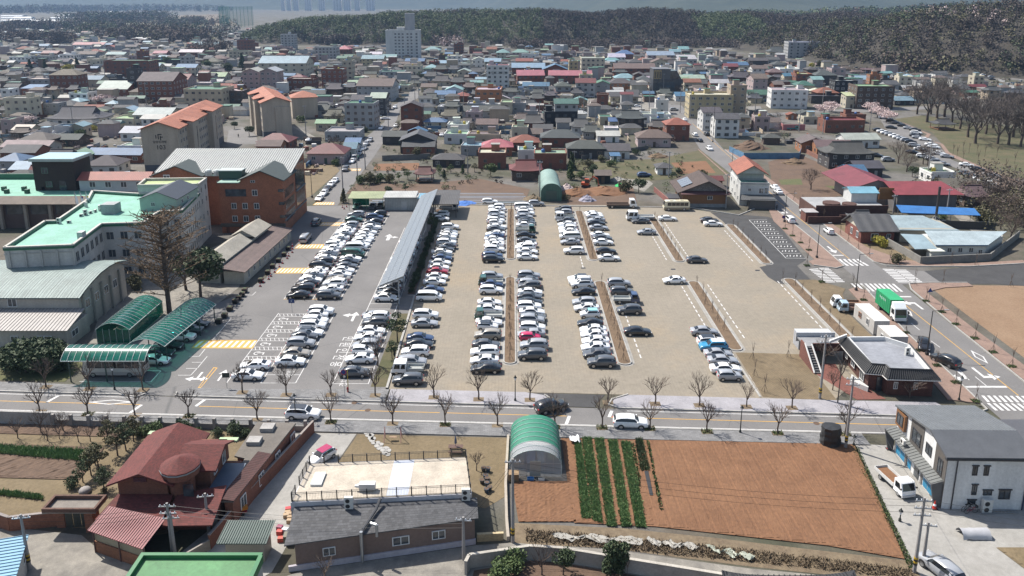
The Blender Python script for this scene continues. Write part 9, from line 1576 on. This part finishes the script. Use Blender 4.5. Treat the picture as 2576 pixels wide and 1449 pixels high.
part('parasol',MB().tube((0,0,.7),(0,0,2.),.03,n=5).lathe((0,0,1.2),[(.16,0),(.14,.6),(.03,1.1)],7),'plain_cloth',o,(.1,.11,.16))
p=g(3,1,1380,85); o=thing('swing_frame','white and red striped swing frame on the restaurant lawn','swing',(p.x,p.y,.03))
for a in ((-1.1,-.6),(-1.1,.6),(1.1,-.6),(1.1,.6)): part('leg',MB().tube((a[0],a[1],0),(a[0]*.92,0,2.),.05,n=5),'paint',o,(.55,.3,.28))
part('top_bar',MB().tube((-1.05,0,2.),(1.05,0,2.),.05,n=5),'paint',o,(.6,.6,.58)); part('seat',MB().box(-.5,.5,-.2,.2,.45,.5),'paint',o,(.3,.2,.12)); 
for s in (-.45,.45): part('rope',MB().tube((s,0,.5),(s,0,2.),.012,n=3),'galvanised',o)
# orange trolley and red bin near the red house
p=g(3,0,2440,830); o=thing('hand_cart','red wire cart with an orange crate in the yard','cart',(p.x,p.y,.04),.5); part('frame',MB().box(-.5,.5,-.35,.35,.35,.42),'paint',o,(.35,.04,.05)); part('crate',MB().box(-.1,.6,-.3,.3,.6,.9),'paint',o,(.6,.22,.02)); part('handle',MB().tube((-.5,-.3,.4),(-.8,-.3,1.),.025,n=4).tube((-.5,.3,.4),(-.8,.3,1.),.025,n=4).tube((-.8,-.3,1.),(-.8,.3,1.),.025,n=4),'paint',o,(.35,.04,.05)); 
for s in (-.36,.36): ob('wheel',wheel_mesh(.2,.06)[0],o,(0,s,.2))
p=g(3,0,2105,1160); o=thing('hanging_basket','small red basket on the ground by the green shed','basket',(p.x,p.y,.04)); part('body',MB().hull8([(-.25,-.2,0),(.25,-.2,0),(.25,.2,0),(-.25,.2,0)],[(-.33,-.27,.3),(.33,-.27,.3),(.33,.27,.3),(-.33,.27,.3)]),'paint',o,(.4,.03,.03)); part('rim',MB().box(-.35,.35,-.29,.29,.302,.34),'paint',o,(.3,.02,.02))
p=g(3,0,858,610); tag(part('boulder',MB().lathe((p.x,p.y,0),[(.55,0),(.7,.25),(.55,.55),(.2,.7)],9),'concrete',col=(.35,.32,.3),smooth=True),'rounded grey boulder on the garden lawn','rock')
# digger, soil heaps, bag pile, tarp
p=g(1,2,745,440); o=thing('excavator','small orange excavator on the churned soil','excavator',(p.x,p.y,.2),-.3)
for s in (-.75,.75):
    mb=MB(); pr=[(-1.3,.1),(-1.1,0),(1.1,0),(1.3,.1),(1.3,.5),(1.1,.62),(-1.1,.62),(-1.3,.5)]; mb.hull8([(x,s-.22,z) for x,z in pr],[(x,s+.22,z) for x,z in pr]); part('track',mb,'tyre',o)
part('house',MB().box(-1.4,.9,-.85,.85,.75,1.5),'paint',o,(.5,.09,.03)); part('cab',MB().box(-.3,.9,-.85,.1,1.5,2.6),'window_glass',o); part('cab_roof',MB().box(-.35,.95,-.9,.15,2.6,2.7),'paint',o,(.5,.09,.03)); part('boom',MB().hull8([(.8,.2,1.2),(2.,.2,3.2),(2.,.2,3.6),(.6,.2,1.7)],[(.8,.5,1.2),(2.,.5,3.2),(2.,.5,3.6),(.6,.5,1.7)]).hull8([(1.9,.2,3.2),(3.5,.2,2.6),(3.5,.2,2.9),(1.9,.2,3.6)],[(1.9,.5,3.2),(3.5,.5,2.6),(3.5,.5,2.9),(1.9,.5,3.6)]),'paint',o,(.5,.09,.03)); part('stick',MB().hull8([(3.3,.22,2.9),(3.5,.22,2.9),(3.9,.22,.9),(3.7,.22,.9)],[(3.3,.48,2.9),(3.5,.48,2.9),(3.9,.48,.9),(3.7,.48,.9)]),'paint',o,(.5,.09,.03)); part('bucket',MB().hull8([(3.5,-.1,.3),(4.1,-.1,.3),(4.1,-.1,1.),(3.6,-.1,1.)],[(3.5,.8,.3),(4.1,.8,.3),(4.1,.8,1.),(3.6,.8,1.)]),'paint',o,(.15,.05,.03))
def heap(r,c,x,y,R,h,mat,lab,col=None,n=16,name='soil_heap'):
    p=g(r,c,x,y); rows=[]
    for j in range(7):
        t=j/6; row=[(R*(1-t)*math.cos(2*pi*i/n)*(1+random.gauss(0,.1)),R*.8*(1-t)*math.sin(2*pi*i/n)*(1+random.gauss(0,.1)),h*(t**.8)*(1+random.gauss(0,.08))) for i in range(n)]; row.append(row[0]); rows.append(row)
    o=part(name,MB().grid(rows),mat,col=col); o.location=(p.x,p.y,0); return tag(o,lab,'heap')
heap(1,2,660,500,5.5,1.8,'red_soil','brown soil heap left of the excavator'); heap(1,2,930,480,7,1.6,'red_soil','brown soil heap right of the excavator'); heap(1,2,550,460,2.6,2.,'plain_cloth','pile of pale pinkish sacks beside the green arch store',(.45,.36,.34),name='sack_pile'); heap(1,2,755,570,2.4,1.8,'plain_cloth','pile of mixed rubbish sacks at the back kerb',(.3,.28,.33),name='sack_pile'); heap(1,1,2105,600,3.2,.9,'plain_cloth','crumpled blue tarpaulin beside the dark carport',(.05,.14,.4),name='tarpaulin'); heap(1,2,1110,420,2.5,1.,'plain_cloth','green covered heap near the dark hut',(.03,.35,.1),name='covered_heap'); heap(1,2,1060,370,3,1.4,'concrete','heap of rubble near the dark hut',(.35,.33,.3),name='rubble_heap'); heap(1,2,1470,130,4,1.5,'bark_mulch','heap of dead branches in the vacant field',name='brush_heap'); heap(1,3,260,195,4,2.,'bark_mulch','brown heap of branches by the scrap yard',name='brush_heap'); heap(1,2,2400,40,7,3,'brown_soil','rusty scrap heap behind the blue fence',name='scrap_heap'); heap(1,2,215,560,3,1.6,'straw','dry straw heap beside the green arch store',name='straw_heap')
# scrap yard fence
wallrun('blue_fence',[tuple(g(1,2,2185,80).xy),tuple(g(1,2,2330,150).xy),tuple(g(1,3,310,150).xy),tuple(g(1,3,330,100).xy)],2.2,.1,'roof_metal',(.12,.25,.4),'blue sheet metal fence round the scrap yard',cat='fence')
# little pavilion, park pavilion, white tent
def pavilion(x,y,s,lab,col):
    B=Bd('pavilion',lab,'pavilion',x,y)
    for a in (-1,1):
        for b in (-1,1): B.p('post',MB().tube((x+a*s,y+b*s,0),(x+a*s,y+b*s,2.6),.13,n=6),'paint',(.16,.07,.045))
    B.box('deck',x-s*1.1,x+s*1.1,y-s*1.1,y+s*1.1,.3,.55,'paint',(.22,.12,.07)); B.box('rail',x-s,x+s,y-s-.05,y-s+.05,.9,1.05,'paint',(.16,.07,.045)); tiled_giwa(B,x-s,x+s,y-s,y+s,2.7,4.6,col,.9)
p=g(1,1,1695,385); pavilion(p.x,p.y+2,2.4,'small wooden pavilion with maroon tiled roof behind the car park',(.14,.05,.045)); p=g(0,3,1750,1300); pavilion(p.x,p.y,3.4,'dark tiled park pavilion under the huge bare trees',(.06,.06,.065))
p=g(0,3,2085,840); o=thing('white_tent','white pointed tent on the bank below the right hill','tent',(p.x,p.y,0)); part('canopy',MB().lathe((0,0,2.6),[(5.2,0),(3.6,.7),(1.6,2.),(.1,4.2)],4),'plain_cloth',o,(.75,.74,.7)); 
for a in range(4): part('pole',MB().tube((5*math.cos(a*pi/2),5*math.sin(a*pi/2),0),(5*math.cos(a*pi/2),5*math.sin(a*pi/2),2.7),.06,n=5),'galvanised',o)
wallrun('long_wall',[tuple(g(1,1,460,185).xy),tuple(g(1,1,780,190).xy)],1.6,.2,'concrete',(.4,.37,.33),'grey wall before the red tiled house by the street'); wallrun('long_wall',[tuple(g(1,1,1270,170).xy),tuple(g(1,1,1750,150).xy)],2.0,.25,'concrete',(.2,.2,.19),'dark wall behind the ridged plot'); wallrun('long_wall',[tuple(g(1,3,530,170).xy),tuple(g(1,3,950,410).xy)],1.6,.25,'brick',(.3,.12,.07),'long orange brick wall across the side road gardens'); wallrun('long_wall',[tuple(g(1,3,320,60).xy),tuple(g(1,3,530,170).xy)],1.6,.25,'brick',(.3,.14,.1),'pinkish wall below the orange brick houses'); wallrun('long_wall',[tuple(g(0,2,690,1150).xy),tuple(g(0,2,1040,1140).xy)],3.,.3,'concrete',(.45,.43,.4),'pale wall in front of the open car park'); wallrun('long_wall',[tuple(g(1,2,1370,55).xy),tuple(g(1,2,700,160).xy)],1.6,.2,'concrete',(.12,.12,.12),'dark garden wall behind the vacant field')
wallrun('pink_yard_wall',[tuple(g(0,3,40,1230).xy),tuple(g(0,3,150,1310).xy),tuple(g(0,3,370,1310).xy)],2.6,.25,'plaster',(.5,.2,.2),'pink yard wall beside the far street')
# people
def person(x,y,rz,top,legs,lab,walk=.25,z=0.,skin=(.35,.22,.16)):
    o=thing('person',lab,'person',(x,y,z),rz)
    v=[(0,0,.93),(0,0,1.12),(0,0,1.32),(0,0,1.45),(0,0,1.53)]; e=[(0,1),(1,2),(2,3),(3,4)]; r=[(.15,.11),(.14,.1),(.17,.1),(.06,.06),(.05,.05)]
    def add(pts,rs,root):
        p=root
        for q,s in zip(pts,rs): v.append(q); e.append((p,len(v)-1)); r.append((s,s)); p=len(v)-1
    for s in (-1,1):
        w_=walk*s; add([(s*.1,0,.86),(s*.11,w_*.6,.48),(s*.11,w_,.09),(s*.11,w_-.14,.04)],[.095,.065,.045,.045],0); add([(s*.2,0,1.4),(s*.25,-w_*.4,1.13),(s*.26,-w_*.8-.05,.9),(s*.26,-w_*.8-.08,.8)],[.06,.045,.035,.03],2)
    me=bpy.data.meshes.new('body'); me.from_pydata(v,e,[]);
    b=ob('body',me,o,col=top); md=b.modifiers.new('skin','SKIN'); sv=me.skin_vertices[0].data
    for i,q in enumerate(r): sv[i].radius=q
    sv[0].use_root=True; b.modifiers.new('sub','SUBSURF').levels=1; b.modifiers['sub'].render_levels=1; me.materials.append(MATS['plain_cloth'])
    hd=MB().lathe((0,-.02,1.52),[(.05,0),(.085,.05),(.1,.13),(.085,.2),(.03,.24)],10); part('head',hd,'paint',o,skin,True); part('hair',MB().lathe((0,.005,1.62),[(.105,0),(.108,.07),(.08,.14),(.02,.17)],10),'plain_cloth',o,(.015,.013,.012),True)
    part('trousers',MB().tube((-.11,walk*-.6,.5),(-.1,0,.9),.082,.12,8).tube((.11,walk*.6,.5),(.1,0,.9),.082,.12,8),'plain_cloth',o,legs); return o
p=g(2,1,1397,715); person(p.x,p.y,.6,(.02,.02,.022),(.03,.03,.04),'person in black standing by the small clipped pine',.06,.05); p=g(0,0,2400,1385); person(p.x,p.y,.2,(.02,.02,.022),(.02,.02,.03),'person in dark clothes walking between the apartment blocks'); p=g(1,3,85,672); person(p.x,p.y,.3,(.02,.02,.02),(.02,.02,.02),'person in dark clothes on the pavement by the bay lane',.1,.15); p=g(1,3,2125,220); person(p.x,p.y,.9,(.05,.05,.06),(.03,.03,.05),'person in dark clothes walking on the pink park path'); p=g(1,3,2335,290); person(p.x,p.y,.9,(.2,.2,.22),(.05,.06,.1),'person in grey walking further along the pink park path')
